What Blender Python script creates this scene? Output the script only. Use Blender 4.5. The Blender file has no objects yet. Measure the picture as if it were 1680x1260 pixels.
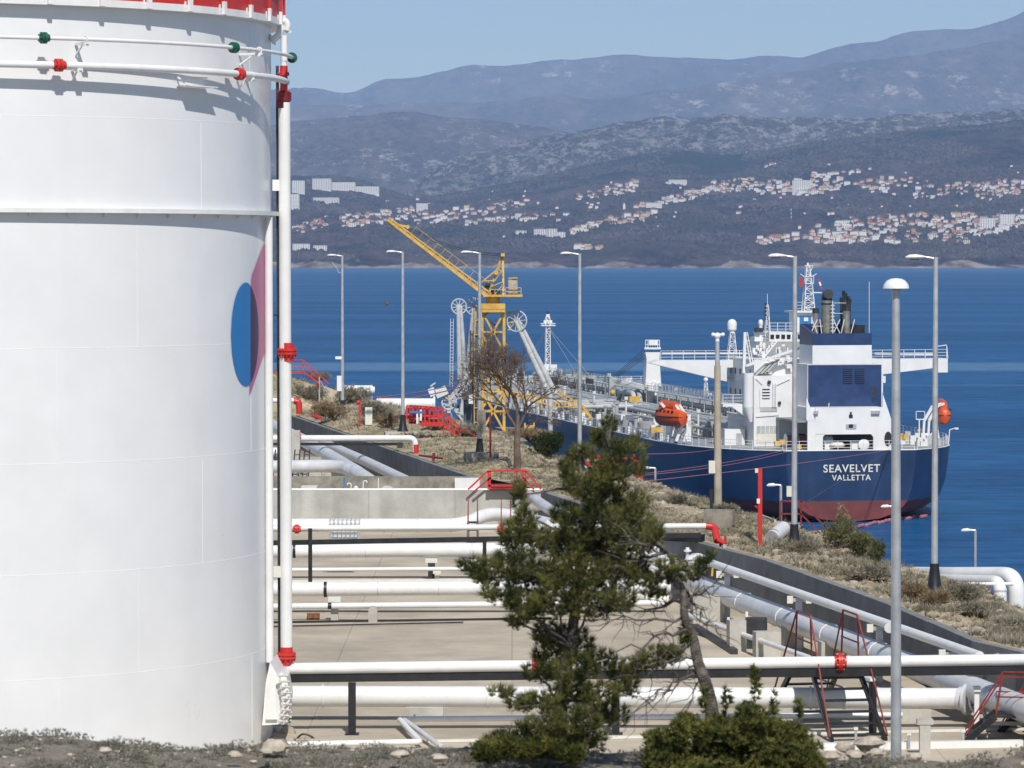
import bpy, math, random
import numpy as np
from mathutils import Vector, Matrix, noise
R_ = random.Random(7)
sc = bpy.context.scene
col = sc.collection
# ------------------------------------------------------------------ camera, light, exposure
F = 6040.0
CAM = Vector((0, 0, 29.0))
PITCH = math.atan(213 / F)
cd = bpy.data.cameras.new('camera'); cam = bpy.data.objects.new('camera', cd); col.objects.link(cam)
cd.sensor_width = 36.0; cd.lens = 36.0 * F / 1680.0
cd.clip_start = 0.5; cd.clip_end = 80000
cam.location = CAM; cam.rotation_euler = (math.pi / 2 - PITCH, 0, 0)
cd.dof.use_dof = True; cd.dof.focus_distance = 260; cd.dof.aperture_fstop = 9.0
sc.camera = cam
SUN = Vector((0.125, -0.684, 0.74)).normalized()
EL = math.asin(SUN.z); AZ = math.atan2(SUN.x, SUN.y)
w = bpy.data.worlds.new("World"); sc.world = w; w.use_nodes = True
nt = w.node_tree; nt.nodes.clear()
sky = nt.nodes.new('ShaderNodeTexSky'); sky.sky_type = 'NISHITA'; sky.sun_disc = False
sky.sun_elevation = EL; sky.sun_rotation = AZ; sky.altitude = 30; sky.air_density = 1.0; sky.dust_density = 0.4; sky.ozone_density = 2.5
bg = nt.nodes.new('ShaderNodeBackground'); bg.inputs[1].default_value = 0.073
wo = nt.nodes.new('ShaderNodeOutputWorld')
nt.links.new(sky.outputs[0], bg.inputs[0]); nt.links.new(bg.outputs[0], wo.inputs[0])
sd = bpy.data.lights.new('sun', 'SUN'); sd.energy = 3.7; sd.angle = math.radians(0.55); sd.color = (1.0, 0.955, 0.89)
so = bpy.data.objects.new('sun', sd); col.objects.link(so); so.rotation_euler = SUN.to_track_quat('Z', 'Y').to_euler(); so.location = (0, -50, 200)
sc.view_settings.view_transform = 'Standard'; sc.view_settings.look = 'None'
sc.view_settings.exposure = 0.16; sc.view_settings.gamma = 1.0; sc.view_settings.use_curve_mapping = False
sc.cycles.volume_bounces = 2; sc.cycles.max_bounces = 7; sc.cycles.transparent_max_bounces = 12
HAZE_DENSITY = 2.9e-5

# ------------------------------------------------------------------ projection helpers (pixel of the 1680 photo -> place)
_f = Vector((0, math.cos(PITCH), -math.sin(PITCH))); _u = Vector((0, math.sin(PITCH), math.cos(PITCH)))
def ray(px, py): return Vector((1, 0, 0)) * ((px - 840) / F) + _u * ((630 - py) / F) + _f
def W(px, py, Y):
    d = ray(px, py); return CAM + d * (Y / d.y)
def WZ(px, py, Z):
    d = ray(px, py); return CAM + d * ((Z - CAM.z) / d.z)
def PX(Y): return Y / F      # metres per pixel at distance Y

# ------------------------------------------------------------------ mesh builder
class MB:
    def __init__(s): s.v = []; s.f = []; s.m = []
    def add(s, vs, fs, mi=0):
        o = len(s.v); s.v += [tuple(p) for p in vs]; s.f += [tuple(i + o for i in f) for f in fs]; s.m += [mi] * len(fs); return s
    def box(s, c, size, rz=0, mi=0, M=None):
        hx, hy, hz = [q / 2 for q in size]; c = Vector(c)
        if M is None: M = Matrix.Rotation(rz, 3, 'Z')
        vs = [c + M @ Vector((x, y, z)) for x in (-hx, hx) for y in (-hy, hy) for z in (-hz, hz)]
        return s.add(vs, [(0, 1, 3, 2), (4, 6, 7, 5), (0, 4, 5, 1), (2, 3, 7, 6), (0, 2, 6, 4), (1, 5, 7, 3)], mi)
    def box2(s, a, b, mi=0):
        a = Vector(a); b = Vector(b); return s.box((a + b) / 2, [abs(q) for q in (b - a)], 0, mi)
    def bar(s, p, q, w=0.1, h=None, mi=0):
        p = Vector(p); q = Vector(q); h = h or w; d = q - p; L = d.length
        if L < 1e-6: return s
        d.normalize(); up = Vector((0, 0, 1)) if abs(d.z) < 0.95 else Vector((0, 1, 0))
        x = d.cross(up).normalized(); z = x.cross(d)
        M = Matrix((x, d, z)).transposed()
        return s.box((p + q) / 2, (w, L, h), 0, mi, M)
    def tube(s, pts, r, n=10, caps=True, mi=0, close=False):
        pts = [Vector(p) for p in pts]; k = len(pts)
        rs = r if isinstance(r, (list, tuple)) else [r] * k
        tans = []
        for i in range(k):
            a = pts[i - 1] if (i > 0 or close) else pts[i]; b = pts[(i + 1) % k] if (i < k - 1 or close) else pts[i]
            t = b - a; tans.append(t.normalized() if t.length > 1e-9 else Vector((0, 0, 1)))
        up = Vector((0, 0, 1)) if abs(tans[0].z) < 0.9 else Vector((1, 0, 0))
        x = tans[0].cross(up).normalized(); vs = []
        for i in range(k):
            t = tans[i]; x = (x - t * x.dot(t))
            if x.length < 1e-6: x = t.cross(Vector((0.3, 1, 0.2)))
            x.normalize(); y = t.cross(x)
            mit = 1.0
            for j in range(n):
                a = 2 * math.pi * j / n
                vs.append(pts[i] + (x * math.cos(a) + y * math.sin(a)) * rs[i] * mit)
        fs = []
        for i in range(k if close else k - 1):
            i2 = (i + 1) % k
            for j in range(n):
                j2 = (j + 1) % n; fs.append((i * n + j, i * n + j2, i2 * n + j2, i2 * n + j))
        if caps and not close:
            fs.append(tuple(range(n - 1, -1, -1))); fs.append(tuple((k - 1) * n + j for j in range(n)))
        return s.add(vs, fs, mi)
    def cyl(s, p, q, r, r2=None, n=16, mi=0): return s.tube([p, q], [r, r if r2 is None else r2], n, True, mi)
    def lathe(s, c, prof, n=20, mi=0, axis=None):
        c = Vector(c); M = Matrix.Identity(3) if axis is None else Vector(axis).to_track_quat('Z', 'Y').to_matrix()
        vs = [c + M @ Vector((r * math.cos(2 * math.pi * j / n), r * math.sin(2 * math.pi * j / n), z)) for r, z in prof for j in range(n)]
        fs = [(i * n + j, i * n + (j + 1) % n, (i + 1) * n + (j + 1) % n, (i + 1) * n + j) for i in range(len(prof) - 1) for j in range(n)]
        fs.append(tuple(range(n - 1, -1, -1))); fs.append(tuple((len(prof) - 1) * n + j for j in range(n)))
        return s.add(vs, fs, mi)
    def ball(s, c, r, n=12, m=8, sc_=(1, 1, 1), mi=0, jit=0, rng=None):
        c = Vector(c); vs = []
        for i in range(m + 1):
            th = math.pi * i / m
            for j in range(n):
                ph = 2 * math.pi * j / n; k = 1 + (rng.uniform(-jit, jit) if rng and 0 < i < m else 0)
                vs.append(c + Vector((r * sc_[0] * math.sin(th) * math.cos(ph) * k, r * sc_[1] * math.sin(th) * math.sin(ph) * k, r * sc_[2] * math.cos(th) * k)))
        fs = [(i * n + j, (i + 1) * n + j, (i + 1) * n + (j + 1) % n, i * n + (j + 1) % n) for i in range(m) for j in range(n)]
        return s.add(vs, fs, mi)
    def prism(s, poly, a, b, mi=0):
        """poly: list of 3D points (one cap); extruded by vector b-a"""
        d = Vector(b) - Vector(a); k = len(poly); vs = [Vector(p) for p in poly] + [Vector(p) + d for p in poly]
        fs = [tuple(range(k)), tuple(range(2 * k - 1, k - 1, -1))] + [(i, (i + 1) % k, k + (i + 1) % k, k + i)[::-1] for i in range(k)]
        return s.add(vs, fs, mi)
    def quad(s, a, b, c, d, mi=0): return s.add([a, b, c, d], [(0, 1, 2, 3)], mi)
    def mesh(s, name, mats, org=(0, 0, 0), smooth=False, auto=None):
        me = bpy.data.meshes.new(name)
        o = Vector(org)
        me.from_pydata([(p[0] - o.x, p[1] - o.y, p[2] - o.z) for p in s.v], [], s.f)
        for m in (mats if isinstance(mats, (list, tuple)) else [mats]): me.materials.append(m)
        me.polygons.foreach_set('material_index', s.m)
        import bmesh
        bm = bmesh.new(); bm.from_mesh(me); bmesh.ops.recalc_face_normals(bm, faces=bm.faces)
        bm.to_mesh(me); bm.free()
        if smooth:
            me.polygons.foreach_set('use_smooth', [True] * len(me.polygons))
            try: me.set_sharp_from_angle(angle=math.radians(38))
            except Exception: pass
        me.update(); return me

def tag(o, label=None, cat=None, group=None, kind=None):
    if label: o['label'] = label
    if cat: o['category'] = cat
    if group: o['group'] = group
    if kind: o['kind'] = kind
    return o
def thing(name, label, cat, loc=(0, 0, 0), rz=0, group=None):
    o = bpy.data.objects.new(name, None); col.objects.link(o); o.location = loc; o.rotation_euler = (0, 0, rz)
    o.empty_display_size = 0.3
    return tag(o, label, cat, group)
def rootloc(o):
    while o.parent: o = o.parent
    return o.location
def part(mb, name, mat, parent=None, world=False, smooth=True, label=None, kind=None):
    """one mesh object; world=True: vertices are given in world space and the root is unrotated"""
    org = rootloc(parent) if (world and parent) else (0, 0, 0)
    me = mb.mesh(name, mat, org, smooth)
    o = bpy.data.objects.new(name, me); col.objects.link(o)
    if parent: o.parent = parent
    if label: o['label'] = label
    if kind: o['kind'] = kind
    return o
def single(mb, name, mat, label, cat, org, group=None, smooth=True, rz=0):
    me = mb.mesh(name, mat, org, smooth); o = bpy.data.objects.new(name, me); col.objects.link(o); o.location = org
    return tag(o, label, cat, group)
def inst(src_me, name, parent, loc=(0, 0, 0), rot=(0, 0, 0), scale=(1, 1, 1), mat=None):
    o = bpy.data.objects.new(name, src_me); col.objects.link(o); o.parent = parent; o.location = loc; o.rotation_euler = rot; o.scale = scale
    return o
KIDS = {}
def copy_tree(o, parent=None):
    c = o.copy(); col.objects.link(c)
    if parent: c.parent = parent
    for ch in [k for k in bpy.data.objects if k.parent == o]: copy_tree(ch, c)
    return c
def fillet(pts, r, n=5):
    pts = [Vector(p) for p in pts]; out = [pts[0]]
    for i in range(1, len(pts) - 1):
        a, b, c = pts[i - 1], pts[i], pts[i + 1]; u = a - b; v = c - b
        k = min(r, u.length * 0.45, v.length * 0.45); p = b + u.normalized() * k; q = b + v.normalized() * k
        for j in range(n + 1):
            t = j / n; out.append(p * (1 - t) ** 2 + b * 2 * t * (1 - t) + q * t * t)
    out.append(pts[-1]); return out

# ------------------------------------------------------------------ materials
def newmat(name):
    m = bpy.data.materials.new(name); m.use_nodes = True; nt = m.node_tree; nt.nodes.clear()
    out = nt.nodes.new('ShaderNodeOutputMaterial'); bs = nt.nodes.new('ShaderNodeBsdfPrincipled'); nt.links.new(bs.outputs[0], out.inputs[0])
    return m, nt, bs
def N(nt, t, **k):
    n = nt.nodes.new(t)
    for a, b in k.items(): setattr(n, a, b)
    return n
def ramp(nt, stops):
    r = N(nt, 'ShaderNodeValToRGB'); e = r.color_ramp.elements
    while len(e) < len(stops): e.new(0.5)
    for i, (p, c) in enumerate(stops): e[i].position = p; e[i].color = (*c, 1) if len(c) == 3 else c
    return r
def mat(name, c, rough=0.5, metal=0.0, var=0.12, scale=3.0, bump=0.0, c2=None, spec=0.5, streak=0.0, streakc=(0.25, 0.2, 0.15), rand=0.0, bscale=None, space='Object', thr=(0.35, 0.65)):
    m, nt, bs = newmat(name); L = nt.links
    tc = N(nt, 'ShaderNodeTexCoord'); src = tc.outputs[space] if space != 'World' else N(nt, 'ShaderNodeNewGeometry').outputs['Position']
    n1 = N(nt, 'ShaderNodeTexNoise'); n1.inputs['Scale'].default_value = scale; n1.inputs['Detail'].default_value = 7; n1.inputs['Roughness'].default_value = 0.62
    L.new(src, n1.inputs['Vector'])
    c2 = c2 or tuple(max(0, x * (1 - var * 1.6)) for x in c)
    rp = ramp(nt, [(thr[0], c2), (thr[1], c)]); L.new(n1.outputs['Fac'], rp.inputs[0])
    colr = rp.outputs[0]
    if streak > 0:
        mp = N(nt, 'ShaderNodeMapping'); mp.inputs['Scale'].default_value = (scale * 2.2, scale * 2.2, scale * 0.16); L.new(src, mp.inputs[0])
        n2 = N(nt, 'ShaderNodeTexNoise'); n2.inputs['Scale'].default_value = 1.0; n2.inputs['Detail'].default_value = 5; L.new(mp.outputs[0], n2.inputs['Vector'])
        r2 = ramp(nt, [(0.52, (0, 0, 0)), (0.75, (1, 1, 1))]); L.new(n2.outputs['Fac'], r2.inputs[0])
        mu = N(nt, 'ShaderNodeMath', operation='MULTIPLY'); mu.inputs[1].default_value = streak; L.new(r2.outputs[0], mu.inputs[0])
        mx = N(nt, 'ShaderNodeMix', data_type='RGBA'); L.new(mu.outputs[0], mx.inputs['Factor']); L.new(colr, mx.inputs['A']); mx.inputs['B'].default_value = (*streakc, 1); colr = mx.outputs['Result']
    if rand > 0:
        oi = N(nt, 'ShaderNodeObjectInfo'); mr = N(nt, 'ShaderNodeMapRange'); mr.inputs['To Min'].default_value = 1 - rand; mr.inputs['To Max'].default_value = 1 + rand * 0.6
        L.new(oi.outputs['Random'], mr.inputs['Value']); hs = N(nt, 'ShaderNodeHueSaturation'); L.new(mr.outputs[0], hs.inputs['Value']); L.new(colr, hs.inputs['Color']); colr = hs.outputs[0]
    L.new(colr, bs.inputs['Base Color'])
    mr = N(nt, 'ShaderNodeMapRange'); mr.inputs['To Min'].default_value = max(0.02, rough - 0.08); mr.inputs['To Max'].default_value = min(1, rough + 0.1)
    L.new(n1.outputs['Fac'], mr.inputs['Value']); L.new(mr.outputs[0], bs.inputs['Roughness'])
    bs.inputs['Metallic'].default_value = metal; bs.inputs['Specular IOR Level'].default_value = spec
    if bump > 0:
        nb = N(nt, 'ShaderNodeTexNoise'); nb.inputs['Scale'].default_value = bscale or scale * 5; nb.inputs['Detail'].default_value = 6; L.new(src, nb.inputs['Vector'])
        b = N(nt, 'ShaderNodeBump'); b.inputs['Strength'].default_value = bump; b.inputs['Distance'].default_value = 0.05; L.new(nb.outputs['Fac'], b.inputs['Height']); L.new(b.outputs[0], bs.inputs['Normal'])
    return m
M = {}
M['tank'] = mat('tank_white_paint', (0.80, 0.805, 0.81), 0.30, var=0.035, scale=0.5, spec=0.5, space='World', streak=0.10, streakc=(0.62, 0.60, 0.56), bump=0.04, bscale=0.8)
M['white'] = mat('white_pipe_paint', (0.82, 0.82, 0.805), 0.4, var=0.06, scale=1.3, streak=0.2, streakc=(0.5, 0.47, 0.42), space='World')
M['cream'] = mat('cream_cladding', (0.74, 0.72, 0.64), 0.5, var=0.08, scale=2.0)
M['pipe_grey'] = mat('weathered_pipe_cladding', (0.71, 0.72, 0.735), 0.38, 0.08, var=0.12, scale=1.2, space='World')
M['red'] = mat('red_paint', (0.60, 0.035, 0.028), 0.42, var=0.1, scale=4)
M['dullred'] = mat('weathered_red_paint', (0.27, 0.03, 0.025), 0.5, var=0.3, scale=5)
M['darkred'] = mat('dark_red_paint', (0.22, 0.012, 0.015), 0.4, var=0.2, scale=4)
M['green'] = mat('green_flange_paint', (0.01, 0.13, 0.075), 0.4, var=0.25, scale=6)
M['black'] = mat('black_steel', (0.022, 0.022, 0.025), 0.45, var=0.3, scale=3)
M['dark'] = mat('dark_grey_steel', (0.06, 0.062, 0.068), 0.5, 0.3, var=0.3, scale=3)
M['galv'] = mat('galvanised_steel', (0.60, 0.61, 0.62), 0.38, 0.45, var=0.15, scale=2.5, streak=0.15, streakc=(0.3, 0.3, 0.3))
M['lampwhite'] = mat('lamp_housing', (0.82, 0.83, 0.84), 0.35, var=0.05, scale=5)
M['floor'] = mat('basin_concrete', (0.56, 0.485, 0.375), 0.85, var=0.2, scale=0.3, bump=0.25, bscale=6, streak=0.4, streakc=(0.33, 0.29, 0.23), c2=(0.40, 0.345, 0.265), rand=0.05, space='World', spec=0.25)
M['concrete'] = mat('wall_concrete', (0.50, 0.49, 0.45), 0.85, var=0.2, scale=0.5, bump=0.25, bscale=9, streak=0.5, streakc=(0.62, 0.61, 0.57), rand=0.02, space='World', spec=0.25)
M['concrete_old'] = mat('old_stained_concrete', (0.36, 0.33, 0.28), 0.9, var=0.3, scale=1.4, bump=0.4, bscale=12, streak=0.5, streakc=(0.17, 0.14, 0.11), space='World', spec=0.2)
M['concrete_side'] = mat('side_wall_concrete', (0.27, 0.27, 0.27), 0.88, var=0.18, scale=0.7, bump=0.25, bscale=9, streak=0.4, streakc=(0.17, 0.17, 0.17), rand=0.06, space='World', spec=0.2)
M['pale_concrete'] = mat('pale_concrete', (0.52, 0.50, 0.45), 0.85, var=0.15, scale=1.5, bump=0.2, space='World', spec=0.2)
M['yellow'] = mat('yellow_crane_paint', (0.74, 0.47, 0.085), 0.5, var=0.3, scale=1.2, c2=(0.55, 0.31, 0.05))
M['navy'] = mat('navy_hull_paint', (0.016, 0.045, 0.125), 0.33, var=0.25, scale=0.25, streak=0.3, streakc=(0.055, 0.085, 0.15), bump=0.15, bscale=0.5)
M['fblue'] = mat('blue_funnel_paint', (0.022, 0.052, 0.150), 0.4, var=0.2, scale=0.6)
M['boot'] = mat('antifouling_red', (0.20, 0.045, 0.045), 0.6, var=0.3, scale=0.4, streak=0.3, streakc=(0.12, 0.05, 0.05))
M['shipwhite'] = mat('ship_white_paint', (0.78, 0.78, 0.77), 0.42, var=0.06, scale=0.5, streak=0.12, streakc=(0.55, 0.45, 0.35))
M['deck'] = mat('ship_deck_grey', (0.34, 0.35, 0.35), 0.6, var=0.25, scale=0.3)
M['shipgrey'] = mat('ship_pipe_grey', (0.50, 0.52, 0.52), 0.45, var=0.2, scale=0.6)
M['exhaust'] = mat('exhaust_steel', (0.42, 0.40, 0.34), 0.4, 0.5, var=0.3, scale=1.0, streak=0.4, streakc=(0.12, 0.1, 0.08))
M['orange'] = mat('orange_lifeboat', (0.72, 0.10, 0.015), 0.4, var=0.15, scale=1.0)
M['glass'] = mat('dark_window', (0.03, 0.035, 0.045), 0.15, var=0.2, scale=2)
M['wood'] = mat('weathered_pole', (0.50, 0.43, 0.33), 0.8, var=0.2, scale=1.5, streak=0.3, streakc=(0.25, 0.2, 0.15), bump=0.2)
M['rope'] = mat('mooring_rope', (0.42, 0.16, 0.20), 0.9, var=0.1, scale=3)
M['rust'] = mat('rusty_steel', (0.30, 0.12, 0.05), 0.8, var=0.4, scale=5)
M['armgrey'] = mat('loading_arm_paint', (0.56, 0.57, 0.56), 0.5, var=0.15, scale=1.0)
M['dkgrey'] = mat('jetty_dark_steel', (0.10, 0.12, 0.14), 0.6, var=0.2, scale=1.0)
M['logoblue'] = mat('logo_blue', (0.03, 0.20, 0.50), 0.4, var=0.05, scale=1)
M['logodark'] = mat('logo_plum', (0.065, 0.03, 0.075), 0.4, var=0.05, scale=1)
M['logopink'] = mat('logo_pink', (0.52, 0.17, 0.30), 0.4, var=0.05, scale=1)
M['rock'] = mat('limestone', (0.54, 0.48, 0.40), 0.9, var=0.25, scale=9, bump=0.5, bscale=14, c2=(0.36, 0.31, 0.25), rand=0.1, spec=0.15)
M['bark'] = mat('grey_bark', (0.21, 0.185, 0.165), 0.9, var=0.4, scale=20, bump=0.7, bscale=60, spec=0.1)
M['barkb'] = mat('brown_twig_bark', (0.20, 0.15, 0.12), 0.9, var=0.3, scale=2, spec=0.1)
def leafmat(name, a, b, scale):
    m, nt, bs = newmat(name); L = nt.links; g = N(nt, 'ShaderNodeNewGeometry')
    n = N(nt, 'ShaderNodeTexNoise'); n.inputs['Scale'].default_value = scale; n.inputs['Detail'].default_value = 3; L.new(g.outputs['Position'], n.inputs['Vector'])
    r1 = ramp(nt, [(0.36, a), (0.64, b)]); L.new(n.outputs['Fac'], r1.inputs[0])
    hs = N(nt, 'ShaderNodeHueSaturation'); mr = N(nt, 'ShaderNodeMapRange'); mr.inputs['To Min'].default_value = 0.6; mr.inputs['To Max'].default_value = 1.45
    L.new(g.outputs['Random Per Island'], mr.inputs['Value']); L.new(mr.outputs[0], hs.inputs['Value']); L.new(r1.outputs[0], hs.inputs['Color']); L.new(hs.outputs[0], bs.inputs['Base Color'])
    bs.inputs['Roughness'].default_value = 0.6; bs.inputs['Specular IOR Level'].default_value = 0.3
    tr = N(nt, 'ShaderNodeBsdfTranslucent'); L.new(hs.outputs[0], tr.inputs[0]); mx = N(nt, 'ShaderNodeMixShader'); mx.inputs[0].default_value = 0.3
    out = [x for x in nt.nodes if x.type == 'OUTPUT_MATERIAL'][0]; L.new(bs.outputs[0], mx.inputs[1]); L.new(tr.outputs[0], mx.inputs[2]); L.new(mx.outputs[0], out.inputs[0])
    return m
M['pine'] = leafmat('pine_needles', (0.050, 0.068, 0.020), (0.215, 0.210, 0.062), 4.5)
M['pine2'] = leafmat('bush_leaves', (0.065, 0.082, 0.02), (0.22, 0.215, 0.06), 4.5)
M['shrub'] = leafmat('shrub_leaves', (0.03, 0.055, 0.015), (0.09, 0.11, 0.035), 0.6)
M['dryshrub'] = leafmat('grey_scrub', (0.19, 0.17, 0.125), (0.40, 0.365, 0.28), 0.8)
M['drybrown'] = leafmat('brown_scrub', (0.20, 0.14, 0.085), (0.40, 0.30, 0.18), 0.8)
M['scrub'] = leafmat('foreground_scrub', (0.20, 0.19, 0.155), (0.38, 0.36, 0.29), 5)
M['straw'] = leafmat('straw_grass', (0.26, 0.21, 0.12), (0.50, 0.42, 0.26), 0.9)
M['olive'] = leafmat('olive_shrub_leaves', (0.09, 0.10, 0.04), (0.22, 0.22, 0.10), 0.8)
# ------------------------------------------------------------------ terrain: far hills, sea, strip, foreground
def interp(pts, x):
    if x <= pts[0][0]: return pts[0][1]
    for (a, b), (c, d) in zip(pts, pts[1:]):
        if x <= c:
            t = (x - a) / (c - a); return b + (d - b) * t
    return pts[-1][1]
def sm(pts, x, w=14): return sum(interp(pts, x + k * w) for k in (-1.5, -0.5, 0.5, 1.5)) / 4
def fbm(x, y, z=0, o=5): return noise.fractal(Vector((x, y, z)), 0.9, 2.1, o, noise_basis='PERLIN_ORIGINAL')
def hill_mat(name, base, patch, pale, patch_scale, pale_thr, green=None, coast=False, rough_bump=1.0):
    m, nt, bs = newmat(name); L = nt.links; g = N(nt, 'ShaderNodeNewGeometry')
    def nz(s, det=8, ro=0.6, stretch=None):
        n = N(nt, 'ShaderNodeTexNoise'); n.inputs['Scale'].default_value = s; n.inputs['Detail'].default_value = det; n.inputs['Roughness'].default_value = ro
        if stretch is None: stretch = (1, 0.2, 1.6)
        if stretch:
            mp = N(nt, 'ShaderNodeMapping'); mp.inputs['Scale'].default_value = stretch; L.new(g.outputs['Position'], mp.inputs[0]); L.new(mp.outputs[0], n.inputs['Vector'])
        else: L.new(g.outputs['Position'], n.inputs['Vector'])
        return n
    a = nz(patch_scale, 9, 0.62); r1 = ramp(nt, [(0.42, base), (0.58, patch)]); a2 = nz(patch_scale * 7, 9, 0.7); am = N(nt, 'ShaderNodeMix', data_type='FLOAT'); am.inputs['Factor'].default_value = 0.5; L.new(a.outputs['Fac'], am.inputs['A']); L.new(a2.outputs['Fac'], am.inputs['B']); L.new(am.outputs['Result'], r1.inputs[0]); c = r1.outputs[0]
    b = nz(patch_scale * 4.5, 12, 0.8); r2 = ramp(nt, [(pale_thr, (0, 0, 0)), (pale_thr + 0.09, (1, 1, 1))]); L.new(b.outputs['Fac'], r2.inputs[0])
    at = N(nt, 'ShaderNodeAttribute'); at.attribute_name = 'rocky'; mu = N(nt, 'ShaderNodeMath', operation='MULTIPLY'); L.new(r2.outputs[0], mu.inputs[0]); L.new(at.outputs['Fac'], mu.inputs[1])
    mx = N(nt, 'ShaderNodeMix', data_type='RGBA'); L.new(mu.outputs[0], mx.inputs['Factor']); L.new(c, mx.inputs['A']); mx.inputs['B'].default_value = (*pale, 1); c = mx.outputs['Result']
    if green:
        at2 = N(nt, 'ShaderNodeAttribute'); at2.attribute_name = 'forest'; mx = N(nt, 'ShaderNodeMix', data_type='RGBA'); L.new(at2.outputs['Fac'], mx.inputs['Factor']); L.new(c, mx.inputs['A']); mx.inputs['B'].default_value = (*green, 1); c = mx.outputs['Result']
    if coast:
        at3 = N(nt, 'ShaderNodeAttribute'); at3.attribute_name = 'shore'; k = nz(0.02, 6); r3 = ramp(nt, [(0.35, (0.20, 0.13, 0.10)), (0.6, (0.66, 0.56, 0.46))]); L.new(k.outputs['Fac'], r3.inputs[0])
        mx = N(nt, 'ShaderNodeMix', data_type='RGBA'); L.new(at3.outputs['Fac'], mx.inputs['Factor']); L.new(c, mx.inputs['A']); L.new(r3.outputs[0], mx.inputs['B']); c = mx.outputs['Result']
    L.new(c, bs.inputs['Base Color']); bs.inputs['Roughness'].default_value = 0.95; bs.inputs['Specular IOR Level'].default_value = 0.05
    bn = nz(patch_scale * 9, 8, 0.7); bu = N(nt, 'ShaderNodeBump'); bu.inputs['Strength'].default_value = 1.0; bu.inputs['Distance'].default_value = rough_bump; L.new(bn.outputs['Fac'], bu.inputs['Height']); L.new(bu.outputs[0], bs.inputs['Normal'])
    return m
class Hill:
    def __init__(s, ridge, Y0, Y1, base_py, amp, nscale, seed, power=1.0, rg=.6):
        s.rg = rg
        s.ridge, s.Y0, s.Y1, s.base, s.amp, s.ns, s.seed, s.pw = ridge, Y0, Y1, base_py, amp, nscale, seed, power
    def h(s, X, Y):
        px = 840 + F * X / Y; t = (Y - s.Y0) / (s.Y1 - s.Y0)
        zr = W(px, sm(s.ridge, px), s.Y1).z; zb = s.base
        if t <= 0: return zb + t * 60
        if t <= 1:
            k = t ** s.pw; z = zb + (zr - zb) * k
        else: z = zr - (t - 1) * (zr - zb) * 0.8
        e = min(1, t * 8) * (1 if t < 1 else 1) * (0.25 + 0.75 * min(1, abs(1 - t) * 5))
        q = noise.ridged_multi_fractal(Vector((X * s.ns * 3.2, Y * s.ns * 1.1, s.seed)), 0.9, 2.2, 5, 1.0, 2.0) - 1.0
        return z + s.amp * e * (fbm(X * s.ns, Y * s.ns * .5, s.seed) + s.rg * q)
    def build(s, name, m, nx, ny, px0=380, px1=1760, attr=None, t1=1.25):
        vs = []; rk = []; fo = []; sh = []
        for j in range(ny + 1):
            Y = s.Y0 - 60 + (s.Y0 * 0 + (s.Y1 - s.Y0) * t1 + 60) * j / ny
            for i in range(nx + 1):
                px = px0 + (px1 - px0) * i / nx; X = (px - 840) / F * Y; z = s.h(X, Y); vs.append((X, Y, z))
                a = attr(px, 630 - F * math.tan(math.atan((z - 29) / Y) + PITCH), X, Y, z) if attr else (0, 0, 0)
                rk.append(a[0]); fo.append(a[1]); sh.append(a[2])
        fs = [(j * (nx + 1) + i, j * (nx + 1) + i + 1, (j + 1) * (nx + 1) + i + 1, (j + 1) * (nx + 1) + i) for j in range(ny) for i in range(nx)]
        me = bpy.data.meshes.new(name); me.from_pydata(vs, [], fs); me.materials.append(m)
        for nm, dat in (('rocky', rk), ('forest', fo), ('shore', sh)):
            at = me.attributes.new(nm, 'FLOAT', 'POINT'); at.data.foreach_set('value', dat)
        me.polygons.foreach_set('use_smooth', [True] * len(me.polygons)); me.update()
        o = bpy.data.objects.new(name, me); col.objects.link(o); o['kind'] = 'structure'; return o
clamp = lambda x: max(0.0, min(1.0, x))
# near slope with the villages
near = Hill([(380, 288), (560, 289), (610, 300), (650, 318), (700, 326), (820, 303), (900, 288), (1000, 266), (1050, 254), (1110, 247), (1180, 258), (1240, 252), (1350, 233), (1500, 214), (1600, 205), (1760, 188)], 7650, 12000, 0.5, 26, 1 / 900, 3.3, 1.0)
def near_attr(px, py, X, Y, z):
    ry = sm(near.ridge, px); d = py - ry; n = fbm(X / 500, Y / 500, 9)
    forest = clamp((34 - d + n * 34) / 16) if px > 780 else clamp((16 - d + n * 20) / 14) * 0.8
    low = clamp(n * 2.2 - 0.35) * 0.45
    shore = clamp(((8 + 12 * fbm(X / 90, 3.1, 5)) - z) / 3) if z > -5 else 1
    road = 0
    return (clamp(fbm(X / 900, Y / 900, 21) * 2.4) * 0.55, max(forest, low), shore)
m_near = hill_mat('bare_woodland_slope', (0.034, 0.024, 0.027), (0.175, 0.120, 0.105), (0.42, 0.36, 0.30), 0.0042, 0.55, green=(0.026, 0.042, 0.032), coast=True, rough_bump=45)
near.build('hillside', m_near, 520, 300, attr=near_attr)
# rocky ridge right
rocky = Hill([(380, 345), (600, 340), (640, 328), (700, 285), (740, 258), (800, 246), (860, 232), (900, 222), (980, 206), (1050, 196), (1100, 192), (1180, 188), (1250, 193), (1350, 196), (1440, 192), (1500, 186), (1560, 188), (1620, 182), (1760, 176)], 11200, 14500, 20, 60, 1 / 1000, 7.7, 0.8, .9)
def rocky_attr(px, py, X, Y, z):
    return (clamp(0.95 + 0.5 * fbm(X / 700, Y / 700, 2)), clamp(fbm(X / 800, Y / 800, 4) * 1.5 - 0.5) * 0.5, 0)
m_rock = hill_mat('rocky_limestone_ridge', (0.070, 0.060, 0.060), (0.22, 0.17, 0.135), (0.62, 0.58, 0.53), 0.0050, 0.49, green=(0.04, 0.05, 0.045), rough_bump=90)
rocky.build('rocky_hill', m_rock, 420, 180, attr=rocky_attr)
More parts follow.
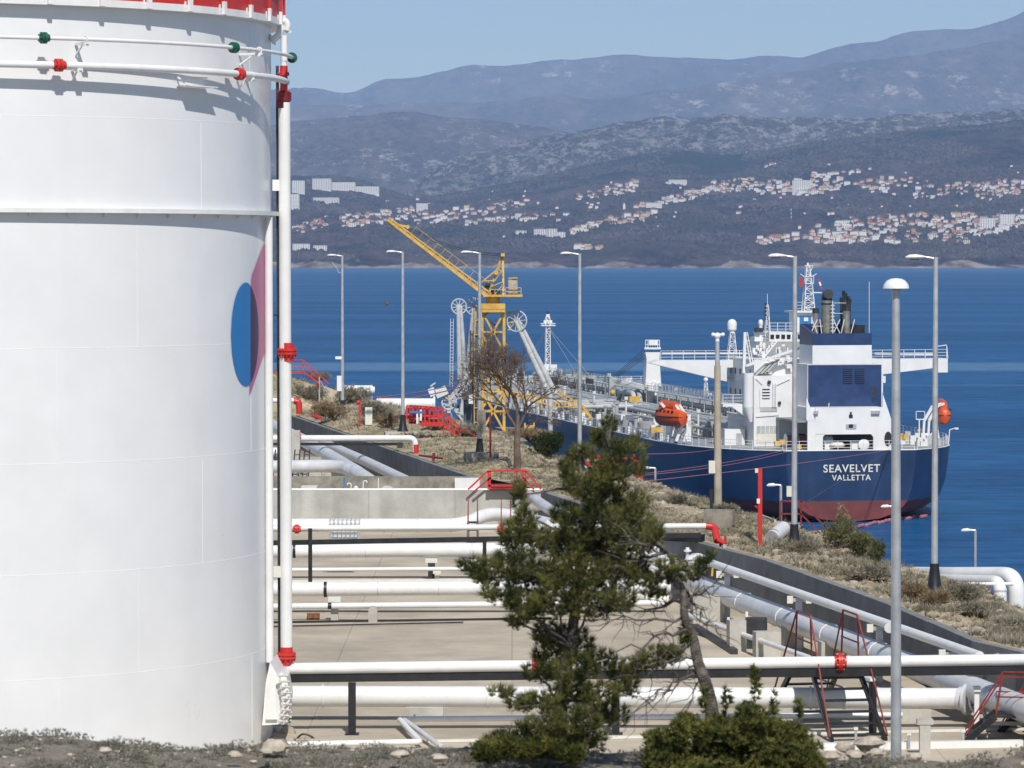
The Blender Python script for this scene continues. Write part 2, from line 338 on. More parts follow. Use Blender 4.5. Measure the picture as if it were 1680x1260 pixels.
# left hill
left = Hill([(380, 205), (460, 202), (520, 196), (580, 192), (620, 186), (660, 183), (700, 187), (760, 193), (820, 199), (880, 208), (960, 226), (1100, 250), (1760, 330)], 12500, 17000, 40, 80, 1 / 1300, 12.1, 0.9)
left.build('wooded_hill', hill_mat('wooded_left_hill', (0.085, 0.072, 0.078), (0.20, 0.16, 0.14), (0.55, 0.51, 0.46), 0.0034, 0.54, green=(0.05, 0.055, 0.055), rough_bump=40), 220, 90, attr=lambda px, py, X, Y, z: (clamp(0.6 + fbm(X / 900, Y / 900, 14)), 0, 0))
# far mountains
far2 = Hill([(380, 176), (470, 176), (540, 172), (600, 178), (700, 166), (820, 172), (900, 160), (1000, 164), (1100, 150), (1200, 140), (1300, 118), (1400, 104), (1480, 92), (1560, 84), (1640, 74), (1760, 60)], 19000, 23500, 100, 150, 1 / 2300, 31.0, 0.9)
far2.build('foothills', hill_mat('foothill_slope', (0.09, 0.08, 0.085), (0.19, 0.155, 0.14), (0.62, 0.54, 0.46), 0.0012, 0.54, rough_bump=60), 220, 70, attr=lambda px, py, X, Y, z: (clamp(0.4 + fbm(X / 1500, Y / 1500, 15) * 2), 0, 0))
far1 = Hill([(380, 160), (450, 156), (510, 148), (540, 152), (575, 161), (610, 146), (640, 133), (672, 135), (700, 130), (760, 112), (830, 109), (900, 96), (950, 96), (1020, 88), (1080, 91), (1130, 93), (1175, 97), (1215, 99), (1250, 92), (1290, 96), (1312, 98), (1345, 86), (1390, 76), (1450, 70), (1480, 57), (1505, 54), (1525, 60), (1550, 50), (1582, 58), (1610, 50), (1640, 42), (1665, 28), (1760, -20)], 25000, 30000, 200, 170, 1 / 3200, 44.0, 0.9)
far1.build('mountains', hill_mat('far_mountain_slope', (0.09, 0.08, 0.085), (0.19, 0.155, 0.14), (0.62, 0.54, 0.46), 0.0010, 0.55, rough_bump=80), 260, 60, attr=lambda px, py, X, Y, z: (clamp(0.2 + fbm(X / 1700, Y / 1700, 16) * 2), 0, 0))

# sea
m, nt, bs = newmat('sea_water'); L = nt.links; g = N(nt, 'ShaderNodeNewGeometry')
mp = N(nt, 'ShaderNodeMapping'); mp.inputs['Scale'].default_value = (0.0016, 0.009, 1); L.new(g.outputs['Position'], mp.inputs[0])
n1 = N(nt, 'ShaderNodeTexNoise'); n1.inputs['Scale'].default_value = 1; n1.inputs['Detail'].default_value = 5; L.new(mp.outputs[0], n1.inputs['Vector'])
r1 = ramp(nt, [(0.35, (0.008, 0.068, 0.190)), (0.62, (0.017, 0.108, 0.275))]); L.new(n1.outputs['Fac'], r1.inputs[0])
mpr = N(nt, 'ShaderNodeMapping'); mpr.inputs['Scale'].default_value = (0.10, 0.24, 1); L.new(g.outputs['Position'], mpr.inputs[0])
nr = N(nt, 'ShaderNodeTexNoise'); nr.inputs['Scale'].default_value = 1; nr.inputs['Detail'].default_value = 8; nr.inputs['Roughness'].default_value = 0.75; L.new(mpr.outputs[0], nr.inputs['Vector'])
rr_ = ramp(nt, [(0.36, (0.62, 0.66, 0.72)), (0.64, (1.42, 1.36, 1.28))]); L.new(nr.outputs['Fac'], rr_.inputs[0])  # light and dark of the ripples painted into the water colour
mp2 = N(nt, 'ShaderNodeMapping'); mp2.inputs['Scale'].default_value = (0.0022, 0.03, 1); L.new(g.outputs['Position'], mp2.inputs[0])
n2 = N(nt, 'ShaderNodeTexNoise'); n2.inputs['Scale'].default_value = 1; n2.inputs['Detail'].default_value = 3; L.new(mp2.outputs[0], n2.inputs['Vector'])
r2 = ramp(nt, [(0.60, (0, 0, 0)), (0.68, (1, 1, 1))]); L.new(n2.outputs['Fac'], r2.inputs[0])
sx = N(nt, 'ShaderNodeSeparateXYZ'); L.new(g.outputs['Position'], sx.inputs[0])
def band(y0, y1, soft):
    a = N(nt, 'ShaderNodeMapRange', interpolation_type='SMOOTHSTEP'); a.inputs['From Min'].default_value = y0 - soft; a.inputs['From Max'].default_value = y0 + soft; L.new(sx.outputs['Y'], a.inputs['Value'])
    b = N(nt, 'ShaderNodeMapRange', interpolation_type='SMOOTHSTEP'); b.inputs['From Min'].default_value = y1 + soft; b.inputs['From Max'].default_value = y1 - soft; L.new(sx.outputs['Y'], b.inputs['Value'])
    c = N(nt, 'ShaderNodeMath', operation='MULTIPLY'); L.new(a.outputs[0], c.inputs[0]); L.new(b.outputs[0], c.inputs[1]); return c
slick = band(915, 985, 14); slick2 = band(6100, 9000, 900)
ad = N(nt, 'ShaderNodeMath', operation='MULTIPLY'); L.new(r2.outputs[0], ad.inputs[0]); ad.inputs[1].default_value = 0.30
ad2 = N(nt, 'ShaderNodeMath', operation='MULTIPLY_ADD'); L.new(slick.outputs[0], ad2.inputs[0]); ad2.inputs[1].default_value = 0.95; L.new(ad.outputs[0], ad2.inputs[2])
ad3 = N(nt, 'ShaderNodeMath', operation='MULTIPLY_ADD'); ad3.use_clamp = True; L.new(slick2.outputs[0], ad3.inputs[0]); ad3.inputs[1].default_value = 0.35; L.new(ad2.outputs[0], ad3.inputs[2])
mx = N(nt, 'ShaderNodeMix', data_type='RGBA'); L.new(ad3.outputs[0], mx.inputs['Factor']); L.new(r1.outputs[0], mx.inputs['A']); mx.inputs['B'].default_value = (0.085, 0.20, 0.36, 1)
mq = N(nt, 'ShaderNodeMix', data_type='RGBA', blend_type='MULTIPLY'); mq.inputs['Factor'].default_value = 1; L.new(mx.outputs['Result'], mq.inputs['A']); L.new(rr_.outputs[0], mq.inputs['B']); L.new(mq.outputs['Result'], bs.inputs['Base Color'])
bs.inputs['Roughness'].default_value = 0.12; bs.inputs['Specular IOR Level'].default_value = 0.14; bs.inputs['IOR'].default_value = 1.33
mp3 = N(nt, 'ShaderNodeMapping'); mp3.inputs['Scale'].default_value = (0.16, 0.75, 1); L.new(g.outputs['Position'], mp3.inputs[0])
n3 = N(nt, 'ShaderNodeTexNoise'); n3.inputs['Scale'].default_value = 0.9; n3.inputs['Detail'].default_value = 5; n3.inputs['Roughness'].default_value = 0.6; L.new(mp3.outputs[0], n3.inputs['Vector'])
bu = N(nt, 'ShaderNodeBump'); bu.inputs['Strength'].default_value = 1; bu.inputs['Distance'].default_value = 0.5; L.new(n3.outputs['Fac'], bu.inputs['Height']); L.new(bu.outputs[0], bs.inputs['Normal'])
M['sea'] = m
df = N(nt, 'ShaderNodeBsdfDiffuse'); gl = N(nt, 'ShaderNodeBsdfGlossy'); gl.inputs['Roughness'].default_value = 0.14; fr = N(nt, 'ShaderNodeFresnel'); fr.inputs['IOR'].default_value = 1.33
L.new(mq.outputs['Result'], df.inputs['Color']); L.new(bu.outputs[0], gl.inputs['Normal']); L.new(bu.outputs[0], fr.inputs['Normal']); L.new(bu.outputs[0], df.inputs['Normal'])
mn = N(nt, 'ShaderNodeMath', operation='MINIMUM'); mn.inputs[1].default_value = 0.19; L.new(fr.outputs[0], mn.inputs[0]); ms = N(nt, 'ShaderNodeMixShader'); L.new(mn.outputs[0], ms.inputs[0]); L.new(df.outputs[0], ms.inputs[1]); L.new(gl.outputs[0], ms.inputs[2])
L.new(ms.outputs[0], [q for q in nt.nodes if q.type == 'OUTPUT_MATERIAL'][0].inputs[0])
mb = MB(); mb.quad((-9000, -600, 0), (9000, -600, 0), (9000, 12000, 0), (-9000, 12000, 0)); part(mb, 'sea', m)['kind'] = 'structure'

# ground material for the strip
def ground_mat(name, sand, grass, rockc, sc1):
    m, nt, bs = newmat(name); L = nt.links; g = N(nt, 'ShaderNodeNewGeometry')
    def nz(s, det=8, ro=0.65):
        n = N(nt, 'ShaderNodeTexNoise'); n.inputs['Scale'].default_value = s; n.inputs['Detail'].default_value = det; n.inputs['Roughness'].default_value = ro; L.new(g.outputs['Position'], n.inputs['Vector']); return n
    a = nz(sc1); r = ramp(nt, [(0.42, sand), (0.58, grass)]); L.new(a.outputs['Fac'], r.inputs[0])
    vo = N(nt, 'ShaderNodeTexVoronoi'); vo.inputs['Scale'].default_value = sc1 * 9; L.new(g.outputs['Position'], vo.inputs['Vector'])
    b = nz(sc1 * 2.4, 9, 0.75); r2 = ramp(nt, [(0.50, (0, 0, 0)), (0.60, (1, 1, 1))]); L.new(b.outputs['Fac'], r2.inputs[0])
    r4 = ramp(nt, [(0.15, (1, 1, 1)), (0.5, (0, 0, 0))]); L.new(vo.outputs['Distance'], r4.inputs[0])
    mu = N(nt, 'ShaderNodeMath', operation='MULTIPLY'); L.new(r2.outputs[0], mu.inputs[0]); L.new(r4.outputs[0], mu.inputs[1])
    mx = N(nt, 'ShaderNodeMix', data_type='RGBA'); L.new(mu.outputs[0], mx.inputs['Factor']); L.new(r.outputs[0], mx.inputs['A']); mx.inputs['B'].default_value = (*rockc, 1)
    d = nz(sc1 * 8, 4); r5 = ramp(nt, [(0.3, (0.68, 0.68, 0.68)), (0.7, (1.2, 1.2, 1.2))]); L.new(d.outputs['Fac'], r5.inputs[0])
    mm = N(nt, 'ShaderNodeMix', data_type='RGBA', blend_type='MULTIPLY'); mm.inputs['Factor'].default_value = 1; L.new(mx.outputs['Result'], mm.inputs['A']); L.new(r5.outputs[0], mm.inputs['B'])
    L.new(mm.outputs['Result'], bs.inputs['Base Color']); bs.inputs['Roughness'].default_value = 0.95; bs.inputs['Specular IOR Level'].default_value = 0.08
    bu = N(nt, 'ShaderNodeBump'); bu.inputs['Strength'].default_value = 0.9; bu.inputs['Distance'].default_value = 0.12; L.new(b.outputs['Fac'], bu.inputs['Height']); L.new(bu.outputs[0], bs.inputs['Normal'])
    return m
M['ground'] = ground_mat('dry_rocky_ground', (0.50, 0.41, 0.29), (0.25, 0.22, 0.115), (0.64, 0.58, 0.49), 0.45)
M['fground'] = ground_mat('foreground_soil', (0.46, 0.40, 0.33), (0.31, 0.28, 0.22), (0.50, 0.45, 0.38), 2.4)
ZW = 17.1   # top of the containment wall
wallpx = [(1669, 1068), (1594, 1051), (1458, 992), (1258, 920), (1126, 885)]
wallR = [WZ(x, y, ZW) for x, y in wallpx]
d0 = (wallR[0] - wallR[2]).normalized(); wallR = [wallR[0] + d0 * 30] + wallR
wallR = wallR + [WZ(1010, 846, ZW), WZ(888, 806, ZW)]
wallL = [WZ(888, 806, ZW), WZ(770, 782, ZW), WZ(640, 738, ZW), WZ(450, 673, ZW), WZ(200, 590, ZW)]
inner = [WZ(2050, 1220, 16.95)] + [WZ(x, y, 16.95) for x, y in [(1672, 1066), (1596, 1048), (1460, 989), (1260, 917), (1128, 882), (1010, 843), (890, 804), (772, 779), (642, 735), (452, 670), (200, 585)]]
edge = [WZ(2050, 1120, 16)] + [WZ(x, y, z) for x, y, z in [(1690, 1012, 16.2), (1610, 962, 16.4), (1470, 925, 16.6), (1330, 872, 16.8), (1185, 832, 16.8), (1085, 795, 16.8), (985, 768, 16.8), (905, 745, 16.9), (800, 704, 17.0), (590, 652, 18.2), (380, 590, 21.0)]]
def resample(pts, n):
    out = []; L_ = [0]
    for a, b in zip(pts, pts[1:]): L_.append(L_[-1] + 1)
    for i in range(n + 1):
        t = i / n * (len(pts) - 1); k = min(int(t), len(pts) - 2); out.append(pts[k].lerp(pts[k + 1], t - k))
    return out
NU, NV = 330, 46
ri, re_ = resample(inner, NU), resample(edge, NU); vs = []
GRID = []
for i in range(NU + 1):
    a, b = ri[i], re_[i]; out = Vector((b.x - a.x, b.y - a.y, 0)); wdt = out.length; out.normalize(); row = []
    for j in range(NV + 1):
        t = j / (NV * 0.72)
        if t <= 1:
            p = a.lerp(b, t); e = min(1, t * 4); hump = 0
            if i > NU * 0.72: hump = 0.35 * math.sin(math.pi * t)
            p.z += e * (0.22 * fbm(p.x / 3.2, p.y / 3.2, 2) + 0.12 * fbm(p.x / 0.8, p.y / 0.8, 5)) + hump
        else:
            q = t - 1; p = b + out * q * 40; p.z = b.z - q * 50 * (0.6 + q) + 0.6 * fbm(p.x / 3, p.y / 3, 2)
            if p.z < -1.5: p.z = -1.5
        row.append(p)
    GRID.append(row)
mb = MB(); mb.add([p for r in GRID for p in r], [(i * (NV + 1) + j, i * (NV + 1) + j + 1, (i + 1) * (NV + 1) + j + 1, (i + 1) * (NV + 1) + j) for i in range(NU) for j in range(NV)])
part(mb, 'shore_ground', M['ground'])['kind'] = 'structure'
from mathutils.bvhtree import BVHTree
STRIP = BVHTree.FromPolygons(mb.v, mb.f)
def on_strip(px, py, default=16.9):
    d = ray(px, py).normalized(); h = STRIP.ray_cast(CAM, d)
    return h[0] if h[0] else WZ(px, py, default)
def strip_z(x, y):
    h = STRIP.ray_cast(Vector((x, y, 60)), Vector((0, 0, -1))); return h[0].z if h[0] else 16.9

# foreground rise and bank down to the basin
def fg_z(x, y):
    crest = 31.0 + 0.6 * fbm(x / 3, 0, 1)
    base = 24.79 + 0.05 * math.sin(x * 1.3 + 1) + 0.05 * fbm(x / 0.9, y / 0.9, 3) + 0.025 * fbm(x / 0.25, y / 0.25, 4) - 0.02 * x * (1 if x < 0 else 0.4)
    if y > crest: base -= min(10.15, 0.02 * (y - crest) ** 2 + 0.42 * (y - crest))
    return max(base, 14.9) if y > crest else base
mb = MB(); nx, ny = 170, 150; vs = []
ys = [-10 + 36 * (j / 40) for j in range(40)] + [26 + 8 * (j / 70) for j in range(70)] + [34 + 34 * (j / 40) for j in range(41)]
for y in ys:
    for i in range(nx + 1):
        hw = 7 + max(0, y - 20) * 0.9; x = -hw + 2 * hw * i / nx; vs.append((x, y, fg_z(x, y)))
mb.add(vs, [(j * (nx + 1) + i, j * (nx + 1) + i + 1, (j + 1) * (nx + 1) + i + 1, (j + 1) * (nx + 1) + i) for j in range(len(ys) - 1) for i in range(nx)])
part(mb, 'foreground_ground', M['fground'])['kind'] = 'structure'

# basin floor: sub-base plus slabs
fl = MB(); fl.quad((-80, 50, 14.9), (40, 50, 14.9), (10, 190, 14.9), (-80, 190, 14.9)); fl.quad((-80, 190, 14.9), (2, 190, 14.9), (-20, 300, 14.9), (-80, 300, 14.9))
floor = part(fl, 'basin_floor', M['concrete_old']); floor['kind'] = 'structure'
def wall_x(Y, pts):
    ps = sorted([(p.y, p.x) for p in pts]); return interp(ps, Y)
sm_ = MB(); sm_.box((0, 0, 0), (5.988, 7.988, 0.1)); slab_me = sm_.mesh('slab', M['floor'])
rs = random.Random(3)
for j in range(12):
    for i in range(7):
        Y = 98 + 4 + j * 8; X = -24 + 3 + i * 6
        lim = wall_x(min(max(Y, 100), 186), wallR)
        if X - 3 > lim - 0.3 or Y > 184: continue
        x1 = min(X + 3, lim - 0.2); wd = x1 - (X - 3)
        o = inst(slab_me, 'slab', floor, ((X - 3 + x1) / 2, min(Y, 182.3), 14.96 + rs.uniform(-0.004, 0.004)), scale=(wd / 6, 1, 1))
for j in range(7):
    o = inst(slab_me, 'slab', floor, (-14 + (0 if j < 4 else -3), 202 + j * 8, 14.96))
    o = inst(slab_me, 'slab', floor, (-20, 202 + j * 8, 14.965))
    o = inst(slab_me, 'slab', floor, (-8.2 if j < 2 else -10.5 - j, 202 + j * 8, 14.955))
# low plinth/kerb that runs under the near pipes
# ------------------------------------------------------------------ containment walls
def wall_run(name, label, pts, z0, z1, thick, m, step=6.0, side=1, capm=None):
    base = Vector((pts[0].x, pts[0].y, z0)); t = thing(name, label, 'wall', base)
    for a, b in zip(pts, pts[1:]):
        d = Vector((b.x - a.x, b.y - a.y, 0)); Ln = d.length; d.normalize(); nrm = Vector((d.y, -d.x, 0)) * side
        k = max(1, round(Ln / step))
        for q in range(k):
            p0 = a + d * (Ln * q / k + 0.006); p1 = a + d * (Ln * (q + 1) / k - 0.006)
            mb = MB(); poly = [Vector((p0.x, p0.y, z0)), Vector((p0.x, p0.y, z1 + R_.uniform(-0.012, 0.012))), Vector((p1.x, p1.y, z1 + R_.uniform(-0.012, 0.012))), Vector((p1.x, p1.y, z0))]
            mb.prism(poly, (0, 0, 0), nrm * thick); part(mb, 'panel', m, t, world=True, smooth=False)
    return t
wall_run('containment_wall', 'long grey concrete containment wall running diagonally between the slanting white pipes and the rocky ground', wallR, 14.9, ZW, 0.32, M['concrete_side'], side=1)
wall_run('containment_wall', 'dark far stretch of concrete wall below the lamps, running diagonally behind the left pipes', wallL[1:], 14.9, ZW, 0.32, M['concrete_side'], side=1)
YW = WZ(700, 804, ZW).y; YB = WZ(600, 782, ZW).y
wall_run('cross_wall', 'pale concrete wall crossing the basin behind the white pipes', [Vector((-42, YW, 0)), Vector((WZ(888, 806, ZW).x, YW, 0))], 14.9, ZW, 0.35, M['concrete'], step=4.3, side=-1)
wall_run('rear_cross_wall', 'brownish stained concrete wall just behind the pale crossing wall', [Vector((-42, YB, 0)), Vector((WZ(800, 782, ZW).x, YB, 0))], 14.9, ZW, 0.35, M['concrete_old'], step=6, side=-1)
mb = MB(); mb.quad((-45, YW + 0.3, 16.2), (1.3, YW + 0.3, 16.2), (-0.5, YB, 16.2), (-45, YB, 16.2)); part(mb, 'service_gap_floor', M['concrete_old'])['kind'] = 'structure'

# ------------------------------------------------------------------ the storage tank
TR = 10.3; TC0 = Vector((-17.29, 107.1, 15.0))
def TCyl(px, py, R=TR):
    d = ray(px, py); o = CAM - TC0; a = d.x ** 2 + d.y ** 2; b = 2 * (o.x * d.x + o.y * d.y); c = o.x ** 2 + o.y ** 2 - R * R
    D = b * b - 4 * a * c
    t = (-b - math.sqrt(max(D, 0))) / (2 * a); return CAM + d * t
def tphi(p): return math.atan2(p.x - TC0.x, -(p.y - TC0.y))      # 0 = towards -Y, grows to +X
def TP(phi, R, z): return Vector((TC0.x + R * math.sin(phi), TC0.y - R * math.cos(phi), z))
tank = thing('storage_tank', 'huge white cylindrical storage tank with red top railing and blue circular logo', 'tank', TC0)
z_rim = TCyl(440, 33).z
def shell(R, z0, z1, R2=None, n=220, nm='x', m=None, parent=tank, th=0.0):
    mb = MB(); R2 = R if R2 is None else R2
    vs = [TP(2 * math.pi * i / n, r, z) for r, z in ((R, z0), (R2, z1)) for i in range(n)]
    fs = [(i, (i + 1) % n, n + (i + 1) % n, n + i) for i in range(n)]
    mb.add(vs, fs); return mb
def ringprof(prof, n=220):
    mb = MB(); k = len(prof)
    vs = [TP(2 * math.pi * i / n, r, z) for r, z in prof for i in range(n)]
    fs = [(q * n + i, q * n + (i + 1) % n, ((q + 1) % k) * n + (i + 1) % n, ((q + 1) % k) * n + i) for q in range(k) for i in range(n)]
    mb.add(vs, fs); return mb
# courses of the shell, stepped a few mm
zs = [15.0] + sorted([TCyl(440, y).z for y in (1062, 903, 735, 560, 352, 208)]) + [z_rim]
for i in range(len(zs) - 1):
    part(shell(TR - 0.004 * i, zs[i], zs[i + 1] - 0.002), 'shell_course', M['tank'], tank, True)
for i, z in enumerate(zs[1:-1]):
    r = TR - 0.004 * i; part(ringprof([(r - 0.01, z - 0.014), (r + 0.0022, z - 0.006), (r + 0.0022, z + 0.006), (r - 0.01, z + 0.014)]), 'weld_seam', M['white'], tank, True)
# vertical weld seams
for i in range(len(zs) - 1):
    for k in range(4):
        ph = math.radians(-14 + k * 44 + (i % 3) * 14)
        mb = MB(); mb.bar(TP(ph, TR + 0.001 - 0.004 * i, zs[i] + 0.02), TP(ph, TR + 0.001 - 0.004 * i, zs[i + 1] - 0.02), 0.010, 0.0012); part(mb, 'weld_seam', M['tank'], tank, True)
part(ringprof([(TR - 0.05, z_rim - 0.13), (TR + 0.30, z_rim - 0.13), (TR + 0.30, z_rim + 0.06), (TR - 0.05, z_rim + 0.06)]), 'rim_walkway', M['white'], tank, True, smooth=False)
part(ringprof([(TR + 0.24, z_rim + 0.062), (TR + 0.28, z_rim + 0.062), (TR + 0.28, z_rim + 0.62), (TR + 0.24, z_rim + 0.62)]), 'toe_board', M['red'], tank, True, smooth=False)
part(ringprof([(TR - 0.3, z_rim + 0.0), (TR - 0.02, z_rim + 0.0), (TR - 0.02, z_rim + 0.03), (TR - 0.3, z_rim + 0.03)]), 'inner_curb', M['white'], tank, True, smooth=False)
mb = MB(); n = 96; mb.add([TP(2 * math.pi * i / n, TR - 0.06, z_rim - 0.9) for i in range(n)], [tuple(range(n))]); part(mb, 'roof', M['tank'], tank, True)
# railing: posts and rails
ppx = [82.5, 177, 257, 326, 379, 419, 443]
phis = [tphi(TCyl(x, 60, TR + 0.36)) for x in ppx]; dphi = (phis[-1] - phis[0]) / 6
pm = MB(); pm.box((0, 0, 1.3 / 2 + 0.0), (0.10, 0.08, 1.5)); red_post = pm.mesh('railing_post', M['red'], smooth=False)
bm_ = MB(); bm_.box((0, 0, -0.10), (0.13, 0.09, 0.36)); bm_.prism([Vector((-0.16, 0.05, -0.2)), Vector((-0.16, 0.3, -0.18)), Vector((-0.16, 0.05, 0.0))], (0, 0, 0), (0.05, 0, 0)); brk = bm_.mesh('post_bracket', M['white'], smooth=False)
for k in range(-7, 26):
    ph = phis[0] + k * dphi; p = TP(ph, TR + 0.36, z_rim + 0.16) - TC0
    inst(red_post, 'railing_post', tank, p + Vector((0, 0, 0.06)), (0, 0, ph)); inst(brk, 'post_bracket', tank, p, (0, 0, ph))
for dz in (0.85, 1.35):
    part(ringprof([(TR + 0.33, z_rim + dz), (TR + 0.39, z_rim + dz), (TR + 0.39, z_rim + dz + 0.06), (TR + 0.33, z_rim + dz + 0.06)]), 'handrail', M['red'], tank, True)
for k in range(3):
    part(ringprof([(TR + 0.34, z_rim + .75 + k * .12), (TR + 0.37, z_rim + .75 + k * .12), (TR + 0.37, z_rim + .79 + k * .12), (TR + 0.34, z_rim + .79 + k * .12)]), 'cable', M['black'], tank, True)
# wind girder
zg = TCyl(200, 346).z
part(ringprof([(TR - 0.02, zg - 0.02), (TR + 0.235, zg - 0.06), (TR + 0.235, zg + 0.06), (TR + 0.22, zg + 0.06), (TR + 0.22, zg + 0.01), (TR - 0.02, zg + 0.02)]), 'wind_girder', M['white'], tank, True, smooth=False)
gm = MB(); gm.prism([Vector((-0.01, 0, -0.03)), Vector((-0.01, -0.2, -0.03)), Vector((-0.01, 0, -0.2))], (0, 0, 0), (0.02, 0, 0)); gus = gm.mesh('gusset', M['white'], smooth=False)
for k in range(-6, 30):
    ph = math.radians(13.5) + k * math.radians(6.1); inst(gus, 'gusset', tank, TP(ph, TR, zg) - TC0, (0, 0, ph))
# ring pipes
def ringpipe(R, z, r, ph0, ph1, n=150): 
    mb = MB(); mb.tube([TP(ph0 + (ph1 - ph0) * i / n, R, z) for i in range(n + 1)], r, 12); return mb
z1 = TCyl(100, 63, TR + 0.6).z; z2 = TCyl(100, 107, TR + 0.43).z
phe1 = tphi(TCyl(478, 100, TR + 0.6)); phe2 = math.radians(92)
part(ringpipe(TR + 0.6, z1, 0.055, -2.2, math.radians(97)), 'cooling_pipe', M['white'], tank, True)
part(ringpipe(TR + 0.43, z2, 0.095, -2.2, phe2), 'foam_pipe', M['white'], tank, True)
def flange(ph, R, z, r, w_, m):
    t = Vector((math.cos(ph), math.sin(ph), 0)); c = TP(ph, R, z); mb = MB()
    mb.lathe(c - t * w_ / 2, [(r * .62, 0), (r * .62, w_ * .2), (r, w_ * .22), (r, w_ * .42), (r * .8, w_ * .46), (r, w_ * .5), (r, w_ * .72), (r * .62, w_ * .75), (r * .62, w_)], 18, 0, t)
    for q in range(8):
        a = q * math.pi / 4; u = Vector((0, 0, 1)); v = t.cross(u); mb.cyl(c - t * w_ * .38 + (u * math.cos(a) + v * math.sin(a)) * r * .82, c + t * w_ * .32 + (u * math.cos(a) + v * math.sin(a)) * r * .82, 0.014, n=6)
    part(mb, 'flange', m, tank, True)
for x, y in ((72, 60), (384, 80), (480, 99)): flange(tphi(TCyl(min(x, 479), y, TR + 0.6)), TR + 0.6, z1, 0.155, 0.30, M['green'])
for x, y in ((97, 106), (393, 127)): flange(tphi(TCyl(x, y, TR + 0.43)), TR + 0.43, z2, 0.175, 0.36, M['red'])
# pipe brackets: arms from shell out under the pipes
def arm(ph, R, z, w_=0.07):
    mb = MB(); a = TP(ph, TR, z - 0.1); b = TP(ph, R + 0.1, z - 0.1); mb.bar(a, b, w_, w_ * .9); mb.bar(TP(ph, TR, z - .4), TP(ph, TR + (R - TR) * .7, z - .12), 0.04)
    t = Vector((math.cos(ph), math.sin(ph), 0)); mb.box(TP(ph, R, z - 0.12), (0.16, 0.14, 0.10), ph); mb.tube([TP(ph, R, z) + (t * 0) + Vector((0, 0, math.cos(q) * .085)) + (TP(ph, 1, 0) - TP(ph, 0, 0)) * math.sin(q) * .085 for q in [i * math.pi / 5 for i in range(11)]], 0.018, 6)
    part(mb, 'pipe_bracket', M['white'], tank, True, smooth=False)
for px in (-60, 141, 425): arm(tphi(TCyl(px, 70, TR + .6)), TR + .6, z1)
for px in (-30, 130, 412): arm(tphi(TCyl(px, 110, TR + .43)), TR + .43, z2)
# small platform under lower ring pipe
mb = MB(); pa = tphi(TCyl(290, 130, TR)); pb = tphi(TCyl(352, 134, TR + .3)); zz = TCyl(320, 142, TR + .4).z
for q in range(6):
    a0 = pa + (pb - pa) * q / 6; a1 = pa + (pb - pa) * (q + 1) / 6
    mb.add([TP(a0, TR, zz), TP(a0, TR + .42, zz), TP(a1, TR + .42, zz), TP(a1, TR, zz), TP(a0, TR, zz + .03), TP(a0, TR + .42, zz + .03), TP(a1, TR + .42, zz + .03), TP(a1, TR, zz + .03)], [(0, 1, 2, 3), (4, 7, 6, 5), (1, 5, 6, 2), (0, 4, 5, 1), (3, 2, 6, 7)])
mb.bar(TP(pa, TR, zz + .28), TP(pa, TR + .42, zz + .02), .04); mb.bar(TP(pa, TR, zz + .28), TP(pb, TR + .05, zz + .28), .04)
part(mb, 'bracket_platform', M['white'], tank, True, smooth=False)
# logo painted on the shell: thin skins following the curve
def skin(outline_cols, m, name, R=TR + 0.006):
    """outline_cols: list of (px, ytop, ybot)"""
    mb = MB(); ny = 10; k = len(outline_cols)
    vs = [TCyl(x, a + (b - a) * j / ny, R) for x, a, b in outline_cols for j in range(ny + 1)]
    mb.add(vs, [(i * (ny + 1) + j, i * (ny + 1) + j + 1, (i + 1) * (ny + 1) + j + 1, (i + 1) * (ny + 1) + j) for i in range(k - 1) for j in range(ny)])
    return part(mb, name, m, tank, True)
cx, cy, ry = 404, 548.5, 85
def ell(x):
    rx = 25 if x < cx else 20.5; q = max(0, 1 - ((x - cx) / rx) ** 2); return ry * math.sqrt(q)
cols = [(379 + 32 * i / 24) for i in range(25)]; skin([(x, cy - ell(x), cy + ell(x)) for x in cols], M['logoblue'], 'logo_disc')
cols = [(411 + 13.4 * i / 14) for i in range(15)]; skin([(x, cy - ell(x), cy + ell(x)) for x in cols], M['logodark'], 'logo_disc')
pk = []
for i in range(19):
    x = 409.5 + 24.5 * i / 18
    top = interp([(409.5, 452), (413, 452), (433.5, 400), (435, 397)], x) if x > 413 else 458
    bot = interp([(409.5, 650), (433, 582), (435, 578)], x); pk.append((x, top, bot))
skin(pk[2:], M['logopink'], 'logo_flag', TR + 0.003)
skin([(x, cy + ell(x) - 2, interp([(409.5, 650), (433, 582)], x)) for x in (409.5, 411, 413)], M['logopink'], 'logo_flag', TR + 0.003)
# vertical conduit on the shell edge
pc = tphi(TCyl(440, 500, TR + .10)); mb = MB(); mb.tube([TP(pc, TR + .12, W(440, 1084, 106).z), TP(pc, TR + .12, zg - 0.1)], 0.115, 14)
part(mb, 'conduit', M['white'], tank, True)
mb = MB(); pe = math.radians(84); mb.bar(TP(pe, TR + .02, zg - 3.2), TP(pe, TR + .02, zg - 8.0), .05); part(mb, 'ladder_rail', M['galv'], tank, True)
